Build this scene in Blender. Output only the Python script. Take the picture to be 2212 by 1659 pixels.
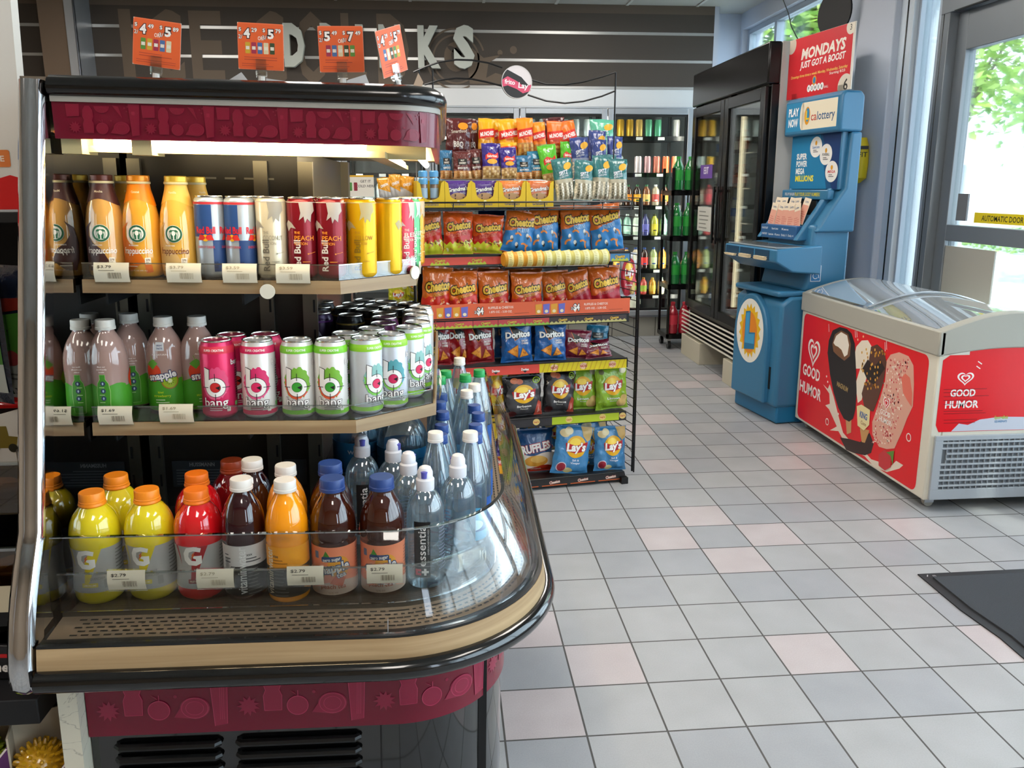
import bpy, bmesh, math, random
from mathutils import Matrix, Vector
PI = math.pi
random.seed(7)
for o in list(bpy.data.objects): bpy.data.objects.remove(o)
S = bpy.context.scene
COL = S.collection
# ---------------------------------------------------------------- camera
F_PX, YAW, PITCH, ROLL, CX, CY, CAMH = 1754.62, .0880, .2162, -.0016, 1115.5, 790.66, 1.345
cam = bpy.data.cameras.new('camera'); camo = bpy.data.objects.new('camera', cam); COL.objects.link(camo)
cam.sensor_width = 36; cam.sensor_fit = 'HORIZONTAL'
cam.lens = F_PX / 2212 * 36
cam.shift_x = -(CX - 1106) / 2212; cam.shift_y = (CY - 829.5) / 2212
cam.clip_start = .05; cam.clip_end = 200
_f = Vector((math.sin(YAW) * math.cos(PITCH), math.cos(YAW) * math.cos(PITCH), -math.sin(PITCH)))
_r0 = Vector((math.cos(YAW), -math.sin(YAW), 0)); _u0 = _r0.cross(_f)
_r = _r0 * math.cos(ROLL) + _u0 * math.sin(ROLL); _u = -_r0 * math.sin(ROLL) + _u0 * math.cos(ROLL)
camo.matrix_world = Matrix(((_r.x, _u.x, -_f.x, 0), (_r.y, _u.y, -_f.y, 0), (_r.z, _u.z, -_f.z, CAMH), (0, 0, 0, 1)))
S.camera = camo
# ---------------------------------------------------------------- world, exposure
S.view_settings.view_transform = 'Standard'; S.view_settings.look = 'None'
S.view_settings.gamma = 1; S.view_settings.exposure = 1.0; S.view_settings.use_curve_mapping = False
W = bpy.data.worlds.new('sky'); S.world = W; W.use_nodes = True
wn = W.node_tree; bg = wn.nodes['Background']
sky = wn.nodes.new('ShaderNodeTexSky'); sky.sky_type = 'HOSEK_WILKIE'; sky.turbidity = 3.5
sky.sun_direction = (.45, -.35, .8)
mx = wn.nodes.new('ShaderNodeMixRGB'); mx.inputs[0].default_value = .72; mx.inputs[2].default_value = (.76, .87, 1.0, 1)
wn.links.new(sky.outputs[0], mx.inputs[1]); wn.links.new(mx.outputs[0], bg.inputs[0]); bg.inputs[1].default_value = 5.0
sl = bpy.data.lights.new('sun', 'SUN'); sl.energy = 5.0; sl.angle = .02; sl.color = (1, .95, .86)
so = bpy.data.objects.new('sun', sl); COL.objects.link(so)
so.rotation_euler = Vector((.25, -.62, .95)).to_track_quat('Z', 'Y').to_euler()
cy = S.cycles
cy.use_denoising = True; cy.max_bounces = 7; cy.diffuse_bounces = 3; cy.glossy_bounces = 4; cy.transmission_bounces = 6; cy.use_adaptive_sampling = True; cy.adaptive_threshold = .03
cy.transparent_max_bounces = 20; cy.caustics_reflective = False; cy.caustics_refractive = False; cy.sample_clamp_indirect = 8
# ---------------------------------------------------------------- frames: pixel -> place
class Frame:
    def __init__(s, M): s.M = M; s.I = M.inverted(); s.o = s.I @ Vector((0, 0, CAMH))
    def _p(s, px, py, k, v):
        d = s.I.to_3x3() @ (_f + _r * ((px - CX) / F_PX) - _u * ((py - CY) / F_PX))
        return s.o + d * ((v - s.o[k]) / d[k])
    def x(s, px, py, v): return s._p(px, py, 0, v)
    def y(s, px, py, v): return s._p(px, py, 1, v)
    def z(s, px, py, v): return s._p(px, py, 2, v)
def T3(x, y, z): return Matrix.Translation((x, y, z))
WORLD = Frame(Matrix.Identity(4))
COOL = Frame(T3(-.6, 0, 1) @ Matrix.Rotation(math.radians(1.05), 4, 'Y') @ T3(.6, 0, -1))
RACK = Frame(T3(.821, 3.54, 0) @ Matrix.Rotation(math.radians(9.5), 4, 'Z'))
TILE = .2064
# ---------------------------------------------------------------- materials
def lin(h):
    if not isinstance(h, str): return tuple(h)
    c = [int(h[i:i + 2], 16) / 255 for i in (0, 2, 4)]
    return tuple(x / 12.92 if x < .04045 else ((x + .055) / 1.055) ** 2.4 for x in c)
_m = {}
def mat(name, col='808080', r=.5, m=0, coat=0, em=0, tr=0, ior=1.45, bump=None, emc=None, spec=None, sss=0):
    if name in _m: return _m[name]
    M = bpy.data.materials.new(name); M.use_nodes = True; _m[name] = M
    b = M.node_tree.nodes['Principled BSDF']; I = b.inputs
    I['Base Color'].default_value = (*lin(col), 1); I['Roughness'].default_value = r; I['Metallic'].default_value = m
    I['Coat Weight'].default_value = coat; I['Coat Roughness'].default_value = .04
    I['Transmission Weight'].default_value = tr; I['IOR'].default_value = ior
    if spec is not None: I['Specular IOR Level'].default_value = spec
    if em: I['Emission Color'].default_value = (*lin(emc or col), 1); I['Emission Strength'].default_value = em
    if bump:
        sc, st = bump; nt = M.node_tree
        n = nt.nodes.new('ShaderNodeTexNoise'); n.inputs['Scale'].default_value = sc; n.inputs['Detail'].default_value = 3
        tc = nt.nodes.new('ShaderNodeTexCoord'); nt.links.new(tc.outputs['Object'], n.inputs['Vector'])
        bp = nt.nodes.new('ShaderNodeBump'); bp.inputs['Strength'].default_value = st; bp.inputs['Distance'].default_value = .01
        nt.links.new(n.outputs[0], bp.inputs['Height']); nt.links.new(bp.outputs[0], I['Normal'])
    M.diffuse_color = (*lin(col), 1)
    return M
def ink(h, r=.42): return mat('print_%s_%d' % (h, r * 100), h, r=r)
def clear(name, tint='f4f8f8', refl=.05, k=1.0):
    if name in _m: return _m[name]
    M = bpy.data.materials.new(name); M.use_nodes = True; _m[name] = M; nt = M.node_tree
    nt.nodes.clear(); o = nt.nodes.new('ShaderNodeOutputMaterial')
    t = nt.nodes.new('ShaderNodeBsdfTransparent'); t.inputs[0].default_value = (*lin(tint), 1)
    g = nt.nodes.new('ShaderNodeBsdfGlossy'); g.inputs['Roughness'].default_value = .02; g.inputs[0].default_value = (k, k, k, 1)
    f = nt.nodes.new('ShaderNodeLayerWeight'); f.inputs[0].default_value = .25
    ad = nt.nodes.new('ShaderNodeMath'); ad.operation = 'MULTIPLY_ADD'; ad.inputs[1].default_value = .75 * k; ad.inputs[2].default_value = refl
    ad.use_clamp = True
    x = nt.nodes.new('ShaderNodeMixShader'); L = nt.links.new
    L(f.outputs['Fresnel'], ad.inputs[0]); L(ad.outputs[0], x.inputs[0]); L(t.outputs[0], x.inputs[1]); L(g.outputs[0], x.inputs[2]); L(x.outputs[0], o.inputs[0])
    return M
def nodes_of(M): return M.node_tree, M.node_tree.nodes['Principled BSDF'], M.node_tree.nodes.new, M.node_tree.links.new
def wood(name, c1, c2, sc=(1.2, 1.2, 26), r=.45):
    M = mat(name, c1, r=r); nt, b, N, L = nodes_of(M)
    tc = N('ShaderNodeTexCoord'); mp = N('ShaderNodeMapping'); mp.inputs['Scale'].default_value = sc
    n = N('ShaderNodeTexNoise'); n.inputs['Scale'].default_value = 2.2; n.inputs['Detail'].default_value = 6; n.inputs['Distortion'].default_value = .6
    cr = N('ShaderNodeValToRGB'); cr.color_ramp.elements[0].position = .3; cr.color_ramp.elements[1].position = .72
    cr.color_ramp.elements[0].color = (*lin(c2), 1); cr.color_ramp.elements[1].color = (*lin(c1), 1)
    L(tc.outputs['Object'], mp.inputs[0]); L(mp.outputs[0], n.inputs['Vector']); L(n.outputs[0], cr.inputs[0]); L(cr.outputs[0], b.inputs['Base Color'])
    return M
CHROME = mat('chrome', 'dcdcde', r=.06, m=1)
CHROMEW = mat('chrome_wavy', 'd0d0d2', r=.07, m=1, bump=(7, .12))
STEEL = mat('brushed_steel', 'b8babd', r=.3, m=1)
ALU = mat('aluminium', 'b9bfc6', r=.35, m=.7)
BLK = mat('black_plastic', '0c0c0d', r=.25)
BLKG = mat('black_gloss', '060607', r=.06, coat=1)
BLKM = mat('black_matt', '0e0e10', r=.6)
WHT = mat('white_plastic', 'e4e4e4', r=.35)
ACR = clear('clear_acrylic', 'fafbfa', .05)
GLS = clear('window_glass', 'f2f7f6', .03)
CG = clear('curved_display_glass', 'fbfcfc', .03, .75)
# ---------------------------------------------------------------- mesh building
class MB:
    def __init__(s): s.v = []; s.f = []; s.mi = []; s.ms = []; s.sh = []
    def _m(s, m):
        if m not in s.ms: s.ms.append(m)
        return s.ms.index(m)
    def add(s, v, f, m=None, M=None, smooth=False):
        k = len(s.v); i = s._m(m)
        s.v += [tuple(M @ Vector(p)) for p in v] if M else [tuple(p) for p in v]
        for q in f: s.f.append(tuple(k + a for a in q)); s.mi.append(i); s.sh.append(smooth)
        return s
    def box(s, x0, y0, z0, x1, y1, z1, m=None, M=None):
        x0, x1 = min(x0, x1), max(x0, x1); y0, y1 = min(y0, y1), max(y0, y1); z0, z1 = min(z0, z1), max(z0, z1)
        v = [(x, y, z) for z in (z0, z1) for y in (y0, y1) for x in (x0, x1)]
        return s.add(v, [(0, 2, 3, 1), (4, 5, 7, 6), (0, 1, 5, 4), (2, 6, 7, 3), (0, 4, 6, 2), (1, 3, 7, 5)], m, M)
    def lathe(s, prof, m=None, n=28, M=None, cap=True, smooth=True, c=(0, 0)):
        v = []; f = []; k = len(prof)
        for i in range(n):
            a = 2 * PI * i / n
            for r, z in prof: v.append((c[0] + r * math.sin(a), c[1] - r * math.cos(a), z))
        for i in range(n):
            j = (i + 1) % n
            for q in range(k - 1): f.append((i * k + q, j * k + q, j * k + q + 1, i * k + q + 1))
        s.add(v, f, m, M, smooth)
        if cap:
            if prof[0][0] > 1e-5: s.add([v[i * k] for i in range(n)], [tuple(reversed(range(n)))], m, M)
            if prof[-1][0] > 1e-5: s.add([v[i * k + k - 1] for i in range(n)], [tuple(range(n))], m, M)
        return s
    def tube(s, pts, r, m=None, n=8, M=None, closed=False, cap=True, el=1.0):
        P = [Vector(p) for p in pts]; K = len(P); v = []; f = []; up = None
        for i, p in enumerate(P):
            a = P[(i - 1) % K] if (i > 0 or closed) else P[i]; b = P[(i + 1) % K] if (i < K - 1 or closed) else P[i]
            t = (b - a).normalized()
            if up is None: up = Vector((0, 0, 1)) if abs(t.z) < .9 else Vector((1, 0, 0))
            x = t.cross(up).normalized(); w = x.cross(t).normalized(); up = w
            rr = r[i] if isinstance(r, (list, tuple)) else r
            for j in range(n):
                q = 2 * PI * j / n; v.append(p + x * (rr * math.cos(q)) + w * (rr * el * math.sin(q)))
        for i in range(K if closed else K - 1):
            i2 = (i + 1) % K
            for j in range(n): j2 = (j + 1) % n; f.append((i * n + j, i * n + j2, i2 * n + j2, i2 * n + j))
        s.add(v, f, m, M, True)
        if cap and not closed:
            s.add(v[:n], [tuple(reversed(range(n)))], m, M); s.add(v[-n:], [tuple(range(n))], m, M)
        return s
    def prism(s, pts, z0, z1, m=None, M=None, smooth=False):
        n = len(pts); v = [(x, y, z0) for x, y in pts] + [(x, y, z1) for x, y in pts]
        s.add(v, [tuple(reversed(range(n))), tuple(range(n, 2 * n))], m, M)
        return s.add(v, [(i, (i + 1) % n, n + (i + 1) % n, n + i) for i in range(n)], m, M, smooth)
    def sweep(s, path, prof, m=None, M=None, closed=False, smooth=True, cap=True):
        """profile (offset outward, z) swept along a 2-D path; outward = right of travel"""
        P = [Vector(p) for p in path]; K = len(P); k = len(prof); v = []; f = []
        for i, p in enumerate(P):
            a = P[i - 1] if i else P[i]; b = P[i + 1] if i < K - 1 else P[i]
            t1 = (p - a).normalized() if i else None; t2 = (b - p).normalized() if i < K - 1 else None
            t = ((t1 or t2) + (t2 or t1)).normalized(); nn = Vector((t.y, -t.x))
            sc = 1 / max(.5, (nn.dot(Vector((t1.y, -t1.x))) if t1 else 1))
            for o, z in prof: q = p + nn * (o * sc); v.append((q.x, q.y, z))
        kk = k if closed else k - 1
        for i in range(K - 1):
            for j in range(kk): j2 = (j + 1) % k; f.append((i * k + j, (i + 1) * k + j, (i + 1) * k + j2, i * k + j2))
        s.add(v, f, m, M, smooth)
        if closed and cap: s.add(v[:k], [tuple(reversed(range(k)))], m, M); s.add(v[-k:], [tuple(range(k))], m, M)
        return s
    def build(s, name, m=None, parent=None, bevel=0, ang=35, seg=2):
        me = bpy.data.meshes.new(name); me.from_pydata(s.v, [], s.f)
        for q in s.ms: me.materials.append(q or m)
        me.polygons.foreach_set('material_index', s.mi); me.polygons.foreach_set('use_smooth', [True] * len(s.f))
        if any(s.sh) or bevel: me.set_sharp_from_angle(angle=math.radians(ang))
        else: me.polygons.foreach_set('use_smooth', [False] * len(s.f))
        me.update()
        o = bpy.data.objects.new(name, me); COL.objects.link(o)
        if parent: o.parent = parent
        if bevel:
            b = o.modifiers.new('bevel', 'BEVEL'); b.width = bevel; b.segments = seg; b.limit_method = 'ANGLE'; b.angle_limit = math.radians(40); b.harden_normals = False
        return o
def weld(o):
    bm = bmesh.new(); bm.from_mesh(o.data); bmesh.ops.remove_doubles(bm, verts=bm.verts, dist=1e-5); bmesh.ops.recalc_face_normals(bm, faces=bm.faces); bm.to_mesh(o.data); bm.free(); return o
def tag(o, label, cat, group=None):
    o['label'] = label; o['category'] = cat
    if group: o['group'] = group
    return o
def thing(name, label, cat, loc=(0, 0, 0), rz=0, group=None, fr=WORLD, rx=0, ry=0):
    o = bpy.data.objects.new(name, None); COL.objects.link(o); o.empty_display_size = .05
    o.matrix_world = fr.M @ T3(*loc) @ Matrix.Rotation(rz, 4, 'Z') @ Matrix.Rotation(rx, 4, 'X') @ Matrix.Rotation(ry, 4, 'Y')
    return tag(o, label, cat, group)
def struct(o): o['kind'] = 'structure'; return o
def dup(root, loc, rz, label, group=None, fr=WORLD, rx=0, ry=0, sc=1):
    def cp(o, par):
        c = o.copy(); COL.objects.link(c)
        if par: c.parent = par
        for ch in CH.get(o.name, ()): cp(ch, c)
        return c
    CH = {}
    def walk(o):
        CH[o.name] = list(o.children)
        for c in o.children: walk(c)
    walk(root); r = cp(root, None)
    r.matrix_world = fr.M @ T3(*loc) @ Matrix.Rotation(rz, 4, 'Z') @ Matrix.Rotation(rx, 4, 'X') @ Matrix.Rotation(ry, 4, 'Y') @ Matrix.Scale(sc, 4)
    r['label'] = label
    if group: r['group'] = group
    return r
_proto = {}
def stock(key, make, loc, rz, label, cat, group=None, fr=WORLD, rx=0, ry=0, name=None, sc=1):
    """first call builds the product with its parts, later calls copy it"""
    if key in _proto: return dup(_proto[key], loc, rz, label, group, fr, rx, ry, sc)
    o = thing(name or cat.replace(' ', '_'), label, cat, (0, 0, 0)); make(o); _proto[key] = o
    o.matrix_world = fr.M @ T3(*loc) @ Matrix.Rotation(rz, 4, 'Z') @ Matrix.Rotation(rx, 4, 'X') @ Matrix.Rotation(ry, 4, 'Y') @ Matrix.Scale(sc, 4)
    if group: o['group'] = group
    return o
# ---------------------------------------------------------------- printed graphics
_txt = {}
def text2d(s, bold=0, shear=0):
    k = (s, bold, shear)
    if k in _txt: return _txt[k]
    c = bpy.data.curves.new('t', 'FONT'); c.body = s; c.size = 1; c.offset = bold; c.shear = shear; c.resolution_u = 2; c.fill_mode = 'FRONT'
    o = bpy.data.objects.new('t', c); COL.objects.link(o)
    dg = bpy.context.evaluated_depsgraph_get(); me = bpy.data.meshes.new_from_object(o.evaluated_get(dg))
    v = [(p.co.x, p.co.y) for p in me.vertices]; f = [tuple(p.vertices) for p in me.polygons]
    bpy.data.objects.remove(o); bpy.data.curves.remove(c); bpy.data.meshes.remove(me)
    if v: x0 = min(p[0] for p in v); x1 = max(p[0] for p in v)
    else: x0 = x1 = 0
    _txt[k] = ([((x - x0), y) for x, y in v], f, x1 - x0); return _txt[k]
class Dec:
    def __init__(s): s.it = []
    def poly(s, pts, col, L=0): s.it.append((list(pts), [tuple(range(len(pts)))], col, L)); return s
    def rect(s, x0, y0, x1, y1, col, L=0): return s.poly([(x0, y0), (x1, y0), (x1, y1), (x0, y1)], col, L)
    def rrect(s, x0, y0, x1, y1, r, col, L=0, n=4):
        p = []
        for cx, cy_, a in ((x1 - r, y0 + r, -90), (x1 - r, y1 - r, 0), (x0 + r, y1 - r, 90), (x0 + r, y0 + r, 180)):
            for i in range(n + 1): t = math.radians(a + 90 * i / n); p.append((cx + r * math.cos(t), cy_ + r * math.sin(t)))
        return s.poly(p, col, L)
    def ell(s, cx, cy_, rx, ry, col, L=0, n=24, rot=0):
        c, d = math.cos(rot), math.sin(rot)
        return s.poly([(cx + rx * math.cos(2 * PI * i / n) * c - ry * math.sin(2 * PI * i / n) * d, cy_ + rx * math.cos(2 * PI * i / n) * d + ry * math.sin(2 * PI * i / n) * c) for i in range(n)], col, L)
    def ring(s, cx, cy_, r0, r1, col, L=0, n=28, a0=0, a1=2 * PI, ex=1):
        v = []; f = []
        for i in range(n + 1):
            a = a0 + (a1 - a0) * i / n
            v += [(cx + r0 * ex * math.cos(a), cy_ + r0 * math.sin(a)), (cx + r1 * ex * math.cos(a), cy_ + r1 * math.sin(a))]
        for i in range(n): f.append((2 * i, 2 * i + 1, 2 * i + 3, 2 * i + 2))
        s.it.append((v, f, col, L)); return s
    def line(s, pts, w, col, L=0):
        v = []; f = []
        for i, p in enumerate(pts):
            a = pts[max(0, i - 1)]; b = pts[min(len(pts) - 1, i + 1)]; dx, dy = b[0] - a[0], b[1] - a[1]; q = math.hypot(dx, dy) or 1
            v += [(p[0] - dy / q * w / 2, p[1] + dx / q * w / 2), (p[0] + dy / q * w / 2, p[1] - dx / q * w / 2)]
        for i in range(len(pts) - 1): f.append((2 * i, 2 * i + 1, 2 * i + 3, 2 * i + 2))
        s.it.append((v, f, col, L)); return s
    def text(s, t, cx, cy_, h, col, L=0, sx=1, bold=.02, shear=0, rot=0, fit=None, out=None, ow=.05, al=0):
        """h = cap height; al 0 centre, -1 left"""
        bold *= .5; ow *= .5
        def put(bd, c, LL, dx=0, dy=0):
            v, f, w = text2d(t, bd, shear); k = h / .72
            v0, f0, w0 = text2d(t, bold, shear)
            kx = (fit / w0) if fit and w0 else k * sx
            cr, sr = math.cos(rot), math.sin(rot); o = []
            for x, y in v:
                X = (x - w / 2) * kx if al == 0 else x * kx
                Y = (y - .36) * k; X += dx; Y += dy
                o.append((cx + X * cr - Y * sr, cy_ + X * sr + Y * cr))
            s.it.append((o, f, c, LL))
        if out: put(bold + ow, out, L); put(bold, col, L + 1)
        else: put(bold, col, L)
        return s
    def lines(s, x0, x1, y, n, dy, w, col, L=0, seed=1):
        R = random.Random(seed)
        for i in range(n): s.rect(x0, y - i * dy, x0 + (x1 - x0) * R.uniform(.6, 1), y - i * dy + w, col, L)
        return s
    def bars(s, x0, x1, y0, y1, col='303030', L=0, seed=1, n=14):
        R = random.Random(seed); x = x0; st = (x1 - x0) / n
        for i in range(n): s.rect(x, y0, x + st * R.choice((.25, .45, .6)), y1, col, L); x += st
        return s
    def build(s, name, parent, fn, cu=(), cv=(), r=.42, xf=None):
        """cu / cv: sequences of cut coordinates so that the print follows its curved surface"""
        V = []; Fc = []; MI = []; LY = []; ms = []
        for v, f, col, L in s.it:
            if xf: v = [xf(*p) for p in v]
            m = col if not isinstance(col, str) else ink(col, r)
            if m not in ms: ms.append(m)
            k = len(V); V += [(p[0], p[1], L) for p in v]; Fc += [tuple(k + a for a in q) for q in f]; MI += [ms.index(m)] * len(f)
        me = bpy.data.meshes.new(name); me.from_pydata(V, [], Fc)
        for m in ms: me.materials.append(m)
        me.polygons.foreach_set('material_index', MI)
        bm = bmesh.new(); bm.from_mesh(me)
        bmesh.ops.triangulate(bm, faces=[q for q in bm.faces if len(q.verts) > 4])
        if V:
            ul = min(p[0] for p in V), max(p[0] for p in V); vl = min(p[1] for p in V), max(p[1] for p in V)
            for cuts, ax, lim in ((cu, 0, ul), (cv, 1, vl)):
                for c in cuts:
                    if lim[0] < c < lim[1]:
                        co = (c, 0, 0) if ax == 0 else (0, c, 0); no = (1, 0, 0) if ax == 0 else (0, 1, 0)
                        bmesh.ops.bisect_plane(bm, geom=bm.verts[:] + bm.edges[:] + bm.faces[:], plane_co=co, plane_no=no, dist=1e-7)
        for q in bm.verts: q.co = Vector(fn(q.co.x, q.co.y, q.co.z))
        for q in bm.faces: q.smooth = True
        bm.to_mesh(me); bm.free(); me.update()
        o = bpy.data.objects.new(name, me); COL.objects.link(o)
        if parent: o.parent = parent
        return o
def flat(eps=.0006, st=.0003, y=0): return lambda u, v, l: (u, y - eps - l * st, v)
def around(prof, eps=.0004, st=.00018):
    """wrap (u,v) round a turned profile [(r,z)..]; u is arc length at the profile's widest radius"""
    R0 = max(r for r, z in prof)
    def rad(z):
        for (r0, z0), (r1, z1) in zip(prof, prof[1:]):
            if z0 <= z <= z1 and z1 > z0: return r0 + (r1 - r0) * (z - z0) / (z1 - z0)
        return R0
    def fn(u, v, l):
        R = rad(v) + eps + l * st; a = u / R0
        return (R * math.sin(a), -R * math.cos(a), v)
    return fn
def cuts(a, b, st): n = max(1, int(round((b - a) / st))); return [a + (b - a) * i / n for i in range(1, n)]
# ================================================================ ROOM
def floor_mat(name, c, c2):
    M = mat(name, c, r=.38); nt, b, N, L = nodes_of(M)
    tc = N('ShaderNodeTexCoord'); n = N('ShaderNodeTexNoise'); n.inputs['Scale'].default_value = 260; n.inputs['Detail'].default_value = 2
    n2 = N('ShaderNodeTexNoise'); n2.inputs['Scale'].default_value = 7
    cr = N('ShaderNodeValToRGB'); cr.color_ramp.elements[0].position = .35; cr.color_ramp.elements[1].position = .65
    cr.color_ramp.elements[0].color = (*lin(c2), 1); cr.color_ramp.elements[1].color = (*lin(c), 1)
    av = N('ShaderNodeMath'); av.operation = 'MULTIPLY_ADD'; av.inputs[1].default_value = .45
    ml = N('ShaderNodeMath'); ml.operation = 'MULTIPLY'; ml.inputs[1].default_value = .55
    L(tc.outputs['Object'], n.inputs[0]); L(tc.outputs['Object'], n2.inputs[0]); L(n2.outputs[0], ml.inputs[0]); L(n.outputs[0], av.inputs[0]); L(ml.outputs[0], av.inputs[2])
    L(av.outputs[0], cr.inputs[0])
    sp = N('ShaderNodeSeparateXYZ'); L(tc.outputs['Object'], sp.inputs[0]); ds = []
    for k, off in ((0, 1.6125), (1, 10.574)):
        a = N('ShaderNodeMath'); a.operation = 'MULTIPLY_ADD'; a.inputs[1].default_value = 1 / TILE; a.inputs[2].default_value = 50 - off
        fr_ = N('ShaderNodeMath'); fr_.operation = 'FRACT'; s_ = N('ShaderNodeMath'); s_.operation = 'SUBTRACT'; s_.inputs[1].default_value = .5
        ab = N('ShaderNodeMath'); ab.operation = 'ABSOLUTE'
        L(sp.outputs[k], a.inputs[0]); L(a.outputs[0], fr_.inputs[0]); L(fr_.outputs[0], s_.inputs[0]); L(s_.outputs[0], ab.inputs[0]); ds.append(ab)
    mxx = N('ShaderNodeMath'); mxx.operation = 'MAXIMUM'; L(ds[0].outputs[0], mxx.inputs[0]); L(ds[1].outputs[0], mxx.inputs[1])
    gt = N('ShaderNodeMath'); gt.operation = 'GREATER_THAN'; gt.inputs[1].default_value = .5 - .0026 / TILE; L(mxx.outputs[0], gt.inputs[0])
    mix = N('ShaderNodeMixRGB'); mix.inputs[2].default_value = (*lin('4c4b48'), 1); L(gt.outputs[0], mix.inputs[0]); L(cr.outputs[0], mix.inputs[1]); L(mix.outputs[0], b.inputs['Base Color'])
    ad = N('ShaderNodeMath'); ad.operation = 'MULTIPLY_ADD'; ad.inputs[1].default_value = .4; ad.inputs[2].default_value = .38; L(gt.outputs[0], ad.inputs[0]); L(ad.outputs[0], b.inputs['Roughness'])
    bp = N('ShaderNodeBump'); bp.inputs['Distance'].default_value = .002; bp.inputs['Strength'].default_value = .5; bp.invert = True
    L(gt.outputs[0], bp.inputs['Height']); L(bp.outputs[0], b.inputs['Normal'])
    return M
FA = floor_mat('tile_grey', 'a6a8aa', '9b9d9e'); FB = floor_mat('tile_grey_cool', '9da0a4', '93969a'); FP = floor_mat('tile_pink', 'bbb4b5', 'aea6a7')
PINK = {(0, 0), (-1, -1), (-1, 1), (2, -4), (3, -5), (3, -3), (4, -4), (3, 0), (6, 0), (7, -4), (3, -8), (6, -8), (7, -9), (4, -12), (3, -11), (6, -16), (7, -17), (7, -15), (8, -21), (6, -22), (8, -14), (9, -20), (-4, 3), (1, 5), (5, 4), (-8, -10), (-3, -18)}
m = MB()
R1 = random.Random(3)
for c in range(-20, 13):
    for r in range(-26, 24):
        x = (c + 1.6125) * TILE; y = (10.574 - (r + 1)) * TILE
        q = FP if (c, r) in PINK else (FA if R1.random() < .55 else FB)
        m.add([(x, y, 0), (x + TILE, y, 0), (x + TILE, y + TILE, 0), (x, y + TILE, 0)], [(0, 1, 2, 3)], q)
struct(m.build('floor'))
YB = 7.287; ZC = 2.86; XR = 2.70; XL = -3.75; YF = -2.6
DK = mat('wall_panel_dark', '433c35', r=.55); DK2 = mat('wall_band_taupe', '5f5347', r=.6)
REV = mat('wall_reveal', 'b9bab8', r=.3, m=.5); WALLW = mat('wall_white', 'c2c9d6', r=.6); TAN = mat('wall_tan', '9c8a76', r=.7)
m = MB()
for z0, z1, q in ((2.79, ZC, DK2), (2.645, 2.79, DK), (2.42, 2.62, DK), (2.20, 2.396, DK)): m.box(XL, YB, z0, 2.36, YB + .12, z1, q)
for z in (2.62, 2.396, 2.178): m.box(XL, YB + .006, z, 2.36, YB + .1, z + .025 if z > 2.3 else 2.2, REV)
struct(m.build('wall_back'))
BASET = mat('base_tile', '8b8a82', r=.5)
m = MB(); x = XL
while x < 2.2: m.box(x + .003, YB - .006, 0, min(x + .2, 2.3), YB + .02, .18, BASET); x += .203
m.box(XL, YB, 0, 2.36, YB + .1, .178, mat('grout', '4c4b48', r=.8)); struct(m.build('baseboard_back', bevel=.003))
m = MB(); m.box(2.36, 7.57, 0, 2.9, 7.7, ZC, WALLW); m.box(2.36, YB, 0, 2.40, 7.6, ZC, WALLW); struct(m.build('wall_alcove'))
m = MB(); m.box(XL - .15, YF, 0, XL, 8.9, ZC, TAN); struct(m.build('wall_left'))
# ceiling with T-bar grid
m = MB(); CT = mat('ceiling_tile', 'b7b6b0', r=.8); CB = mat('ceiling_bar', 'cfcfca', r=.5)
m.box(XL, YF, ZC, 2.9, 8.9, ZC + .05, CT); struct(m.build('ceiling'))
m = MB(); x = -3.3
while x < 2.7: m.box(x, YF, ZC - .006, x + .024, YB, ZC, CB); x += .61
y = YF + .3
while y < YB: m.box(XL, y, ZC - .006, XR, y + .024, ZC, CB); y += .61
struct(m.build('trim_1'))
# pillar at far left with a metal corner strip
a = WORLD.y(78, 0, 7.0); b = WORLD.y(137, 0, 7.0); c = WORLD.y(160, 0, 7.0)
m = MB(); m.box(a.x, 7.0, 0, b.x, YB, ZC, mat('pillar_taupe', '6b5a4a', r=.7)); struct(m.build('wall_column'))
m = MB(); m.box(b.x, 6.985, 0, c.x, YB, ZC, ALU); m.box(c.x - .012, 6.975, 0, c.x, 7.0, ZC, mat('alu_dark', '6b7078', r=.35, m=.7)); struct(m.build('trim_2', bevel=.003))
# right wall : beam, pillar, frames, windows, door
m = MB()
m.box(XR, YF, 2.72, XR + .18, 7.7, ZC, WALLW); m.box(XR, 4.45, 2.62, XR + .18, 5.3, 2.72, WALLW)
m.box(XR, 5.19, 0, XR + .18, 5.62, 2.72, WALLW); m.box(XR, 5.62, 0, XR + .18, 7.7, .9, WALLW); m.box(XR, 7.53, .9, XR + .18, 7.7, 2.72, WALLW)
m.box(XR, YF, 0, XR + .18, 2.15, .45, WALLW); m.box(XR, YF, 2.55, XR + .18, 2.15, 2.72, WALLW)
struct(m.build('wall_right'))
m = MB(); m.box(2.60, 4.77, 0, XR + .2, 5.19, ZC, WALLW); struct(m.build('trim_3', bevel=.008))
m = MB(); m.box(XR - .06, 4.64, 0, XR + .16, 4.77, 2.72, mat('frame_white', 'cfd9e2', r=.4)); m.box(XR - .065, 4.69, 0, XR - .055, 4.70, 2.72, BLK); struct(m.build('trim_4', bevel=.003))
DF = mat('door_frame_grey', '7d8389', r=.4, m=.35)
WF = mat('window_frame_grey', 'a9b4c0', r=.4, m=.3)
def window(n, y0, y1, z0, z1, mull=(), th=.045, X=XR + .05, mt=None):
    mt = mt or WF; m = MB()
    m.box(X, y0, z0, X + .07, y0 + th, z1, mt); m.box(X, y1 - th, z0, X + .07, y1, z1, mt)
    m.box(X, y0 + th, z0, X + .07, y1 - th, z0 + th, mt); m.box(X, y0 + th, z1 - th, X + .07, y1 - th, z1, mt)
    for y in mull: m.box(X, y - th / 2, z0 + th, X + .07, y + th / 2, z1 - th, mt)
    o = struct(m.build('window_%d' % n, bevel=.003)); g = MB(); g.box(X + .03, y0 + th, z0 + th, X + .036, y1 - th, z1 - th, GLS); g.build('pane', parent=o)
    return o
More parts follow.
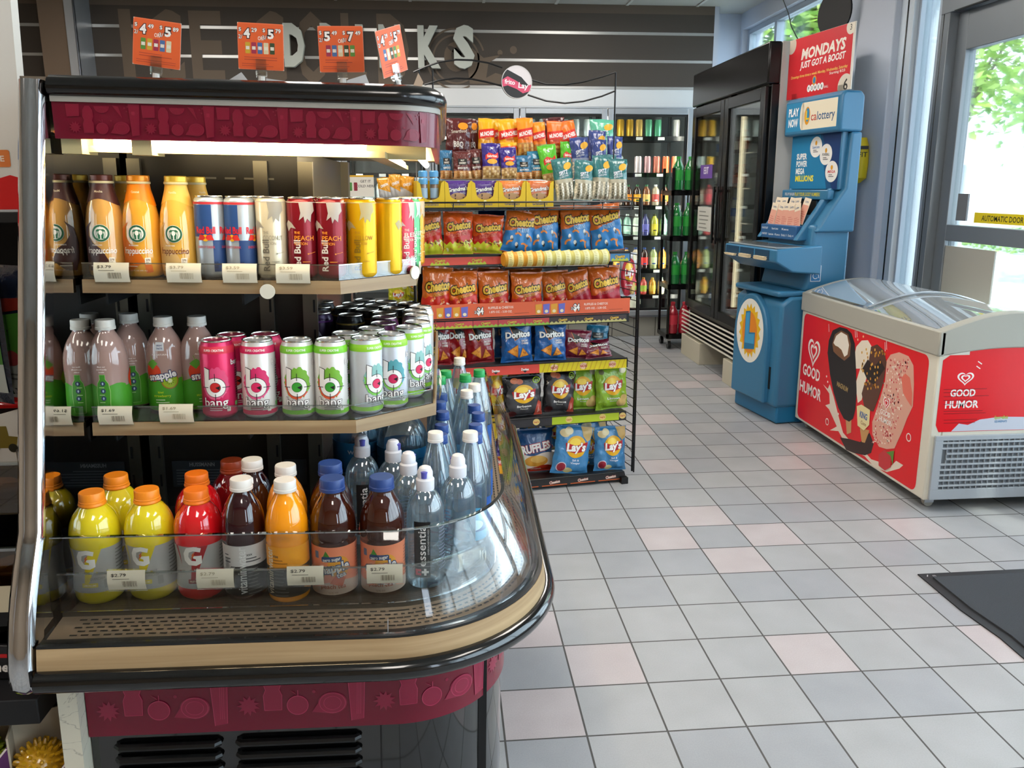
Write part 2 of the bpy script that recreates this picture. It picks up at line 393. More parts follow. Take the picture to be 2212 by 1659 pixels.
window(1, 5.62, 7.53, .9, 2.72, (6.9,)); window(2, 4.42, 4.64, .05, 2.62, (), .02, XR - .03)
window(3, YF + .1, 2.15, .45, 2.55, (-1.4, -.2, 1.0))
# header and automatic door
m = MB(); m.box(XR - .03, 2.15, 2.24, XR + .14, 4.42, 2.72, DF); m.box(XR - .035, 2.2, 2.235, XR - .02, 4.3, 2.243, BLK)
m.box(XR - .03, 4.34, 0, XR + .14, 4.42, 2.24, DF); m.box(XR - .032, 4.385, 0, XR - .02, 4.392, 2.24, BLK); m.box(XR - .03, 2.15, 0, XR + .14, 2.26, 2.24, DF); struct(m.build('trim_5', bevel=.003))
def leaf(n, y0, y1):
    m = MB(); X = XR + .02; t = .085
    for a, b_, c_, d in ((y0, y0 + t, .0, 2.235), (y1 - t, y1, .0, 2.235), (y0 + t, y1 - t, 0.01, .2), (y0 + t, y1 - t, 1.06, 1.145), (y0 + t, y1 - t, 2.04, 2.235)): m.box(X, a, c_, X + .05, b_, d, DF)
    o = struct(m.build('door_%d' % n, bevel=.003))
    g = MB(); g.box(X + .022, y0 + t, .2, X + .028, y1 - t, 1.06, GLS); g.box(X + .022, y0 + t, 1.145, X + .028, y1 - t, 2.04, GLS); g.build('pane', parent=o)
    return o
leaf(1, 3.30, 4.335); leaf(2, 2.26, 3.295)
# door stickers
t = thing('door_sticker', 'yellow strip sticker about the automatic door on the door glass', 'sticker', (XR + .04, 4.02, 1.19), -PI / 2)
D = Dec(); D.rect(0, -.026, .62, .026, 'e8d21c'); D.poly([(-.03, 0), (0, -.026), (0, .026)], 'e8d21c'); D.text('AUTOMATIC DOOR - STAND CLEAR', .31, 0, .028, '2a2a1a', 1, fit=.56, bold=.03)
D.build('print', t, flat())
m = MB(); m.box(-.03, -.0005, -.026, .62, .0005, .026, ink('e8d21c')); m.build('backing', parent=t)
m = MB(); m.box(XR + .03, 4.105, 1.17, XR + .04, 4.19, 1.31, mat('sticker_grey', '6f7276')); tag(m.build('notice_card'), 'small grey notice stuck low on the door glass, back to view', 'notice')
a = WORLD.x(2040, 530, XR + .03); b = WORLD.x(2140, 622, XR + .03)
m = MB(); m.box(XR + .03, b.y, a.z - .32, XR + .038, a.y - .01, a.z, mat('panel_grey', 'a8a69c', r=.6)); tag(m.build('blank_board'), 'large blank grey panel behind the lower door glass', 'panel')
# front wall behind the viewer with shop windows
m = MB(); m.box(XL, YF - .15, 0, 2.9, YF, .7, TAN); m.box(XL, YF - .15, 2.5, 2.9, YF, ZC, TAN)
for a_, b_ in ((XL, 1.75), (2.3, 2.9)): m.box(a_, YF - .12, .7, b_, YF - .02, 2.5, TAN)
for x in (1.75, 2.26): m.box(x, YF - .12, .7, x + .04, YF - .02, 2.5, DF)
struct(m.build('wall_front'))
# outside
m = MB(); m.box(XR + .18, -30, -.12, 60, 60, -.06, mat('forecourt_concrete', 'c2c7cc', r=.8)); struct(m.build('pavement'))
m = MB(); m.box(-30, -30, -.12, XR + .18, YF - .15, -.06, _m['forecourt_concrete']); struct(m.build('pavement_front'))
LG = [mat('leaf_a', '9cc052', r=.6), mat('leaf_b', '7aa83c', r=.6), mat('leaf_c', 'b4d070', r=.6)]
BRK = mat('bark', '6b5a48', r=.9)
def tree(x, y, h, cw, zb, n, label, seed, leaf_=.16, lean=0):
    R = random.Random(seed); t = thing('tree', label, 'tree', (x, y, -.06))
    m = MB(); m.tube([(0, 0, 0), (.05, 0, zb * .6), (0 + lean, 0, zb + .5), (lean, .1, h * .8)], [.12, .10, .08, .03], BRK, 10)
    for k in range(6): a = R.uniform(0, 6.28); m.tube([(lean, 0, zb), (lean + math.cos(a) * cw * .35, math.sin(a) * cw * .35, zb + (h - zb) * .35), (lean + math.cos(a) * cw * .6, math.sin(a) * cw * .6, zb + (h - zb) * R.uniform(.4, .8))], [.05, .03, .012], BRK, 6)
    m.build('trunk', parent=t)
    m = MB(); bl = [(R.uniform(-1, 1) * cw * .6, R.uniform(-1, 1) * cw * .6, R.uniform(.1, .9)) for _ in range(26)]
    for i in range(n):
        bx, by, bz = bl[i % 26]; rr = cw * .34
        p = Vector((lean + bx + R.gauss(0, rr * .5), by + R.gauss(0, rr * .5), zb + (h - zb) * bz + R.gauss(0, rr * .45)))
        a = Vector((R.uniform(-1, 1), R.uniform(-1, 1), R.uniform(-.6, .6))).normalized() * leaf_; b = a.cross(Vector((R.uniform(-1, 1), R.uniform(-1, 1), 1))).normalized() * leaf_ * .5
        m.add([p - a, p - b * .9, p + a, p + b], [(0, 1, 2, 3)], LG[R.randrange(3)])
    o = m.build('foliage', parent=t); o['kind'] = 'stuff'
tree(6.2, 15.0, 8.5, 3.2, 2.4, 6000, 'leafy green tree seen through the high window above the cooler', 4, .17)
tree(14.4, 22.6, 12, 3.6, 2.6, 3500, 'green tree behind the white pillar, seen by the door frame', 9, .19)
tree(9.2, 10.6, 6.0, 1.5, 2.3, 1500, 'pale sunlit tree outside the upper door glass', 5, .12)
def bush(x, y, r, h, n, label, seed):
    R = random.Random(seed); m = MB(); 
    for i in range(n):
        a = R.uniform(0, 6.28); q = R.random() ** .5 * r; p = Vector((q * math.cos(a), q * math.sin(a), R.random() * h * (1 - (q / r) ** 2 * .6)))
        a = Vector((R.uniform(-1, 1), R.uniform(-1, 1), R.uniform(-.6, .6))).normalized() * .07; b = a.cross(Vector((R.uniform(-1, 1), R.uniform(-1, 1), 1))).normalized() * .035
        m.add([p - a, p - b, p + a, p + b], [(0, 1, 2, 3)], LG[R.randrange(3)])
    o = m.build('shrub'); o.location = (x, y, -.06); tag(o, label, 'bush')
bush(6.6, 7.1, .8, .95, 1800, 'rounded green bush outside the lower door glass', 3)
bush(14.5, 17.2, 2.6, .6, 2600, 'low far hedge outside beyond the door sticker', 6)
p = WORLD.z(1982, 560, .4 ); d = thing('fuel_pump', 'blue and white outdoor pump with red stripe beyond the side window', 'pump', (7.95, 12.8, -.06), -.9)
m = MB(); m.box(-.35, -.25, 0, .35, .25, 1.75, mat('pump_white', 'd5dbe2')); m.build('cabinet', parent=d, bevel=.02); m = MB(); m.box(-.355, -.256, .5, .355, -.25, 1.1, mat('pump_red', 'c8242c')); m.build('stripe', parent=d)
# ceiling troffers (the shop's own lights)
TRO = mat('troffer_glow', 'fff1dc', em=7.5, emc='fdf5ec')
k = 0
for x, y in ((-2.3, .2), (.1, -.7), (1.7, .2), (-2.3, 2.9), (-.35, 3.05), (1.35, 2.9), (-2.3, 5.4), (-.5, 5.5), (1.2, 5.6)):
    k += 1
    t = thing('ceiling_light', 'recessed white ceiling light panel, lit', 'ceiling light', (x, y, ZC), 0, 'ceiling light panels'); t['label'] = 'recessed white ceiling light panel, lit'
    m = MB(); m.box(-.31, -.61, -.012, .31, -.58, 0, WHT); m.box(-.31, .58, -.012, .31, .61, 0, WHT); m.box(-.31, -.58, -.012, -.28, .58, 0, WHT); m.box(.28, -.58, -.012, .31, .58, 0, WHT); m.build('frame', parent=t)
    m = MB(); m.box(-.28, -.58, -.008, .28, .58, -.002, TRO); m.build('diffuser', parent=t)
# painted words and raised letters on the back wall
def bpt(px, py, Y=YB): return WORLD.y(px, py, Y)
D = Dec(); PC = '685a4b'
z0 = bpt(600, 177).z; z1 = bpt(600, 23).z
for ch, a, b in (('I', 262, 288), ('C', 318, 396), ('E', 412, 482), ('C', 546, 616), ('O', 641, 708), ('L', 738, 790), ('D', 815, 883)):
    xa = bpt(a, 100).x; xb = bpt(b, 100).x; D.text(ch, (xa + xb) / 2, (z0 + z1) / 2, (z1 - z0), PC, 0, fit=xb - xa, bold=.05 if ch != 'I' else .06)
c = bpt(985, 128); D.ring(c.x, c.z, .185, .2, PC, 0, 40); D.ring(c.x, c.z, .235, .25, PC, 0, 40, .3, 5.2); D.ell(c.x, c.z + .02, .10, .12, PC, 0); D.ell(c.x + .02, c.z + .03, .06, .07, '433c35', 1); D.ell(c.x - .01, c.z + .07, .07, .02, '433c35', 1, rot=-.5)
c = bpt(1045, 150); D.poly([(c.x - .12, 2.21), (c.x + .22, 2.21), (c.x + .25, 2.26), (c.x + .1, 2.3), (c.x + .02, 2.26), (c.x + .04, 2.38), (c.x + .16, 2.45), (c.x, 2.42), (c.x - .1, 2.5), (c.x - .14, 2.36)], PC, 0)
for q in ((1080, 114, .022), (1109, 108, .03)): c = bpt(q[0], q[1]); D.ell(c.x, c.z, q[2], q[2] * 1.05, PC)
o = D.build('wall_lettering', None, flat(.002, .0006, YB), r=.55); tag(o, 'faded brown ICE COLD lettering painted on the dark back wall', 'lettering')
def solid_text(ch, w, h, d, m, bold=.04):
    v, f, tw = text2d(ch, bold, 0); k = h / .72; kx = w / tw
    me = bpy.data.meshes.new('letter'); me.from_pydata([((x - tw / 2) * kx, 0, y * k) for x, y in v], [], f); me.materials.append(m)
    bm = bmesh.new(); bm.from_mesh(me); bmesh.ops.remove_doubles(bm, verts=bm.verts, dist=1e-5)
    r = bmesh.ops.extrude_face_region(bm, geom=bm.faces[:]); bmesh.ops.translate(bm, verts=[g for g in r['geom'] if isinstance(g, bmesh.types.BMVert)], vec=(0, d, 0))
    bmesh.ops.recalc_face_normals(bm, faces=bm.faces); bm.to_mesh(me); bm.free(); o = bpy.data.objects.new('letter', me); COL.objects.link(o); return o
LET = mat('letter_pale', 'c3cac2', r=.5)
for ch, a, b, nm in (('D', 612, 657, 'first letter of DRINKS'), ('R', 692, 734, 'behind an orange sale card'), ('I', 768, 784, 'beside the R'), ('N', 818, 866, 'behind the pink tilted card'), ('K', 902, 951, 'left of the S'), ('S', 979, 1025, 'last of the word')):
    zt = bpt(a, 52 if a < 700 else 55 if a < 850 else 57, 7.2).z; zb = bpt(a, 137 if a < 700 else 139 if a < 850 else 140, 7.2).z; xa = bpt(a, 90, 7.2).x; xb = bpt(b, 90, 7.2).x
    o = solid_text(ch, xb - xa, zt - zb, .05, LET, .06); o.name = 'wall_letter'; o.location = ((xa + xb) / 2, 7.2, zb); tag(o, 'raised pale grey letter %s on the back wall, %s' % (ch, nm), 'letter')
    m = MB(); m.box(-.01, .05, .05, .01, .087, .06, ALU); m.build('standoff', parent=o)
# ================================================================ WALK-IN COOLER
ON = ('first', 'second', 'third', 'fourth', 'fifth', 'sixth', 'seventh', 'eighth', 'ninth', 'tenth', 'eleventh', 'twelfth', 'thirteenth', 'fourteenth', 'fifteenth', 'sixteenth', 'last')
HDR = mat('cooler_header', 'd6dadc', r=.4, m=.3)
m = MB(); m.box(XL, YB - .01, 2.02, 2.2, YB + .1, 2.175, HDR); m.box(XL, YB - .02, 2.016, 2.2, YB - .005, 2.03, ALU); m.box(XL, YB - .012, .178, 2.2, YB + .1, .2, ALU)
m.box(2.2, YB - .01, .178, 2.36, YB + .1, 2.175, HDR); struct(m.build('trim_6', bevel=.003))
INT = mat('cooler_interior', '8d9498', r=.7); INK_ = mat('cooler_floor', '3a3c3e', r=.7)
m = MB(); m.box(XL, 8.7, 0, 2.34, 8.75, 2.3, INT); m.box(2.30, YB + .1, 0, 2.34, 8.7, 2.3, mat('cooler_side', '90979c', r=.6)); m.box(XL, YB + .1, 2.2, 2.3, 8.7, 2.25, INT); m.box(XL, YB + .1, -.0, 2.3, 8.7, .02, INK_); struct(m.build('wall_cooler'))
FRM = mat('cooler_door_frame', 'aeb4ba', r=.32, m=.6)
DX = [2.2 - .765 * k for k in range(7)]
TUBE = mat('cooler_light', 'fff6e6', em=26)
def cdoor(o):
    w = .755; m = MB(); z0, z1 = .2, 2.012; t = .047
    for a in ((-w / 2, z0, -w / 2 + t, z1), (w / 2 - t, z0, w / 2, z1), (-w / 2 + t, z0, w / 2 - t, z0 + t), (-w / 2 + t, z1 - t, w / 2 - t, z1)): m.box(a[0], -.045, a[1], a[2], 0, a[3], FRM)
    m.build('frame', parent=o, bevel=.004)
    m = MB(); s = t + .0; q = .02
    for a in ((-w / 2 + s, z0 + s, -w / 2 + s + q, z1 - s), (w / 2 - s - q, z0 + s, w / 2 - s, z1 - s), (-w / 2 + s + q, z0 + s, w / 2 - s - q, z0 + s + q), (-w / 2 + s + q, z1 - s - q, w / 2 - s - q, z1 - s)): m.box(a[0], -.038, a[1], a[2], -.01, a[3], BLKM)
    m.build('gasket', parent=o)
    m = MB(); m.box(-w / 2 + t, -.028, z0 + t, w / 2 - t, -.022, z1 - t, GLS); m.build('pane', parent=o)
    m = MB(); m.tube([(w / 2 - .03, -.045, .95), (w / 2 - .03, -.085, .97), (w / 2 - .03, -.085, 1.28), (w / 2 - .03, -.045, 1.3)], .009, BLK); m.build('handle', parent=o)
    m = MB(); m.box(w / 2 - .03, .02, .3, w / 2 - .012, .035, 1.95, TUBE); m.build('light_strip', parent=o)
names = ('right end, beside the black upright fridge', 'behind the snack rack', 'left of the snack rack door', 'seen over the energy drink cans', 'behind the display case', 'far left behind the case')
for k in range(6): stock('cdoor', cdoor, (DX[k] - .3825, YB - .012, 0), 0, 'aluminium framed glass walk-in cooler door, ' + names[k], 'cooler door', 'walk-in cooler doors')
# shelves inside
SHZ = [.215, .36, .60, .905, 1.18, 1.47, 1.79]
def cshelf(o):
    for z in SHZ[1:]:
        m = MB(); m.box(-.36, 0, z - .03, .36, .45, z, BLKM); m.box(-.36, -.012, z - .035, .36, 0, z + .004, BLK)
        m.build('shelf', parent=o)
        m = MB()
        for i in range(3): m.box(-.28 + i * .2, -.016, z - .03, -.22 + i * .2, -.012, z - .004, WHT)
        m.build('shelf_tags', parent=o)
    m = MB(); [m.box(x - .012, .43, .02, x + .012, .46, 2.1, BLKM) for x in (-.35, .35)]; m.build('uprights', parent=o)
for k in range(6): stock('cshelf', cshelf, (DX[k] - .3825, YB + .16, 0), 0, 'black shelving with white tags inside the walk-in cooler, ' + names[k], 'shelving', 'walk-in cooler shelving')
SHZ0 = SHZ
# simple far stock : cans and bottles
def mk_can(r, h, body, top='b8babd', band=None):
    def f(o):
        m = MB(); m.lathe([(r * .8, 0), (r, .006), (r, h - .012), (r * .86, h - .002), (r * .86, h)], mat('can_' + body, body, r=.28, m=.35), 20); m.build('body', parent=o)
        m = MB(); m.lathe([(r * .84, h - .004), (r * .84, h + .0015), (r * .78, h - .002)], CHROME, 20); m.build('lid', parent=o)
        if band: Dec().rect(-PI * r, h * .25, PI * r, h * .7, band).text('BREW', 0, h * .48, h * .12, 'f0f0f0', 1).build('label', o, around([(r, 0), (r, h)]), cuts(-PI * r, PI * r, r * .35))
    return f
def mk_bottle(r, h, liq, capc, lab, neck=.32, lz=(.2, .55), tex=None, capr=.36):
    def f(o):
        hs = h * (1 - neck)
        P = [(r * .7, 0), (r * .96, .006), (r, .02), (r, hs), (r * .9, hs + h * neck * .25), (r * .55, hs + h * neck * .55), (r * .38, hs + h * neck * .75), (r * .38, h - .014)]
        m = MB(); m.lathe(P, mat('liquid_' + liq, liq, r=.08, coat=1), 20); m.build('body', parent=o)
        m = MB(); m.lathe([(r * capr * 1.15, h - .018), (r * capr * 1.15, h - .001), (r * capr, h)], mat('cap_' + capc, capc, r=.35), 16); m.build('cap', parent=o)
        D = Dec().rect(-PI * r, h * lz[0], PI * r, h * lz[1], lab)
        if tex: D.text(tex, 0, h * sum(lz) / 2, h * .07, 'ffffff', 1, fit=r * 1.5, bold=.04)
        D.ell(0, h * (lz[0] + .06), r * .5, h * .035, capc, 1)
        D.build('label', o, around(P), cuts(-PI * r, PI * r, r * .35), ())
    return f
R2 = random.Random(11)
rows = {6: ('gold and green tall cans', [('c', .033, .15, c) for c in ('c79a2a', 'c79a2a', 'c79a2a', 'd8b464', '6fc09a', '5bb58a', None, 'b8b8b8')]),
        5: ('silver and coral cans', [('c', .033, .15, c) for c in ('c79a2a', 'b9c4c6', None, 'd8c8cc', 'c99aa0', 'd67b6a', 'e07a4a', 'e8966a')]),
        4: ('juice and coffee bottles', [('b', .036, .19, *c) for c in (('a83a48', 'c23048', 'd84a5a'), ('9a7a6a', '2c5a3a', 'e8ddd0'), ('4b2a1a', '1f5a34', 'e08a28'), ('3a2418', '1f5a34', 'f0b030'), ('8a5030', '24603a', 'f0c878'), ('c8b8a0', 'e8e8e8', 'd05050'), ('5a3020', '1f5a34', 'e0a040'))]),
        3: ('milk and tea bottles', [('b', .036, .2, *c) for c in (('b83840', 'd8d8d8', 'c83038'), ('7fae9c', 'e8e8e8', 'a8ccc0'), ('88b4a4', 'd8e8e0', 'a8ccc0'), ('c8d8c8', 'f0f0f0', 'e0e8dc'), ('4a4a8a', '303060', '6a6ac0'), ('b8b840', '404020', 'e0d040'), ('88b4a4', 'd8e8e0', 'a8ccc0'))]),
        2: ('juice bottles with blue caps', [('b', .036, .2, *c) for c in (('98a868', '284a90', 'c8d8a8'), ('e09030', '284a90', 'f0b050'), ('d8a050', '284a90', 'e8c080'), ('d8c8b0', '284a90', 'e8e0d0'), ('381818', '284a90', 'e83838'), ('a8b878', '284a90', 'c8d8a8'), ('e09030', '284a90', 'f0b050'))]),
        1: ('small juice bottles', [('b', .032, .16, *c) for c in (('e0a028', 'e8c040', 'f0c850'), ('c8c8b0', 'b0c0b0', 'd8d8c8'), ('b8c4b0', 'b0c0b0', 'c8d0c0'), ('d84048', 'c02028', 'a8c850'), ('d85048', 'e0a030', 'a8c850'), ('e0a028', 'e8c040', 'f0c850'), ('c8c8b0', 'b0c0b0', 'd8d8c8'))])}
ordn = ('leftmost', 'second', 'third', 'fourth', 'fifth', 'sixth', 'seventh', 'last')
for lvl, (desc, items) in rows.items():
    z = SHZ[lvl]
    n = len(items); x0 = 1.52
    for i, it in enumerate(items):
        if it[3] is None: continue
        x = x0 + .085 * i
        if it[0] == 'c': stock('fc' + it[3], mk_can(it[1], it[2], it[3]), (x, YB + .2, z), 0, 'drink can in the right cooler door, %s along the %s' % (ordn[i], desc), 'drink can', desc)
        else: stock('fb' + it[3] + it[4], mk_bottle(it[1], it[2], it[3], it[4], it[5]), (x, YB + .2, z), 0, 'drink bottle in the right cooler door, %s along the %s' % (ordn[i], desc), 'drink bottle', desc)
def jug(o):
    m = MB(); m.lathe([(.05, 0), (.062, .01), (.064, .1), (.05, .135), (.02, .155), (.017, .16)], mat('milk_jug', 'e6e2d4', r=.35), 18); m.build('body', parent=o)
    m = MB(); m.lathe([(.019, .155), (.019, .168)], mat('jug_cap', 'd8d8d8'), 12); m.build('cap', parent=o); m = MB(); m.tube([(.02, -.03, .15), (.06, -.04, .13), (.068, -.03, .06)], .006, _m['milk_jug']); m.build('handle', parent=o)
for i, x in enumerate((1.60, 1.76)): stock('jug', jug, (x, YB + .2, SHZ[0]), 0, 'white milk jug on the bottom of the right cooler door, ' + ('left one' if i == 0 else 'right one'), 'milk jug', 'milk jugs')
# stock behind the other doors: what shows over the snack rack and through the display case
for i in range(7):
    x = .70 + i * .1
    if i != 3: stock('fcb9c4c6', mk_can(.033, .15, 'b9c4c6'), (x, YB + .2, SHZ[6]), 0, 'silver can in the cooler door behind the snack rack, %s in its row' % ordn[i], 'drink can', 'silver cans behind the snack rack')
for z in (1.18,):
    for i in range(17):
        x = -1.70 + i * .105
        c = (('b06a3a', 'd8d8d0', 'c8a070'), ('cfd8d8', 'e0e8e8', 'b8c8cc'), ('9ab0b0', 'd8e8e8', '8aa8b0'), ('6a3050', 'e8e8e8', '8a4060'))[(0, 1, 1, 1, 3, 2, 1, 1, 2, 1, 1, 1, 2, 3, 1, 2, 1)[i]]
        stock('big' + c[0], mk_bottle(.048, .26, c[0], c[1], c[2], .35), (x, YB + .22, z), 0, 'large drink bottle behind the glass, seen over the cans, ' + ON[i] + ' from the left', 'drink bottle', 'bottles behind the display case')
o = thing('shelf_sign', 'black shelf sign with green leaf and white lettering in the cooler behind the red cans', 'sign', (WORLD.y(683, 412, 7.27).x, 7.26, WORLD.y(683, 425, 7.27).z))
m = MB(); m.box(-.14, -.002, 0, .14, .002, .11, BLKM); m.build('board', parent=o)
D = Dec(); D.text('JUST', -.07, .065, .035, 'e8e8e8', fit=.1); D.ell(.03, .065, .035, .022, '5aa03a', rot=.4); D.text('ICE', .1, .06, .03, 'e8e8e8'); D.build('print', o, flat(y=-.002))
o = thing('promo_sign', 'white promo sign with can pictures on the cooler door glass', 'sign', (WORLD.y(773, 425, 7.22).x, YB - .064, WORLD.y(773, 425, 7.22).z))
m = MB(); m.box(-.14, -.002, 0, .14, .002, .18, mat('card_white', 'dcd8cc')); m.build('board', parent=o)
D = Dec(); [D.rrect(-.12 + i * .045, .05, -.09 + i * .045, .12, .005, c, 1) for i, c in enumerate(('3c4a30', '4a8a40', '8a2838'))]; D.text('GET IT', .07, .13, .022, '303030'); D.text('COLD HERE', .07, .09, .022, '303030', shear=.2); D.rect(-.14, .165, .14, .18, 'd8a830'); D.build('print', o, flat(y=-.002))
# wheeled rack of green bottles
gx = 1.80
o = thing('bottle_rack', 'narrow black wheeled rack of soda bottles beside the black fridge', 'rack', (2.02, 6.78, 0))
m = MB(); [m.box(x - .01, y - .01, .1, x + .01, y + .01, 1.5, BLK) for x in (-.15, .15) for y in (-.14, .14)]; m.build('uprights', parent=o)
for z in (.13, .55, .95, 1.32): m = MB(); m.box(-.16, -.15, z - .04, .16, .15, z, BLK); m.build('shelf', parent=o)
for x in (-.13, .13):
    for y in (-.12, .12): m = MB(); m.lathe([(.035, -.012), (.035, .012)], BLK, 14, M=T3(x, y, .036) @ Matrix.Rotation(PI / 2, 4, 'Y')); m.box(x - .016, y - .01, .04, x + .016, y + .01, .09, STEEL); m.build('caster', parent=o)
for k, (z, c) in enumerate(((.13, ('a02030', 'c83848')), (.55, ('1f7a3a', '2c9a3c')), (.95, ('1f7a3a', '2c9a3c')), (1.32, ('1f7a3a', '2c9a3c')))):
    for i, x in enumerate((-.1, .0, .1)):
        stock('soda' + c[0], mk_bottle(.046, .27, c[0], c[1], c[1], .38, (.3, .6)), (2.02 + x, 6.68, z), 0, 'large %s soda bottle on the wheeled rack, %s shelf, %s of three' % ('red' if k == 0 else 'green', ('bottom', 'second', 'third', 'top')[k], ('left', 'middle', 'right')[i]), 'soda bottle', 'soda bottles on the wheeled rack')
# ================================================================ UPRIGHT FRIDGE  (front faces -X ; local front -Y)
fy0, fy1 = 5.0, 6.52; FW_ = fy1 - fy0; fX = 1.965
fr = thing('upright_fridge', 'tall black two-door glass fridge with white sides and white louvered base', 'fridge', (fX, (fy0 + fy1) / 2, 0), -PI / 2)
h = FW_ / 2; WH = mat('fridge_white', 'bdbcb8', r=.45); DP = .52
m = MB(); m.box(-h, .08, .22, -h + .04, DP, 2.2, WH); m.box(h - .04, .08, .22, h, DP, 2.2, WH); m.box(-h + .04, .08, 2.16, h - .04, DP, 2.2, WH); m.box(-h + .04, DP - .04, .22, h - .04, DP, 2.16, WH); m.box(-h + .04, .08, .36, h - .04, DP - .04, .42, WH); m.build('cabinet', parent=fr, bevel=.004)
m = MB(); m.box(-h, 0, 1.955, h, .08, 2.2, BLK); m.build('header', parent=fr, bevel=.01)
m = MB(); m.box(-h, .03, .36, -h + .05, .08, 1.955, BLK); m.box(h - .05, .03, .36, h, .08, 1.955, BLK); m.box(-.02, .05, .36, .02, .08, 1.955, BLK); m.box(-h, .03, .36, h, .08, .40, BLK); m.build('door_frame', parent=fr, bevel=.003)
for s in (-1, 1):
    x0, x1 = (-h + .03, -.008) if s < 0 else (.008, h - .03)
    d = MB(); t = .07
    for a in ((x0, .40, x0 + t, 1.945), (x1 - t, .40, x1, 1.945), (x0 + t, .40, x1 - t, .47), (x0 + t, 1.87, x1 - t, 1.945)): d.box(a[0], 0, a[1], a[2], .03, a[3], BLK)
    d = d.build('door', parent=fr, bevel=.004)
    g = MB(); g.box(x0 + t, .012, .47, x1 - t, .018, 1.87, GLS); g.build('pane', parent=d)
    xh = (-.04 if s < 0 else .04); g = MB(); g.box(xh - .012, -.04, .95, xh + .012, -.025, 1.35, BLK); g.box(xh - .01, -.03, .97, xh + .01, 0, .99, BLK); g.box(xh - .01, -.03, 1.31, xh + .01, 0, 1.33, BLK); g.build('handle', parent=d, bevel=.003)
for z in (.62, .86, 1.1, 1.34, 1.58):
    m = MB(); m.box(-h + .05, .12, z - .008, h - .05, .15, z, STEEL); [m.box(-h + .06 + i * .06, .12, z - .006, -h + .064 + i * .06, DP - .06, z - .002, STEEL) for i in range(24)]; m.build('shelf', parent=fr)
m = MB(); m.box(.095, .09, .5, .12, .105, 1.82, mat('fridge_led', 'ffe9c0', em=1.4)); m.build('light_strip', parent=fr)
for k in range(6):
    z = .185 + .033 * k; m = MB(); m.box(-h + .01, -.02 + .0 * k, 0, h - .01, .03, .012, mat('louver_white', 'c9c5b8', r=.4), M=T3(0, 0, z) @ Matrix.Rotation(math.radians(-28), 4, 'X')); m.build('louver', parent=fr)
m = MB(); m.box(-h + .02, .05, .17, h - .02, .07, .36, BLKM); m.build('base_panel', parent=fr)
for y0, y1 in ((6.48, 6.0), (5.46, 5.08)):
    m = MB(); m.box(-(y0 - 5.76), -.02, 0, -(y1 - 5.76), .5, .168, mat('block_white', 'c2bca8', r=.6)); m.build('base_block', parent=fr, bevel=.004)
RF = random.Random(5)
for k, z in enumerate((.42, .62, .86, 1.1, 1.34, 1.58)):
    for i in range(11):
        x = -h + .13 + i * .125
        if abs(x) < .06 or RF.random() < .15 or abs(x - .107) < .05: continue
        c = [('e0a020', 'd8d8d8', 'e8c030'), ('8a4028', 'c03020', 'd86030'), ('c8d0d0', '3050a0', '4070c0'), ('7ab060', '2a6a3a', 'a0d070'), ('5a3020', '202020', 'e8e0d0')][RF.randrange(5) if k != 3 else 2]
        stock('fr' + c[0], mk_bottle(.035, .17, *c), (fX + .2, 5.76 - x, z), -PI / 2, 'small bottle inside the upright fridge, %s from the right on the %s shelf' % (('first', 'second', 'third', 'fourth', 'fifth', 'sixth', 'seventh', 'eighth', 'ninth', 'tenth', 'eleventh')[10 - i], ('lowest', 'second', 'third', 'fourth', 'fifth', 'top')[k]), 'drink bottle', 'bottles in the upright fridge')
o = thing('fridge_notice', 'purple notice stuck on the far door glass of the upright fridge', 'notice', (fX + .009, 6.12, 1.46), -PI / 2)
m = MB(); m.box(-.14, -.001, -.05, .14, .001, .05, mat('notice_purple', '6a4a9a')); m.build('board', parent=o); D = Dec(); D.text('EBT', 0, .01, .05, 'e8e0f0', bold=.04); D.build('print', o, flat(y=-.001))
o = thing('door_poster', 'small white poster on the far door glass, below the purple notice', 'poster', (fX + .009, 6.12, 1.1), -PI / 2)
m = MB(); m.box(-.16, -.001, -.08, .16, .001, .1, mat('poster_white', 'cfcfc6')); m.build('board', parent=o); D = Dec(); D.lines(-.12, .12, .06, 5, .03, .008, '808078'); D.build('print', o, flat(y=-.001))
# ================================================================ LOTTERY PLAY STATION
LB = mat('lottery_blue', '37749a', r=.32, bump=(300, .02)); LBD = mat('lottery_blue_dark', '1f6f9c', r=.35)
lx, ly = 1.838, 4.618; lh = .255
lot = thing('lottery_stand', 'blue moulded lottery play stand with ticket slips and lit header panel', 'lottery stand', (lx, ly, 0), -PI / 2 + .15)
LF = Frame(lot.matrix_world.copy())
def sidep(pts, z, m, x0, x1, name, bev=.012, parent=lot):
    """profile in (depth, height) extruded across the stand"""
    mb = MB(); n = len(pts); v = [(x0, a, b) for a, b in pts] + [(x1, a, b) for a, b in pts]
    mb.add(v, [tuple(range(n)), tuple(reversed(range(n, 2 * n)))] + [(i, n + i, n + (i + 1) % n, (i + 1) % n) for i in range(n)], m, None, False)
    return weld(mb.build(name, parent=parent, bevel=bev, seg=3))
def dome(x0, x1, z0, z1, n=12, p=.26):
    pts = [(x0, z0), (x1, z0), (x1, z1 - p)]
    c = (x0 + x1) / 2; rx = (x1 - x0) / 2
    return pts + [(c + rx * math.cos(PI * i / n), z1 - p + p * math.sin(PI * i / n)) for i in range(1, n)] + [(x0, z1 - p)]
m = MB(); m.box(-lh + .01, .02, 0.004, lh - .01, .40, .11, LBD); m.build('plinth', parent=lot, bevel=.01)
sidep([(.0, .10), (.40, .10), (.40, .745), (.06, .745), (.0, .70)], 0, LB, -lh, lh, 'base_cabinet', .02)
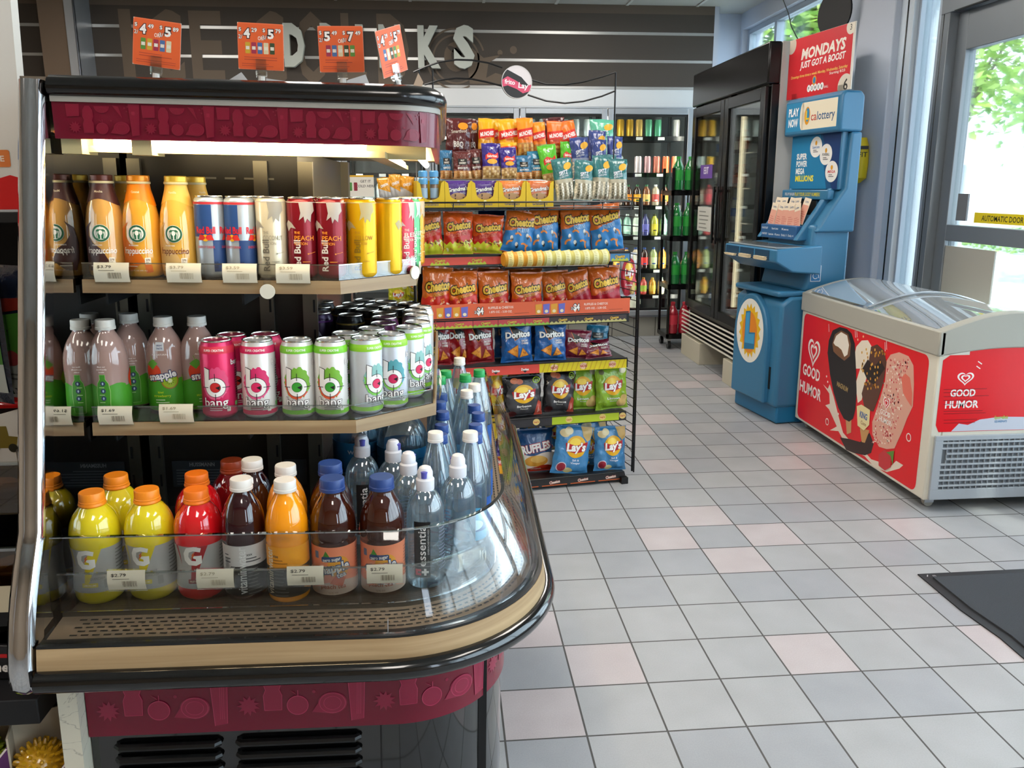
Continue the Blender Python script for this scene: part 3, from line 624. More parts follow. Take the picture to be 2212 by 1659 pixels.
# arched front door with round badge
P = dome(-.21, .17, .11, .735); mb = MB(); n = len(P)
v = [(x, -.03, z) for x, z in P] + [(x, .0, z) for x, z in P]; mb.add(v, [tuple(range(n))] + [(i, n + i, n + (i + 1) % n, (i + 1) % n) for i in range(n)], LB); dr = weld(mb.build('front_door', parent=lot, bevel=.01, seg=3))
m = MB(); m.box(.175, -.004, .2, .19, .002, .33, BLKM); m.build('finger_slot', parent=lot)
D = Dec(); D.ell(-.02, .51, .155, .192, 'e8e6dc', 0, 40)
pts = [];
for i in range(36): a = 2 * PI * i / 36; k = 1 if i % 2 else .82; pts.append((-.02 + .125 * k * math.cos(a), .51 + .165 * k * math.sin(a)))
D.poly(pts, 'e8b818', 1); D.ell(-.02, .50, .085, .125, 'e0861c', 2); D.poly([(-.075, .62), (-.02, .63), (-.02, .50), (.045, .51), (.045, .41), (-.075, .39)], '1c6f9a', 3); D.poly([(-.068, .612), (-.027, .621), (-.027, .49), (.038, .50), (.038, .44), (-.068, .43)], '3f9ac8', 4)
D.build('badge', dr, flat(y=-.03))
m = MB(); m.box(-lh + .01, -.02, .742, lh - .005, .36, .775, LB); m.build('ledge', parent=lot, bevel=.012)
sidep([(.13, .77), (.40, .77), (.40, 1.14), (.17, 1.14), (.15, .86)], 0, LB, -lh + .04, lh, 'neck', .02)
# console tray
sidep([(-.085, .945), (.02, .885), (.2, .87), (.2, 1.02), (.2, 1.03), (-.085, 1.012)], 0, LB, -lh - .02, lh + .05, 'console', .014)
for i in range(3):
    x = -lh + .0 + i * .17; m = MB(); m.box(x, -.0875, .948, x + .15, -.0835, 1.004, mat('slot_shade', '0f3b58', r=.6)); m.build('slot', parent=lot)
    t = thing('slip_stack', 'small stack of cream play slips in the %s console slot' % ('far', 'middle', 'near')[i], 'play slips', (x + .075, -.0935, .949), 0, 'play slips in the console', LF); mm = MB(); [mm.box(-.058, -.014, .004 * q, .058, .004, .004 * q + .0034, mat('slip_paper', 'd9c9a8'), M=Matrix.Rotation(.05 * (q % 3 - 1), 4, 'Z')) for q in range(5 if i else 3)]; mm.build('slips', parent=t)
m = MB(); m.box(-lh + .0, -.075, 1.014, lh + .03, .16, 1.024, mat('console_top', '8a949a', r=.1, coat=.6)); m.build('console_top', parent=lot, bevel=.003)
# back column, ticket hopper, poster, header
sidep([(.17, 1.10), (.41, 1.10), (.41, 1.64), (.345, 1.64), (.335, 1.34), (.19, 1.13)], 0, LB, -lh + .02, lh + .02, 'upper_body', .012)
m = MB(); m.box(-lh + .03, .12, 1.05, lh - .1, .17, 1.13, mat('hopper_blue', '2a5a8a', r=.4), M=T3(0, .0, 0)); hp = m.build('hopper_front', parent=lot, bevel=.005)
D = Dec(); R3 = random.Random(2)
for j, zz in enumerate((1.108, 1.074)):
    for i in range(3 if j == 0 else 5): D.text(('FANTASY', 'SuperLotto', 'Keno', 'Daily 3', 'Daily 4')[i], -lh + .08 + i * (.11 if j == 0 else .07), zz, .012, 'd8dfe8', fit=.055 if j else .07, bold=.03)
D.build('print', hp, flat(y=.12))
for s, x in ((0, -lh + .02), (1, lh - .1)): sidep([(.10, 1.05), (.20, 1.05), (.35, 1.30), (.35, 1.34), (.30, 1.34)], 0, LB, x, x + (.03 if s == 0 else .04), 'hopper_side', .008)
m = MB(); m.box(-lh + .05, .232, 1.06, lh - .1, .238, 1.27, BLKM); m.build('hopper_back', parent=lot)
m = MB(); m.box(-lh + .02, .255, 1.275, lh - .03, .30, 1.33, LB); hb = m.build('hopper_rail', parent=lot, bevel=.006)
D = Dec(); D.text('PICK UP YOUR SLIPS', -.15, 1.305, .016, 'e8e8e8', fit=.1, bold=.04); D.text('PLAY YOUR LUCKY NUMBERS', .03, 1.305, .02, 'e0d020', fit=.25, bold=.04); D.build('print', hb, flat(y=.255))
m = MB(); m.box(-lh + .01, .305, 1.33, lh - .01, .345, 1.645, LB); pb = m.build('poster_panel', parent=lot, bevel=.006)
D = Dec(); x0, x1, z0, z1 = -lh + .02, lh - .02, 1.335, 1.64
D.rect(x0, z0, x1, z1, '14527e'); D.poly([(x0, z0), (x1 - .1, z0), (x0 + .28, z1), (x0, z1)], '1f7aa8', 1); D.poly([(x1, z0), (x1, z1), (x0 + .3, z1), (x1 - .05, z0)], '16386c', 1)
for i, (s_, c) in enumerate((('SUPER', 'f0f0ec'), ('POWER', 'f0f0ec'), ('MEGA', 'f0f0ec'), ('MILLIONS', 'f0dc28'))): D.text(s_, x0 + .055, z1 - .118 - i * .042, .033, c, 2, fit=(.105, .112, .09, .185)[i], bold=.07, al=-1)
for cx, cz, rr, s_, c in ((x1 - .225, z1 - .07, .058, 'SuperLotto', '2a6aa8'), (x1 - .125, z1 - .115, .058, 'POWERBALL', '303030'), (x1 - .06, z1 - .21, .058, 'MEGA', 'd02030')):
    D.ell(cx, cz, rr, rr, 'e8e6e0', 3, 30); D.text(s_, cx, cz, .015, c, 4, fit=.07, bold=.04, shear=.1); D.ell(cx, cz + .022, .01, .013, 'e0a020', 4); D.lines(cx - .025, cx + .025, cz - .02, 2, .009, .004, '505050', 4)
D.build('print', pb, flat(y=.305))
hd = sidep([(.265, 1.64), (.41, 1.64), (.41, 1.83), (.385, 1.855), (.285, 1.855), (.265, 1.83)], 0, LB, -lh - .02, lh + .02, 'header', .014)
D = Dec(); x0, x1, z0, z1 = -lh + .0, lh - .01, 1.665, 1.825
D.rrect(x0, z0, x1, z1, .008, '2c86b4'); D.rect(x0 + .16, z0 + .004, x1 - .004, z1 - .004, 'ece2c8', 1); D.ell(x0 + .163, (z0 + z1) / 2, .022, .074, 'ece2c8', 1)
D.text('PLAY', x0 + .075, 1.775, .044, 'f4f4f4', 2, fit=.105, bold=.07); D.text('NOW', x0 + .075, 1.715, .044, 'f4f4f4', 2, fit=.10, bold=.07)
D.ell(x0 + .215, 1.745, .028, .05, 'e09a20', 2); D.ell(x0 + .218, 1.75, .018, .038, '2c86b4', 3); D.text('L', x0 + .218, 1.75, .05, 'e8c830', 4, bold=.05)
D.text('ca', x0 + .28, 1.74, .048, 'c0503c', 2, fit=.055); D.text('lottery', x0 + .395, 1.74, .048, '2c5a86', 2, fit=.165)
D.build('print', hd, flat(y=.265))
D = Dec(); D.rrect(-.025, -.035, .025, .035, .004, 'e0e4e8'); D.rrect(-.022, -.032, .022, .032, .003, '2f78b0', 1); D.ell(0, .02, .005, .005, 'f0f0f0', 2, 10); D.line([(0, .014), (0, -.004), (.012, -.004), (.016, -.02)], .003, 'f0f0f0', 2); D.ring(-.001, -.01, .011, .014, 'f0f0f0', 2, 18, 1.9, 5.6)
t = thing('access_sticker', 'small blue wheelchair access sticker on the side of the blue stand', 'sticker', (lh + .001, .20, .872), PI / 2, None, LF); D.build('print', t, flat(), xf=lambda u, v: (u * 1.3, v * 1.3)); mm = MB(); mm.box(-.032, 0, -.045, .032, .0005, .045, ink('e0e4e8')); mm.build('backing', parent=t)
PAP = [mat('slip_pink', 'd9a896', r=.6), mat('slip_cream', 'e4d6be', r=.6)]
RT = random.Random(6)
for i in range(10):
    x = -lh + .07 + (i % 5) * .072; bk = i // 5
    t = thing('play_slip', 'pink and cream lottery slip standing in the %s row of the hopper, %s' % (('front', 'back')[bk], ordn[i % 5]), 'play slip', (x, .155 + .016 * bk, 1.105 + bk * .035), 0, 'slips in the lottery hopper', LF); t.matrix_world = t.matrix_world @ Matrix.Rotation(-.14 - .10 * bk, 4, 'X') @ Matrix.Rotation(RT.uniform(-.25, .25), 4, 'Y')
    m = MB(); m.box(-.034, -.0005, 0, .034, .0005, .150, PAP[1]); m.build('sheet', parent=t)
    D = Dec(); D.rect(-.032, .004, .032, .11, 'dca08c'); D.text('Lotto', 0, .13, .014, '2a5a8a', fit=.035); D.lines(-.026, .026, .068, 5, .012, .004, 'c87868', 1); D.build('print', t, flat(y=-.0005))
# red MONDAYS sign on top
sg = thing('promo_board', 'red MONDAYS JUST GOT A BOOST board standing on the blue lottery stand', 'sign', (-.015, .30, 1.856), 0, None, LF)
m = MB(); m.box(-.31, -.003, 0, .31, .003, .34, mat('foam_board', 'dedad0')); m.build('board', parent=sg)
D = Dec(); D.rect(-.31, 0, .295, .34, 'd0202c'); D.text('MONDAYS', .03, .245, .058, 'efe8dc', 1, fit=.42, bold=.08, shear=.15); D.text('JUST GOT A BOOST', .03, .185, .036, 'f2f0ea', 1, fit=.43, bold=.06, shear=.15)
D.text('Drawings three times a week: Monday, Wednesday, Saturday', 0, .125, .016, 'e8c860', 1, fit=.54, bold=.03); D.text('Starting 8/23', .18, .105, .014, 'f0e8e0', 1, fit=.14)
D.ell(.275, .32, .04, .04, 'e0d8c8', 1); D.text('3', .275, .318, .03, '303030', 2); D.ell(.26, .02, .065, .065, 'd8d0c0', 1, 28); D.text('6', .265, .03, .06, '202020', 2, bold=.03); D.ell(-.29, .31, .05, .05, 'c8b8a8', 1)
for i, ch in enumerate('POWER'): D.ell(-.08 + i * .032, .045, .017, .02, 'f0f0f0', 2, 16); D.text(ch, -.08 + i * .032, .045, .018, '202020', 3, bold=.03)
D.ell(-.03, .085, .02, .026, 'e0a020', 2); D.ell(-.03, .085, .013, .018, '2c7ab0', 3); D.text('BALL', .09, .038, .013, 'e8e0e0', 2)
D.build('print', sg, flat(y=-.003), xf=lambda u, v: (max(-.309, min(.309, u)), max(.001, min(.339, v))))
m = MB(); [m.box(-.25 + i * .45, -.006, -.0, -.2 + i * .45, -.003, .03, ACR) for i in range(2)]; m.build('tape', parent=sg)
# hanging black disc, its cord, wall tube and yellow bag
p = WORLD.x(1803, 28, 2.5); dk = thing('hanging_sign', 'round black hanging sign seen from behind at the high window', 'sign', tuple(p), -PI / 2 + .3)
m = MB(); m.lathe([(.145, -.006), (.145, .006)], BLKM, 36, M=Matrix.Rotation(PI / 2, 4, 'X')); m.build('disc', parent=dk)
m = MB(); a = WORLD.x(1692, 0, 2.6); b = WORLD.x(1727, 92, 2.35); m.tube([a, a.lerp(b, .3) + Vector((0, -.02, -.02)), a.lerp(b, .6) + Vector((0, .02, -.01)), b], .004, BLK, 6); tag(m.build('power_cord'), 'thin black cord hanging in front of the high window', 'cord')
a = WORLD.x(1858, 90, 2.62); m = MB(); m.tube([(2.64, 4.955, .0), (2.64, 4.955, a.z - .02), (2.64, 4.955, a.z)], [.032, .032, .022], mat('tube_bluegrey', '6f8ba0', r=.4), 14); tag(m.build('rolled_banner'), 'upright blue grey tube standing against the wall behind the lottery stand', 'tube')
y_ = WORLD.x(1856, 345, 2.55)
yb = thing('yellow_pouch', 'yellow bag with black print hanging behind the blue lottery stand', 'bag', (2.555, y_.y, y_.z - .14), -.2)
m = MB(); m.lathe([(.01, 0), (.045, .03), (.05, .12), (.045, .22), (.03, .27)], mat('bag_yellow', 'e0c81c', r=.4), 14); m.build('pouch', parent=yb); Dec().rect(-.03, .2, .03, .22, '202020').text('FIT', 0, .17, .03, '202020').build('print', yb, flat(y=-.05))
# ================================================================ ICE CREAM FREEZER (front faces -X)
fzx, fzy, FL2, FD = 1.995, 3.712, .642, .64
fz = thing('ice_cream_freezer', 'red and white ice cream chest freezer with curved sliding glass lids', 'chest freezer', (fzx, fzy, 0), -PI / 2)
FWH = mat('freezer_white', 'd9d4c4', r=.3); FGR = mat('freezer_grey', 'a9a79c', r=.38); FG2 = mat('freezer_grille', 'a6acb2', r=.45)
def arch(y, lo=.775, pk=.075): return lo + pk * math.sin(PI * max(0, min(1, y / FD)))
m = MB(); t = .05
m.box(-FL2, 0, .05, FL2, t, .68, FWH); m.box(-FL2, FD - t, .05, FL2, FD, .68, FWH); m.box(-FL2, t, .05, -FL2 + t, FD - t, .68, FWH); m.box(FL2 - t, t, .05, FL2, FD - t, .68, FWH); m.box(-FL2 + t, t, .05, FL2 - t, FD - t, .2, FWH)
m.build('body', parent=fz, bevel=.006)
mb = MB(); N_ = 16
for x0, x1 in ((-FL2 - .006, -FL2 + .045), (FL2 - .045, FL2 + .006)):
    v = []; 
    for x in (x0, x1):
        v += [(x, FD * i / N_, .672 + .03 * math.sin(PI * i / N_)) for i in range(N_ + 1)] + [(x, FD * (N_ - i) / N_, arch(FD * (N_ - i) / N_)) for i in range(N_ + 1)]
    k = 2 * N_ + 2; f = []
    for i in range(N_): f += [(i, i + 1, k - 2 - i, k - 1 - i), (k + i + 1, k + i, 2 * k - 1 - i, 2 * k - 2 - i)]
    f += [(i, k + i, k + (i + 1) % k, (i + 1) % k) for i in range(k)]
    mb.add(v, f, FGR)
mb.box(-FL2 - .006, -.008, .672, FL2 + .006, .022, .775, FGR); mb.box(-FL2 - .006, FD - .022, .672, FL2 + .006, FD + .008, .775, FGR)
weld(mb.build('top_frame', parent=fz, bevel=.006))
LGLS = clear('freezer_lid_glass', 'f2f6f8', .34)
_nt = LGLS.node_tree; _out = _nt.nodes['Material Output']; _src = _out.inputs[0].links[0].from_socket
_df = _nt.nodes.new('ShaderNodeBsdfDiffuse'); _df.inputs[0].default_value = (*lin('d4dce0'), 1); _mx = _nt.nodes.new('ShaderNodeMixShader'); _mx.inputs[0].default_value = .22  # pale diffuse mixed in paints the whitish glare of the lid glass
_nt.links.new(_src, _mx.inputs[1]); _nt.links.new(_df.outputs[0], _mx.inputs[2]); _nt.links.new(_mx.outputs[0], _out.inputs[0])
for nm, x0, x1, dz in (('glass_lid', -FL2 + .045, .03, .002), ('glass_lid', -.03, FL2 - .045, -.008)):
    mb = MB(); v = []
    for x in (x0, x1): v += [(x, .022 + (FD - .044) * i / N_, arch(.022 + (FD - .044) * i / N_) + dz) for i in range(N_ + 1)]
    mb.add(v, [(i, i + 1, N_ + 2 + i, N_ + 1 + i) for i in range(N_)], LGLS, None, True); lo = mb.build(nm, parent=fz)
    mb = MB()
    for x in ((x1, x1 - .012) if dz > 0 else (x0, x0 + .012)): mb.tube([(x, .022 + (FD - .044) * i / N_, arch(.022 + (FD - .044) * i / N_) + dz + .002) for i in range(N_ + 1)], .003, ALU, 6)
    mb.build('lid_rail', parent=lo)
for xx in (-.36, -.12, .14, .38):
    m = MB(); 
    for i in range(9): m.tube([(xx - .1 + i * .025, .09, .66), (xx - .1 + i * .025, .09, .30), (xx - .1 + i * .025, .55, .30), (xx - .1 + i * .025, .55, .66)], .0018, WHT, 4)
    m.tube([(xx - .105, .09, .66), (xx + .105, .09, .66), (xx + .105, .55, .66), (xx - .105, .55, .66)], .003, WHT, 5, closed=True); m.build('wire_basket', parent=fz)
    m = MB(); R4 = random.Random(int(xx * 100))
cl = ('c83038', 'e0e0e0', '3a5aa8', '6a3a20', 'e8c040', 'd87890')
R4 = random.Random(8)
for i in range(12):
    x = -.42 + (i % 6) * .16; yy = .2 + .2 * (i // 6)
    t = thing('ice_cream_pack', 'wrapped ice cream pack inside the chest freezer, %s of the %s row' % (ordn[i % 6], 'front' if i < 6 else 'back'), 'ice cream', (fzx + yy, fzy - x, .30), -PI / 2 + R4.uniform(-.3, .3), 'packs inside the freezer')
    m = MB(); m.box(-.05, -.07, 0, .05, .07, .12 + .04 * (i % 3), mat('pack_' + cl[i % 6], cl[i % 6], r=.4)); m.build('wrapper', parent=t, bevel=.012); m = MB(); m.box(-.035, -.072, .03, .035, -.069, .09, ink('e8e4d8')); m.build('label', parent=t)
def q(u, v):
    p = WORLD.x(1700 + .3375 * u, 560 + .3375 * v, fzx); return (-(p.y - fzy), p.z)
def poly_q(D, pts, c, L): D.poly([q(*p) for p in pts], c, L)
def heart(D, cx, cy_, s, c, L, w=.16, ky=1.0):
    def hp(k, up=0): return [(cx + s * k * (16 * math.sin(a) ** 3) / 16, cy_ + up + s * k * ky * (13 * math.cos(a) - 5 * math.cos(2 * a) - 2 * math.cos(3 * a) - math.cos(4 * a)) / 15) for a in [2 * PI * i / 36 for i in range(36)]]
    D.poly(hp(1), c, L); D.poly(hp(.78), 'e2101c', L + 1); D.poly(hp(.56), c, L + 2); D.poly(hp(.34), 'e2101c', L + 3)
D = Dec(); RED = 'e2101c'
c0 = q(105, 330); c1 = q(905, 640); c2 = q(800, 1475); c3 = q(45, 1030)
D.rrect(-FL2 + .03, .065, FL2 - .06, .662, .035, RED)
a = q(173, 590); heart(D, a[0] , a[1], .072, 'f4f0ea', 1, ky=1.1)
for s_, x0, x1, y0, y1 in (('GOOD', 105, 210, 665, 780), ('HUMOR', 85, 218, 770, 905)):
    p0 = q(x0, (y0 + y1) / 2 - 30); p1 = q(x1, (y0 + y1) / 2 + 30); h0 = abs(q((x0 + x1) / 2, y0 + 20)[1] - q((x0 + x1) / 2, y1 - 20)[1])
    D.text(s_, (p0[0] + p1[0]) / 2, (p0[1] + p1[1]) / 2, .062, 'f4f0ea', 1, fit=abs(p1[0] - p0[0]) * 1.02, bold=.05)
# splashes and chocolate pool
poly_q(D, [(232, 800), (262, 830), (275, 800), (300, 880), (330, 1000), (360, 1110), (420, 1180), (470, 1200), (540, 1280), (600, 1300), (660, 1330), (700, 1290), (745, 1318), (720, 1340), (640, 1362), (560, 1330), (500, 1262), (380, 1190), (330, 1100), (275, 1095), (320, 1070), (270, 960), (246, 935), (275, 925), (272, 860)], 'e6d8c6', 1)
poly_q(D, [(340, 1140), (400, 1150), (470, 1170), (530, 1110), (556, 1180), (540, 1240), (500, 1255), (430, 1240), (380, 1220)], '2c140c', 2)
# chocolate bar
D.poly([q(u, v) for u, v in ((375, 1000), (415, 1010), (412, 1110), (385, 1120))], 'c89a68', 3)
poly_q(D, [(262, 600), (270, 520), (295, 455), (340, 434), (385, 445), (415, 475), (436, 540), (443, 680), (448, 850), (440, 960), (425, 1020), (400, 1040), (365, 1020), (330, 950), (300, 850), (278, 740)], '1c0f0b', 4)
poly_q(D, [(292, 540), (310, 480), (350, 455), (395, 480), (412, 545), (405, 620), (370, 650), (330, 620), (300, 590)], '7a5030', 5)
poly_q(D, [(300, 535), (318, 490), (350, 466), (388, 488), (400, 550), (390, 610), (370, 625), (352, 580), (330, 560), (312, 552)], 'efe6d6', 6)
p = q(357, 815); D.text('MAGNUM', p[0], p[1], .026, 'b89a60', 6, fit=.115, bold=.03, rot=-.05)
# cone
poly_q(D, [(430, 640), (445, 560), (480, 520), (520, 518), (545, 560), (535, 650), (520, 720), (500, 800), (480, 900), (455, 920), (440, 800), (470, 700), (436, 700)], 'ece0cc', 3)
poly_q(D, [(540, 560), (580, 545), (620, 580), (640, 660), (620, 780), (590, 880), (555, 975), (500, 960), (480, 860), (500, 790), (540, 760), (520, 690)], '5a3424', 4)
poly_q(D, [(485, 700), (520, 640), (560, 690), (600, 640), (630, 700), (560, 800), (520, 780)], '241008', 5)
RN = random.Random(9)
for i in range(46): p = q(RN.uniform(480, 630), RN.uniform(575, 830)); D.ell(p[0], p[1], .006, .007, ('e0a840', 'c88828')[i % 2], 6, 8)
poly_q(D, [(468, 1080), (530, 1095), (500, 1175), (480, 1170)], 'c8975a', 3)
# strawberry bar
poly_q(D, [(640, 650), (665, 610), (720, 595), (780, 620), (812, 680), (815, 800), (808, 940), (770, 1020), (740, 1100), (690, 1210), (640, 1215), (590, 1200), (548, 1120), (548, 1040), (590, 920), (630, 780)], 'dcA490'.lower(), 3)
for i in range(260):
    t_ = RN.random(); u = 640 + RN.uniform(-1, 1) * 85 + (1 - t_) * 85 - 30; v = 640 + t_ * 540 - (0)
    u = 725 - (t_ * 120) + RN.uniform(-80, 80) * (1 - abs(t_ - .5) * .5)
    p = q(u, v); D.ell(p[0], p[1], RN.uniform(.003, .007), RN.uniform(.003, .007), ('c83a44', 'f0d8c8', 'd86060', 'f4e4d4')[i % 4], 4, 6)
poly_q(D, [(735, 760), (760, 730), (790, 760), (805, 860), (800, 945), (770, 900), (745, 850)], 'e0705c', 5)
a = q(640, 920); heart(D, a[0], a[1], .028, 'f4ece4', 5, ky=1.15)
for s_, v in (('GOOD', 985), ('HUMOR', 1035)): p = q(632, v); D.text(s_, p[0], p[1], .024, 'f6f0ea', 6, fit=.085 if s_ == 'GOOD' else .10, bold=.05)
poly_q(D, [(450, 940), (480, 930), (535, 965), (530, 1060), (495, 1096), (455, 1065)], 'e8d8a0', 7); p = q(493, 1000); D.text('KING', p[0], p[1], .03, '2a5ca0', 8, fit=.07, bold=.07); p = q(493, 1050); D.text('Cone', p[0], p[1], .018, '8a4a20', 8, fit=.05)
poly_q(D, [(590, 1250), (630, 1215), (670, 1260), (668, 1330), (630, 1352), (590, 1320)], 'c83038', 8); poly_q(D, [(640, 1235), (690, 1225), (680, 1320), (668, 1260)], '5a8a30', 9)
for u, v in ((258, 1040), (780, 1140)): p = q(u, v); D.ring(p[0], p[1], .014, .019, 'f0ece4', 2, 20)
for u, v, r_ in ((270, 440, .02), (440, 480, .016), (450, 478, .016), (630, 560, .02), (640, 550, .02)): p = q(u, v); D.line([(p[0] - .006, p[1] + r_), (p[0] + .004, p[1] - r_)], .004, 'f0ece4', 2)
for u, v in ((255, 750), (262, 785), (330, 990), (490, 495), (455, 515)): p = q(u, v); D.ell(p[0], p[1], .006, .006, 'e8c090' if v < 600 else 'f0ece4', 2, 10)
D.build('side_graphic', fz, flat(), r=.3)
# near end panel (faces the viewer, -Y world) : own frame
ne = bpy.data.objects.new('end_graphic', None)
def qe(u, v): p = WORLD.y(1700 + .3375 * u, 560 + .3375 * v, fzy - FL2); return (p.x - fzx, p.z)
D = Dec(); nx = FD
D.poly([(.035, .35), (nx - .035, .35), (nx - .02, .38), (nx - .02, .66), (nx - .05, .69)] + [(nx * .9 - nx * .8 * i / 8, .672 + .05 * math.sin(PI * (.9 - .8 * i / 8))) for i in range(9)] + [(.02, .655), (.02, .38)], RED)
a = qe(1142, 760); heart(D, a[0], a[1] , .036, 'f4f0ea', 1, ky=.8)
for s_, x0, x1, v in (('GOOD', 1045, 1205, 856), ('HUMOR', 1012, 1225, 930)): p0 = qe(x0, v); p1 = qe(x1, v); D.text(s_, (p0[0] + p1[0]) / 2, p0[1], .031, 'f4f0ea', 1, fit=p1[0] - p0[0], bold=.06)
for k, v in enumerate((835, 855, 880, 905, 930, 975, 990, 1030, 1050)):
    p0 = qe(1000, v); D.lines(p0[0], p0[0] + .20, p0[1], 1, .01, .0016, '5a1a1c', 6, seed=k)
D.poly([(.09, .352), (.12, .385), (.16, .378), (.21, .40), (.30, .41), (nx - .05, .40), (nx - .03, .352)], 'c9ccd8', 1)
p = qe(1370, 1010); D.text('SpongeBob', p[0], p[1], .014, 'a8b830', 2, fit=.06, bold=.06); D.text('SQUAREPANTS', p[0], p[1] - .018, .009, '3a78a8', 2, fit=.055, bold=.06)
for u, v in ((1235, 665), (1225, 695)): p = qe(u, v); D.line([(p[0] - .01, p[1] + .008), (p[0] + .008, p[1] - .004)], .004, 'f0ece4', 2)
p0 = qe(1035, 590); p1 = qe(1168, 610); D.rect(p0[0], p1[1] - .001, p1[0], p0[1], 'd8d4c8', 2); D.text('AHT', p0[0] + .014, (p0[1] + p1[1]) / 2, .006, 'a02020', 3, bold=.06)
D.build('end_graphic', fz, lambda u, v, l: (FL2 + .0008 + l * .0003, u, v), r=.3); bpy.data.objects.remove(ne)
# grille with louvres on the near end
m = MB(); X = FL2
m.box(X, .02, .055, X + .012, FD - .02, .10, FG2); m.box(X, .02, .315, X + .012, FD - .02, .335, FG2); m.box(X, .02, .1, X + .012, .055, .315, FG2); m.box(X, FD - .055, .1, X + .012, FD - .02, .315, FG2); m.box(X - .004, .03, .07, X + .002, FD - .03, .33, mat('grille_back', '6f757b', r=.6))
for k in range(9):
    z = .112 + k * .0235; a_ = .05 if k not in (5, 6) else .075; m.box(X - .0, a_, z, X + .013, FD - .055, z + .008, FG2)
for k in range(21): m.box(X, .075 + k * .0245, .1, X + .009, .079 + k * .0245, .315, FG2)
m.build('vent_grille', parent=fz, bevel=.0015)
for x, y in ((FL2 - .06, .06), (-FL2 + .06, .06), (FL2 - .06, FD - .06), (-FL2 + .06, FD - .06)):
    m = MB(); m.box(x - .022, y - .022, .042, x + .022, y + .022, .056, STEEL); m.lathe([(.021, -.009), (.021, .009)], mat('caster_grey', 'a8a49a', r=.5), 16, M=T3(x, y, .0215) @ Matrix.Rotation(PI / 2, 4, 'Y')); m.box(x - .014, y - .02, .02, x - .011, y + .02, .045, STEEL); m.box(x + .011, y - .02, .02, x + .014, y + .02, .045, STEEL); m.build('caster', parent=fz)
# entrance mat
m = MB(); mm = mat('mat_carpet', '4a4e54', r=.95, bump=(420, .9))
mt = thing('door_mat', 'dark grey ribbed entrance mat with black rubber edge on the tiles', 'mat', (1.65, 2.52, 0))
P = [(0, 0), (1.0, .006), (1.0, -1.9), (-.0, -1.9), (.004, -.62), (.012, -.42), (-.004, -.25)]
m = MB(); m.prism(P, .0006, .0045, mat('mat_rubber', '1c1e20', r=.6)); e = m.build('rubber_edge', parent=mt)
Pi = [(.035, -.035), (.97, -.03), (.97, -1.86), (.035, -1.86), (.04, -.62), (.05, -.42), (.032, -.25)]
m = MB(); m.prism(Pi, .0045, .0095, mm); m.build('carpet', parent=mt)
Dec().text('CINTAS'[0:0] or 'm', .05, 0, .012, 'b8b8b8').line([(.022, -.006), (.03, .006)], .003, 'b8b8b8').build('corner_mark', mt, lambda u, v, l: (u - .0, v - .017, .0049))
# scuff and spots on the floor stay as marks
# ================================================================ OPEN REFRIGERATED DISPLAY CASE
CX0, CY0 = -.21, 1.75
dc = thing('refrigerated_display', 'open refrigerated drinks case with curved glass, magenta canopy and black bumper', 'display case', (CX0, CY0, 0), 0, fr=COOL)
def cp(o): o.location = (-CX0, -CY0, 0); return o
MAG = mat('magenta_panel', '6d0f26', r=.25); MAGL = '8c1c34'
WD = wood('wood_trim', 'b59a74', '8f7350'); WD2 = wood('wood_trim_shelf', 'a8906c', '84694a')
MIR = mat('mirror', 'dcdcd8', r=.02, m=1)
def arc(cx, cy_, r, a0, a1, n=14): return [(cx + r * math.cos(math.radians(a0 + (a1 - a0) * i / n)), cy_ + r * math.sin(math.radians(a0 + (a1 - a0) * i / n))) for i in range(n + 1)]
BP = [(-.60, 1.125), (-.45, 1.125), (-.3, 1.125), (-.2, 1.125)] + arc(-.10, 1.405, .28, -90, 0, 22) + [(.184, 1.6), (.19, 1.9), (.195, 2.38)]
BACKY = 2.38
# end panel with mirror face
EP = [(1.348, 1.503), (1.199, .842), (1.188, .82), (1.172, .79), (1.155, .755), (1.142, .72), (1.133, .685), (1.128, .655), (1.128, .632), (1.140, .620)]
m = MB(); pl = [(y + .02, z) for y, z in EP] + [(BACKY, .620), (BACKY, 1.503)]
m.add([(-.640, y, z) for y, z in pl] + [(-.609, y, z) for y, z in pl], [tuple(range(len(pl))), tuple(reversed(range(len(pl), 2 * len(pl))))] + [(i, (i + 1) % len(pl), len(pl) + (i + 1) % len(pl), len(pl) + i) for i in range(len(pl))], mat('end_panel_dark', '3a3a3c', r=.4)); e = weld(cp(m.build('end_panel', parent=dc)))
m = MB(); m.add([(-.607, y, z) for y, z in pl], [tuple(range(len(pl)))], MIR); mir = m.build('mirror', parent=dc); cp(mir)
m = MB(); n = len(EP)
pr = [(-.603, 0), (-.603, -.004), (-.609, -.011), (-.615, -.009), (-.620, -.012), (-.633, -.012), (-.640, -.006), (-.641, 0), (-.641, .025), (-.603, .025)]
v = []
for i, (y, z) in enumerate(EP):
    a = EP[max(0, i - 1)]; b = EP[min(n - 1, i + 1)]; ty, tz = b[0] - a[0], b[1] - a[1]; q_ = math.hypot(ty, tz); ny, nz = -tz / q_, ty / q_
    for x, o_ in pr: v.append((x, y + ny * o_ + 0, z + nz * o_))
k = len(pr); f = [(i * k + j, i * k + (j + 1) % k, (i + 1) * k + (j + 1) % k, (i + 1) * k + j) for i in range(n - 1) for j in range(k)] + [tuple(range(k)), tuple(reversed(range((n - 1) * k, n * k)))]
m.add(v, f, CHROMEW, None, True); m.box(-.641, 1.35, 1.503, -.603, BACKY, 1.510, CHROME); e = weld(cp(m.build('chrome_post', parent=dc, ang=50)))
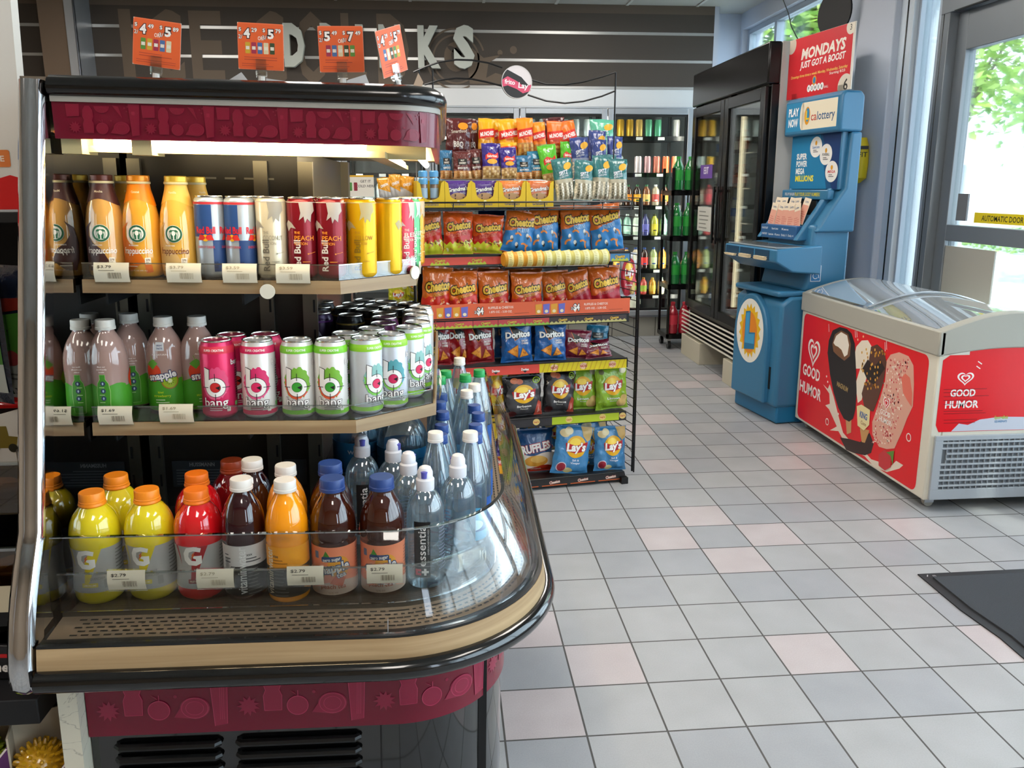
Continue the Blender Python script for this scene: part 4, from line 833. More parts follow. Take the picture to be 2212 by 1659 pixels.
# marble end and base
MRB = mat('marble_end', 'c9c3b0', r=.35); nt, b, N, L = nodes_of(MRB)
nn = N('ShaderNodeTexNoise'); nn.inputs['Scale'].default_value = 9; nn.inputs['Detail'].default_value = 8; nn.inputs['Distortion'].default_value = 2.5; cr = N('ShaderNodeValToRGB'); cr.color_ramp.elements[0].position = .485; cr.color_ramp.elements[1].position = .5; cr.color_ramp.elements[0].color = (*lin('c9c3b0'), 1); cr.color_ramp.elements[1].color = (*lin('a09a8c'), 1); e2 = cr.color_ramp.elements.new(.515); e2.color = (*lin('c9c3b0'), 1)
tc = N('ShaderNodeTexCoord'); L(tc.outputs['Object'], nn.inputs['Vector']); L(nn.outputs[0], cr.inputs[0]); L(cr.outputs[0], b.inputs['Base Color'])
m = MB(); m.box(-.618, 1.205, .0, -.588, BACKY, .618, MRB); cp(m.build('marble_end', parent=dc))
SP = [(-.586, 1.228), (-.45, 1.228), (-.3, 1.228)] + arc(-.09, 1.428, .2, -90, 0, 20) + [(.112, 1.7), (.114, BACKY)]
m = MB(); m.sweep(SP, [(0, .630), (0, .466), (-.02, .466), (-.02, .630)], MAG, closed=True); sk = cp(m.build('skirt_panel', parent=dc))
m = MB(); m.sweep(SP, [(-.006, .466), (-.006, .036), (-.03, .036), (-.03, .466)], BLKG, closed=True); m.box(-.586, 1.3, .02, .07, BACKY, .57, BLKM); bp_ = cp(m.build('base_panel', parent=dc))
m = MB(); m.sweep(SP, [(-.012, .036), (-.004, .016), (-.03, .016)], BLKM); cp(m.build('toe_strip', parent=dc))
for gx0, gx1 in ((-.545, -.38), (-.35, -.15)):
    m = MB()
    for k in range(14):
        z = .444 - k * .024; m.tube([(gx0, 1.232, z), (gx0 + .006, 1.226, z), (gx1 - .006, 1.226, z), (gx1, 1.232, z)], .0062, mat('louver_black', '0a0a0b', r=.38), 8)
    cp(m.build('louver_panel', parent=dc))
m = MB(); m.box(-.115, 1.2325, .03, -.112, 1.2345, .466, mat('seam_black', '020202')); cp(m.build('seam', parent=dc))
# skirt graphics wrapped on the curved skirt
def along(path):
    L_ = [0]
    for a, b in zip(path, path[1:]): L_.append(L_[-1] + math.dist(a, b))
    def at(u):
        u = max(0, min(L_[-1] - 1e-6, u)); i = 0
        while L_[i + 1] < u: i += 1
        t = (u - L_[i]) / (L_[i + 1] - L_[i]); a, b = path[i], path[i + 1]; d = math.dist(a, b)
        return a[0] + (b[0] - a[0]) * t, a[1] + (b[1] - a[1]) * t, (b[1] - a[1]) / d, -(b[0] - a[0]) / d
    return at
def on_path(path, eps=.0008, st=.0003, off=0):
    at = along(path)
    def fn(u, v, l): x, y, nx_, ny_ = at(u); o_ = off + eps + l * st; return (x + nx_ * o_, y + ny_ * o_, v)
    return fn
def food_pattern(D, x0, x1, z0, z1, c, cl_, seed=1):
    h = z1 - z0; x = x0 + .03; k = 0; n0 = len(D.it)
    while x < x1 - .02:
        s = k % 5; zc = z0 + h * .3; zt = z0 + h * .78; w = .0011
        if s == 0:
            D.poly([(x - .018 + .0, zt - .02), (x + .018, zt - .018), (x + .02, zt + .02), (x - .02, zt + .02)], c, 0); D.line([(x - .018, zt + .02), (x - .017, zt - .018), (x + .018, zt - .016), (x + .019, zt + .02)], w, cl_, 1)
            D.poly([(x + .004 + (.019 if i % 2 else .011) * math.cos(PI * i / 11), zc + (.019 if i % 2 else .011) * math.sin(PI * i / 11)) for i in range(22)], c, 0); x += .044
        elif s == 1:
            P = [(-.014, -.036), (.014, -.036), (.015, -.01), (.011, 0), (.015, .012), (.014, .03), (.006, .042), (-.006, .042), (-.014, .03), (-.015, .012), (-.011, 0), (-.015, -.01)]; P = [(x + a, z0 + h * .5 + b * 1.05) for a, b in P]; D.poly(P, c, 0); D.line(P + [P[0]], w, cl_, 1); x += .04
        elif s == 2:
            D.ell(x, zc - .002, .017, .018, c, 0); D.ring(x, zc - .002, .0165, .0178, cl_, 1); D.poly([(x - .012, zc + .026), (x, zc + .016), (x - .004, zc + .022)], c, 1); D.line([(x + .001, zc + .014), (x + .001, zc + .026)], w, cl_, 1)
            P = [(x - .02 + .022 * (1 - math.cos(PI * i / 10)), zt + .014 - .02 * math.sin(PI * i / 10)) for i in range(11)]; D.poly(P, c, 0); D.line(P, w, cl_, 1); [D.line([(x + .002, zt + .013), P[i]], w * .7, cl_, 1) for i in (2, 4, 6, 8)]; x += .045
        elif s == 3:
            D.ell(x + .012, zc, .024, .02, c, 0); D.ring(x + .012, zc, .018, .019, cl_, 1, ex=1.15); D.ring(x + .012, zc, .012, .0128, cl_, 1, ex=1.15); D.poly([(x - .012, zc), (x - .022, zc - .016), (x + .004, zc - .019)], c, 0); D.poly([(x - .012, zt + .018), (x + .006, zt + .014), (x + .016, zt - .022)], c, 0); [D.ell(x + a, zt + b, .0026, .0026, c, 0, 10) for a, b in ((.024, .01), (.03, .0), (.033, .014))]; D.ell(x - .018, zc + .022, .003, .003, c, 0, 10); x += .052
        else:
            P = [(x - .016, zt + .022), (x + .016, zt + .022), (x + .011, z0 + .012), (x - .009, z0 + .008)]; D.poly(P, c, 0); D.line(P + [P[0]], w, cl_, 1); D.rrect(x - .008, zt - .012, x + .002, zt, .001, cl_, 1); [D.line([(x + a, zt - .02), (x + a - .002, z0 + .02)], w * .6, cl_, 1) for a in (.002, .005, .008)]; x += .042
        k += 1
    for i in range(n0, len(D.it)): v, f, cc, l = D.it[i]; D.it[i] = (v, f, cc, l * 1.5 + (i % 7) * .18)
    return D
plen = sum(math.dist(a, b) for a, b in zip(SP, SP[1:]))
D = food_pattern(Dec(), .0, .92, .470, .612, '8c1e3a', 'b83c5a'); D.build('print', sk, on_path(SP), cuts(0, plen, .012), r=.3)
# bumper, wood band, glass, grille, deck, fence
m = MB(); m.sweep(BP, [(.004 + .0165 * math.cos(a), .638 + .0165 * math.sin(a)) for a in [2 * PI * i / 18 for i in range(18)]], mat('bumper_black', '0b0b0b', r=.16, coat=.6), closed=True); cp(m.build('bumper', parent=dc, ang=60))
m = MB(); m.sweep(BP, [(.003, .648), (.001, .665), (-.003, .686), (-.014, .686), (-.012, .63), (0, .63)], WD, closed=True); cp(m.build('wood_band', parent=dc, ang=30))
m = MB(); m.sweep(BP, [(-.004, .686), (-.004, .690), (-.024, .690), (-.024, .686)], mat('glass_channel', '18191a', r=.3), closed=True); cp(m.build('glass_channel', parent=dc))
m = MB(); m.sweep(BP, [(-.010, .690), (-.013, .708), (-.022, .732), (-.034, .758), (-.048, .782), (-.062, .806), (-.076, .828), (-.081, .828), (-.067, .806), (-.053, .782), (-.039, .758), (-.027, .732), (-.018, .708), (-.015, .690)], CG, closed=True); cp(m.build('curved_glass', parent=dc, ang=30)); m = MB(); m.sweep(BP, [(-.0755, .8275), (-.0755, .8295), (-.0815, .8295), (-.0815, .8275)], clear('glass_edge', 'b8c8c0', .35), closed=True); cp(m.build('glass_edge', parent=dc))
m = MB(); x = -.092; m.box(x, 1.137, .69, x + .001, 1.145, .71, ALU); cp(m.build('glass_joint', parent=dc))
GRL = mat('grille_plate', '94806a', r=.35, m=.3)
GP = BP
m = MB(); m.sweep(GP, [(-.026, .676), (-.026, .683), (-.090, .690), (-.090, .676)], GRL, closed=True); gr = cp(m.build('air_grille', parent=dc))
D = Dec(); L_ = sum(math.dist(a, b) for a, b in zip(GP, GP[1:])); RG = random.Random(1)
for r_ in range(5):
    u = .03 + (r_ % 2) * .008
    while u < L_ - .02: D.rect(u, r_, u + .011, r_ + .35, '15130f'); u += .0165
at_ = along(GP); D.build('slots', gr, lambda u, v, l: (at_(u)[0] + at_(u)[2] * (-.040 - .0095 * v), at_(u)[1] + at_(u)[3] * (-.040 - .0095 * v), .6853 + .00105 * v), cuts(0, L_, .02))
def inset(path, off):
    o = []
    for i, p in enumerate(path):
        a = path[max(0, i - 1)]; b = path[min(len(path) - 1, i + 1)]; d = math.dist(a, b); o.append((p[0] + (b[1] - a[1]) / d * off, p[1] - (b[0] - a[0]) / d * off))
    return o
DK_ = mat('deck_black', '3c362d', r=.22)
m = MB(); dp = inset(BP, -.090); m.prism([(x, y) for x, y in dp] + [(-.6, BACKY)], .63, .700, DK_); cp(m.build('deck', parent=dc))
fp_ = inset(BP, -.086)[:-3]
m = MB(); m.sweep(fp_, [(0, .700), (0, .764), (-.003, .764), (-.003, .700)], ACR, closed=True); m.sweep(fp_, [(.0005, .7625), (.0005, .765), (-.0035, .765), (-.0035, .7625)], clear('acrylic_edge', 'c8d0c8', .3), closed=True); cp(m.build('deck_fence', parent=dc))
# spine, uprights
BKY = 1.64; SPR = -.285
m = MB(); m.box(-.60, BKY, .700, SPR, BACKY, 1.42, mat('spine_black', '26231f', r=.35)); spn = cp(m.build('back_panel', parent=dc))
m = MB(); m.box(-.56, 2.3, .036, .09, BACKY, .63, BLKM); cp(m.build('rear_base', parent=dc))
SLT = mat('slot_light', '8a8678', r=.5)
m = MB()
for i in range(6): m.box(-.53 + i * .036 - (.0), BKY - .001, 1.365, -.51 + i * .036, BKY + .002, 1.3685, SLT)
m.box(-.492, BKY - .006, 1.33, -.482, BKY, 1.345, STEEL); cp(m.build('panel_slots', parent=spn)); 
for o_ in list(spn.children): o_.location = (0, 0, 0)
UPR = mat('upright_steel', '6f6c62', r=.35, m=.8)
for x0, x1 in ((-.598, -.574), (-.366, -.340), (SPR + .002, SPR + .03)):
    m = MB(); m.box(x0, BKY - .012, .69, x1, BKY - .002, 1.40, UPR); [m.box(x1 - .008, BKY - .013, .75 + .06 * k, x1 - .004, BKY - .0118, .775 + .06 * k, BLKM) for k in range(10)]; cp(m.build('upright', parent=dc))
m = MB(); m.box(SPR, BKY, .69, SPR + .025, BACKY, .72, BLKM); [m.box(SPR, 2.32, .69, SPR + .02, 2.36, 1.42, UPR)]; cp(m.build('rear_upright', parent=dc))
m = MB(); m.box(-.56, BKY - .003, .745, -.40, BKY - .001, .80, mat('rating_plate', '3c4044', r=.4)); pt = cp(m.build('rating_plate', parent=dc))
D = Dec()
for x0 in (-.56, ): D.text('HUSSMANN', x0 + .06, .793, .008, '9a9c9e', 1, fit=.05, bold=.06); D.lines(x0 + .008, x0 + .15, .78, 6, .006, .002, '707478', 1)
D.build('print', pt, flat(y=BKY - .003))
m = MB(); m.box(-.335, BKY - .003, .745, -.29, BKY - .001, .80, _m['rating_plate']); cp(m.build('rating_plate', parent=dc))
# shelves
def shelf(path, z, nm, th=.023):
    poly = path + [(path[-1][0] - .0, 2.3), (SPR + .004, 2.3), (SPR + .004, BKY - .014), (-.597, BKY - .014)]
    m = MB(); m.prism(poly, z - .012, z, mat('shelf_black', '171615', r=.22)); s_ = cp(m.build('shelf', parent=dc))
    pp = path + [(path[-1][0], 2.3)]
    m = MB(); m.sweep(pp, [(.004, z - .001), (.006, z - th), (-.004, z - th), (-.004, z - .001)], WD2, closed=True, smooth=False); w_ = m.build('wood_lip', parent=s_)
    m = MB(); m.sweep(pp, [(.0, z), (.0, z + .026), (-.0025, z + .026), (-.0025, z)], ACR, closed=True, smooth=False); m.sweep(pp, [(.0004, z + .025), (.0004, z + .0268), (-.003, z + .0268), (-.003, z + .025)], _m['acrylic_edge'], closed=True, smooth=False); m.build('price_fence', parent=s_)
    for x in (-.584, -.355):
        m = MB(); m.box(x - .002, path[0][1] + .05, z - .05, x + .002, BKY - .014, z - .013, BLKM); m.build('bracket', parent=s_)
    return s_
Z1, Z2, ZD = 1.199, .957, .700
shelf([(-.600, 1.402), (-.182, 1.402), (-.062, 1.535)], Z1, 'upper'); shelf([(-.600, 1.388), (-.160, 1.388), (-.026, 1.500)], Z2, 'lower')
# canopy
CPTH = [(-.598, 1.345), (-.4, 1.345), (-.2, 1.345)] + arc(-.087, 1.42, .075, -90, 0, 12) + [(-.012, 1.8), (-.012, BACKY)]
m = MB(); m.sweep(CPTH, [(-.004, 1.420), (-.002, 1.474), (-.014, 1.474), (-.014, 1.420)], MAG, closed=True); fa = cp(m.build('fascia', parent=dc, ang=30))
D = food_pattern(Dec(), .03, 1.18, 0, .108, '7c162c', '8c2238'); D.build('print', fa, on_path(CPTH, off=-.002), cuts(0, 1.5, .012), r=.3, xf=lambda u, v: (u * .5, 1.4215 + v * .48))
m = MB(); m.sweep(CPTH, [(.002, 1.474), (.002, 1.482), (-.012, 1.482), (-.012, 1.474)], mat('trim_grey', '9a958c', r=.4), closed=True); cp(m.build('trim_strip', parent=dc))
m = MB(); m.sweep(CPTH, [(.002, 1.482), (.010, 1.487), (.013, 1.495), (.008, 1.506), (-.004, 1.513), (-.03, 1.513), (-.03, 1.482)], mat('canopy_black', '0a0a0a', r=.22, coat=.4), closed=True); m.prism([(x, y) for x, y in inset(CPTH, -.02)] + [(-.6, BACKY)], 1.49, 1.508, BLKM); cp(m.build('canopy_top', parent=dc, ang=50))
m = MB(); m.prism([(x, y) for x, y in inset(CPTH, -.012)] + [(-.598, BACKY)], 1.425, 1.43, mat('canopy_underside', '7d6f56', r=.5)); cp(m.build('canopy_underside', parent=dc))
CRM = mat('lamp_rail_cream', 'c8b888', r=.35)
m = MB(); m.box(-.59, 1.385, 1.402, -.10, 1.415, 1.412, CRM); [m.box(x, 1.36, 1.398, x + .03, 1.42, 1.425, CRM) for x in (-.595, -.49)]; m.box(-.13, 1.42, 1.402, -.10, 2.3, 1.412, CRM); cp(m.build('lamp_rail', parent=dc))
LAMP = mat('canopy_lamp', 'fff0c8', em=26, emc='ffe8b8')
for pts in ([(-.55, 1.375, 1.416), (-.13, 1.375, 1.416)], [(-.05, 1.47, 1.414), (-.05, 2.25, 1.414)], [(-.11, 1.50, 1.414), (-.11, 2.2, 1.414)]):
    m = MB(); m.tube(pts, .0075, LAMP, 10); cp(m.build('lamp_tube', parent=dc))
for s_ in (-.045,): m = MB(); m.box(-.135, 1.44, 1.402, -.035, 1.46, 1.425, CRM); cp(m.build('lamp_holder', parent=dc))
# ================================================================ PRODUCTS IN THE CASE
def lathe_bottle(o, P, m, name='body', n=32): mb = MB(); mb.lathe(P, m, n); return mb.build(name, parent=o)
def cap(o, r, z0, z1, m, ribs=True, name='cap'):
    mb = MB(); n = 40; v = []; f = []
    prof = [(1.0, z0), (1.0, z0 + (z1 - z0) * .25), (.97, z0 + (z1 - z0) * .3), (.96, z1 - .0015), (.9, z1)]
    for i in range(n):
        a = 2 * PI * i / n
        for k, (q_, z) in enumerate(prof): rr = r * q_ * (1 - (.025 if (ribs and i % 2 and 1 < k < 4) else 0)); v.append((rr * math.sin(a), -rr * math.cos(a), z))
    k = len(prof)
    for i in range(n):
        j = (i + 1) % n; f += [(i * k + q_, j * k + q_, j * k + q_ + 1, i * k + q_ + 1) for q_ in range(k - 1)]
    mb.add(v, f, m, None, True); mb.add([v[i * k + k - 1] for i in range(n)], [tuple(range(n))], m); return mb.build(name, parent=o)
def smooth(P, it=2):
    for _ in range(it):
        Q = [P[0]]
        for a, b in zip(P, P[1:]): Q += [(a[0] * .75 + b[0] * .25, a[1] * .75 + b[1] * .25), (a[0] * .25 + b[0] * .75, a[1] * .25 + b[1] * .75)]
        P = Q + [P[-1]]
    return P
def wrapcuts(r, st=.006): return cuts(-PI * r, PI * r, st)
# --- 1 coffee drink glass bottles
def mk_frapp(liq, capc, neckc, swoosh, txt):
    def f(o):
        P = smooth([(.028, 0), (.0335, .004), (.0335, .05), (.034, .085), (.031, .115), (.0245, .14), (.0195, .158), (.0185, .17)])
        lathe_bottle(o, P, mat('coffee_' + liq, liq, r=.07, coat=1, sss=0)); fn = around(P); r0 = max(p[0] for p in P)
        cap(o, .0205, .167, .181, mat('frapcap_' + capc, capc, r=.3, m=.3), False)
        m = MB(); m.lathe([(.0207, .166), (.0212, .168), (.0207, .170)], mat('cap_cream', 'd8c898', r=.35), 24); m.build('cap_ring', parent=o)
        D = Dec(); W_ = PI * r0
        D.poly([(-W_, .168), (-W_, .133)] + [(-W_ + 2 * W_ * i / 24, .133 + .006 * math.cos(i * PI / 6)) for i in range(1, 24)] + [(W_, .133), (W_, .168)], neckc)
        D.text(txt, .0, .152, .004, 'e8d8b8', 1, fit=.022)
        D.poly([(-.028, .012), (-.012, .012), (.012, .03), (.002, .05), (-.014, .062), (-.022, .075), (-.02, .09), (-.014, .1), (-.03, .088), (-.036, .06), (-.034, .03)], swoosh, 1)
        D.poly([(.014, .008), (.026, .010), (.024, .022), (.010, .030)], swoosh, 1)
        cx, cz = .002, .079; D.ell(cx, cz, .0155, .0155, 'e6e4d8', 2, 30); D.ring(cx, cz, .0115, .0148, '1f5a3a', 3); 
        D.poly([(cx - .007, cz - .010), (cx - .009, cz - .002), (cx - .0075, cz + .005), (cx - .003, cz + .0085), (cx + .003, cz + .0085), (cx + .0075, cz + .005), (cx + .009, cz - .002), (cx + .007, cz - .010)], '2a6a48', 3)
        D.ell(cx, cz + .001, .0034, .0044, 'f0eee4', 4, 14); [D.line([(cx + s * .0045, cz + .003), (cx + s * .0062, cz - .002), (cx + s * .005, cz - .009)], .0013, 'f0eee4', 4) for s in (-1, 1)]; [D.line([(cx + s * .0068, cz + .003), (cx + s * .0083, cz - .003), (cx + s * .0072, cz - .009)], .0009, 'f0eee4', 4) for s in (-1, 1)]
        D.poly([(cx - .005, cz + .0105), (cx - .004, cz + .007), (cx + .004, cz + .007), (cx + .005, cz + .0105), (cx + .002, cz + .009), (cx, cz + .0125), (cx - .002, cz + .009)], 'f0eee4', 5); D.line([(cx, cz - .003), (cx, cz - .010)], .002, 'f0eee4', 4)
        D.text('STARBUCKS', -.006, .058, .0022, 'efe8da', 2, fit=.018, bold=.05); D.text('frappuccino', .0, .049, .0115, 'f4efe4' if swoosh != 'd8b070' else '7a3c18', 2, fit=.054, shear=.15, bold=.03)
        D.line([(-.008, .043), (.022, .046)], .0008, 'f4efe4', 2); D.rrect(.012, .024, .0225, .036, .0015, 'efe6d2', 3); D.text('270', .0172, .032, .0036, '6a4a2a', 4, fit=.007, bold=.05); D.lines(.0135, .021, .0275, 2, .002, .0008, '8a7050', 4)
        D.lines(-.022, .01, .02, 1, .003, .0012, 'f0e8d8', 2); D.text('13.7 FL OZ (405 mL)', .0, .013, .0022, 'f0e8d8', 2, fit=.03)
        D.build('label', o, fn, wrapcuts(r0, .005), [.132, .136, .14, .144, .15, .156, .162] + cuts(.0, .13, .006))
    return f
FR = {'mocha': mk_frapp('d09c50', '5a2c20', '4a2520', '3c1c18', 'Mocha'), 'caramel': mk_frapp('e0a034', 'e08a1e', 'e8820c', 'd86a10', 'Caramel'), 'vanilla': mk_frapp('deaa48', 'e0b840', 'e0b04c', 'd8b070', 'Vanilla')}
def at1(px, Y): Y -= .015; p = COOL.y(px, 560, Y); return (p.x, Y, Z1 + .0005)
for key, px, Y, rz, lab, cat_ in (('mocha', 234, 1.462, .05, 'mocha coffee drink bottle with brown cap, nearest the mirrored end panel', 0), ('caramel', 312, 1.462, .0, 'caramel coffee drink bottle with orange neck and orange cap', 0), ('vanilla', 391, 1.462, -.05, 'vanilla coffee drink bottle with yellow cap, next to the blue silver cans', 0),
                              ('vanilla', 285, 1.545, .5, 'vanilla coffee bottle in the second row, showing between mocha and caramel', 0), ('caramel', 352, 1.56, .2, 'orange capped caramel bottle in the second row between caramel and vanilla', 0), ('vanilla', 432, 1.535, .9, 'yellow capped vanilla bottle in the second row behind the front vanilla one', 0)):
    if px == 352: continue
    o = stock('fr_' + key, FR[key], at1(px, Y), rz, 'glass ' + lab, 'coffee drink bottle', 'coffee drink bottles on the upper shelf', COOL); o.matrix_world = o.matrix_world @ Matrix.Diagonal((.91, .91, .93, 1))
# --- 2 slim energy cans
def can_metal(o, r, h, body, neckz=.9, rough=.25, met=.35):
    P = [(r * .76, 0), (r * .86, .002), (r * .99, h * .045), (r, h * .06), (r, h * neckz), (r * .97, h * (neckz + .02)), (r * .86, h * .975), (r * .87, h * .985)]
    lathe_bottle(o, P, mat('canmetal_' + body, body, r=rough, m=met), 'body', 36)
    m = MB(); m.lathe([(r * .865, h * .978), (r * .885, h * .99), (r * .87, h), (r * .80, h * .998), (r * .77, h * .975), (.0005, h * .972)], mat('can_lid', 'c9c4b8', r=.22, m=1), 36, cap=False); m.build('lid', parent=o)
    m = MB(); m.box(-.008, -.012, h * .974, .008, .006, h * .982, mat('can_tab', 'd0cabc', r=.25, m=1)); m.build('pull_tab', parent=o, bevel=.001)
    return P
def slim(kind):
    r, h = .0265, .146
    def f(o):
        body = {'blue': 'a9b2ba', 'coco': 'd8cfb4', 'peach': '7c1420', 'yellow': 'e2b010', 'red': 'c83848', 'green': '58b070', 'amber': 'e0900e'}[kind]
        P = can_metal(o, r, h, body, .93); D = Dec(); W_ = PI * r; t1 = {'blue': 'c8242c', 'coco': 'a59f8c', 'peach': 'e8a030', 'yellow': 'a87408', 'red': 'f0d0c0', 'green': 'd8f0dc', 'amber': 'f0d080'}[kind]
        if kind == 'blue':
            for k in (-1, 1): c = k * W_ / 2; D.poly([(c - W_ / 2, .012), (c - .001, .012), (c - .006, .068), (c - W_ / 2, .068)], '1f3c70', 0); D.poly([(c + .002, .074), (c + .008, .13), (c + W_ / 2, .13), (c + W_ / 2, .074)], '24467e', 0)
            D.rect(-W_, .131, W_, .135, 'b83038', 1)
            for c in (-.012, .03): D.text('Red Bull', c, .086, .012, 'cc2430', 2, fit=.034, bold=.07); D.ell(c - .0, .072, .006, .006, 'e8b020', 2); D.poly([(c - .014, .068), (c - .010, .078), (c - .003, .077), (c, .072), (c - .004, .068)], 'd03028', 3); D.poly([(c + .014, .068), (c + .010, .078), (c + .003, .077), (c, .072), (c + .004, .068)], 'd03028', 3); D.text('ENERGY DRINK', c, .056, .0045, 'b83a50', 3, fit=.03, bold=.02)
            D.rrect(.0, .018, .007, .03, .001, '1a2c54', 3)
        else:
            hd_ = {'coco': '8f8c84', 'peach': 'a8a098', 'yellow': 'b8a878', 'red': 'c0b0b0', 'green': 'b0c8b8', 'amber': 'b8a080'}[kind]
            D.poly([(-.004, .137), (-.001, .118), (-.004, .105), (.004, .112), (.006, .100), (.010, .108), (.016, .102), (.018, .115), (.024, .122), (.022, .137)], hd_, 1); D.poly([(-.026, .105), (-.018, .100), (-.010, .090), (-.020, .092), (-.026, .085), (-.034, .098)], hd_, 1)
            nm = {'coco': 'COCONUT', 'peach': 'PEACH', 'yellow': 'YELLOW', 'red': 'RED', 'green': 'GREEN', 'amber': 'AMBER'}[kind]; tc_ = {'coco': '8a8474', 'peach': 'e88a20'}.get(kind, t1)
            D.text('THE', -.013, .083, .0045, tc_, 2, bold=.05, fit=.010, al=-1); D.text(nm, -.013, .0735, .0085, tc_, 2, bold=.02, fit=.034, al=-1); D.text('EDITION', -.013, .0635, .005, tc_, 2, fit=.022, al=-1, bold=.02)
            D.text('Red Bull', -.009, .042, .0115, {'coco': '6a6458', 'yellow': '8a6a10', 'green': 'e0f0e4'}.get(kind, 'd8d0c8'), 2, fit=.056, rot=PI / 2, bold=.05); D.line([(.010, .045), (.024, .048)], .0007, tc_, 2); D.ell(.010, .045, .0014, .0014, tc_, 2, 10); D.lines(.0, .02, .030, 1, .003, .0012, tc_, 2)
            D.rect(-W_, .136, W_, .1375, hd_, 0); D.lines(.045, .075, .1, 12, .006, .0016, '504030', 2, 3)
        D.build('label', o, around(P), wrapcuts(r, .005))
    return f
slims = (('blue', 457, 1.452, .35, 'blue and silver energy can beside the vanilla coffee bottle'), ('blue', 521, 1.452, .1, 'blue and silver energy can, second from the coffee bottles'), ('coco', 588, 1.452, .1, 'cream coloured coconut edition energy can'), ('peach', 654, 1.455, .12, 'dark red peach edition energy can, left of the pair'), ('peach', 716, 1.455, .0, 'dark red peach edition energy can, right of the pair'), ('yellow', 782, 1.478, .1, 'bright yellow energy can on the shelf corner, front one'), ('yellow', 838, 1.528, 1.9, 'bright yellow energy can turned to its small print side'), ('red', 866, 1.585, .8, 'pink red energy can behind the yellow ones, mostly hidden'), ('green', 880, 1.64, .9, 'green energy can at the right end of the upper shelf'), ('amber', 890, 1.70, .9, 'orange energy can behind the green one at the shelf end'),
         ('amber', 742, 1.515, .0, 'orange energy can standing in for a reflection between the red and yellow cans'), ('coco', 548, 1.515, .4, 'cream energy can behind between the blue and the coconut cans'), ('red', 690, 1.52, .4, 'red energy can in the second row behind the peach pair'))  # orange can between peach and yellow is added in place of a reflection
for kd, px, Y, rz, lab in slims: Y -= .012; p = COOL.y(px, 520, Y); o = stock('sl_' + kd, slim(kd), (p.x, Y, Z1 + .0005), rz, 'slim ' + lab, 'energy drink can', 'slim energy cans on the upper shelf', COOL); o.matrix_world = o.matrix_world @ Matrix.Diagonal((.965, .965, .94, 1))
# --- 3 fruit drink bottles on the lower shelf
def frd(o):
    P = smooth([(.030, 0), (.0350, .004), (.0355, .03), (.0340, .06), (.0355, .09), (.0345, .115), (.028, .138), (.019, .153), (.0145, .160), (.0140, .168)])
    lathe_bottle(o, P, mat('fruit_drink_pink', 'a98a80', r=.08, coat=1)); cap(o, .0178, .163, .181, mat('cap_offwhite', 'd2cfc6', r=.4))
    r0 = .0355; W_ = PI * r0; D = Dec(); G = '4a9a28'
    D.poly([(-W_, .004), (W_, .004)] + [(W_ - 2 * W_ * i / 24, .062 + .004 * math.sin(i)) for i in range(25)], G)
    D.text('snapple', .002, .073, .0135, 'f0ece8', 5, fit=.052, bold=.07, rot=.16, out='22305c', ow=.16)
    D.ell(-.014, .078, .015, .018, 'd8401c', 2); D.poly([(-.026, .094), (-.014, .084), (-.004, .096), (-.012, .104), (-.02, .100)], '5a9a28', 3); D.line([(-.014, .1), (-.018, .11)], .0012, '6aa030', 3); D.ell(.016, .062, .016, .016, 'a86a30', 3); D.ell(.016, .062, .014, .014, '9ab820', 4); D.ell(.016, .062, .004, .004, 'd8e0a0', 5, 12)
    for i in range(10): a = i * .628; D.ell(.016 + .0065 * math.cos(a), .062 + .0065 * math.sin(a), .0009, .0009, '303010', 5, 6)
    D.text('kiwi', -.002, .040, .0045, 'c8d820', 2, fit=.010); D.text('strawberry', .0, .033, .005, 'c8d820', 2, fit=.032, bold=.02); D.lines(-.012, .014, .024, 2, .005, .0015, 'd8e8c0', 2)
    D.rrect(-.009, .120, .009, .136, .001, 'd0d0d0', 2); D.text('GREAT', 0, .130, .003, '2a3a6a', 3, fit=.013, bold=.05); D.text('TASTE', 0, .1245, .003, '2a3a6a', 3, fit=.013, bold=.05); D.text('ALL NATURAL', 0, .113, .003, 'f0e8e0', 2, fit=.03)
    for c in (W_ * .62,):
        D.text('Meet our', c, .098, .0028, 'f0e4dc', 2, fit=.014); D.text('eco-friendly', c, .093, .0028, 'f0e4dc', 2, fit=.018); D.text('bottle.', c, .088, .0028, 'f0e4dc', 2, fit=.010)
        P2 = [(-.010, .010), (.010, .010), (.012, .05), (.010, .066), (.005, .074), (.005, .083), (-.005, .083), (-.005, .074), (-.010, .066), (-.012, .05)]; D.poly([(c + a, b) for a, b in P2], '3f8a22', 1); D.line([(c + a, b) for a, b in P2 + [P2[0]]], .0008, 'a8d080', 2)
        for z in (.066, .052, .038): D.ell(c, z, .0045, .0045, '2a3a5a', 3, 16); D.ell(c, z, .0015, .0025, 'a8c0d0', 4, 8); D.lines(c - .007, c + .007, z - .008, 1, .002, .001, 'c8e0a8', 3)
    D.text('snapple', -W_ * .68, .073, .008, 'f0ece8', 5, fit=.036, bold=.07, rot=.16, out='22305c', ow=.16); D.ell(-W_ * .68 - .012, .07, .014, .018, 'd8401c', 2); D.ell(-W_ * .68 + .014, .062, .015, .015, '9ab820', 3)
    D.build('label', o, around(P), wrapcuts(r0, .006), cuts(0, .14, .01))
r0f = .0355
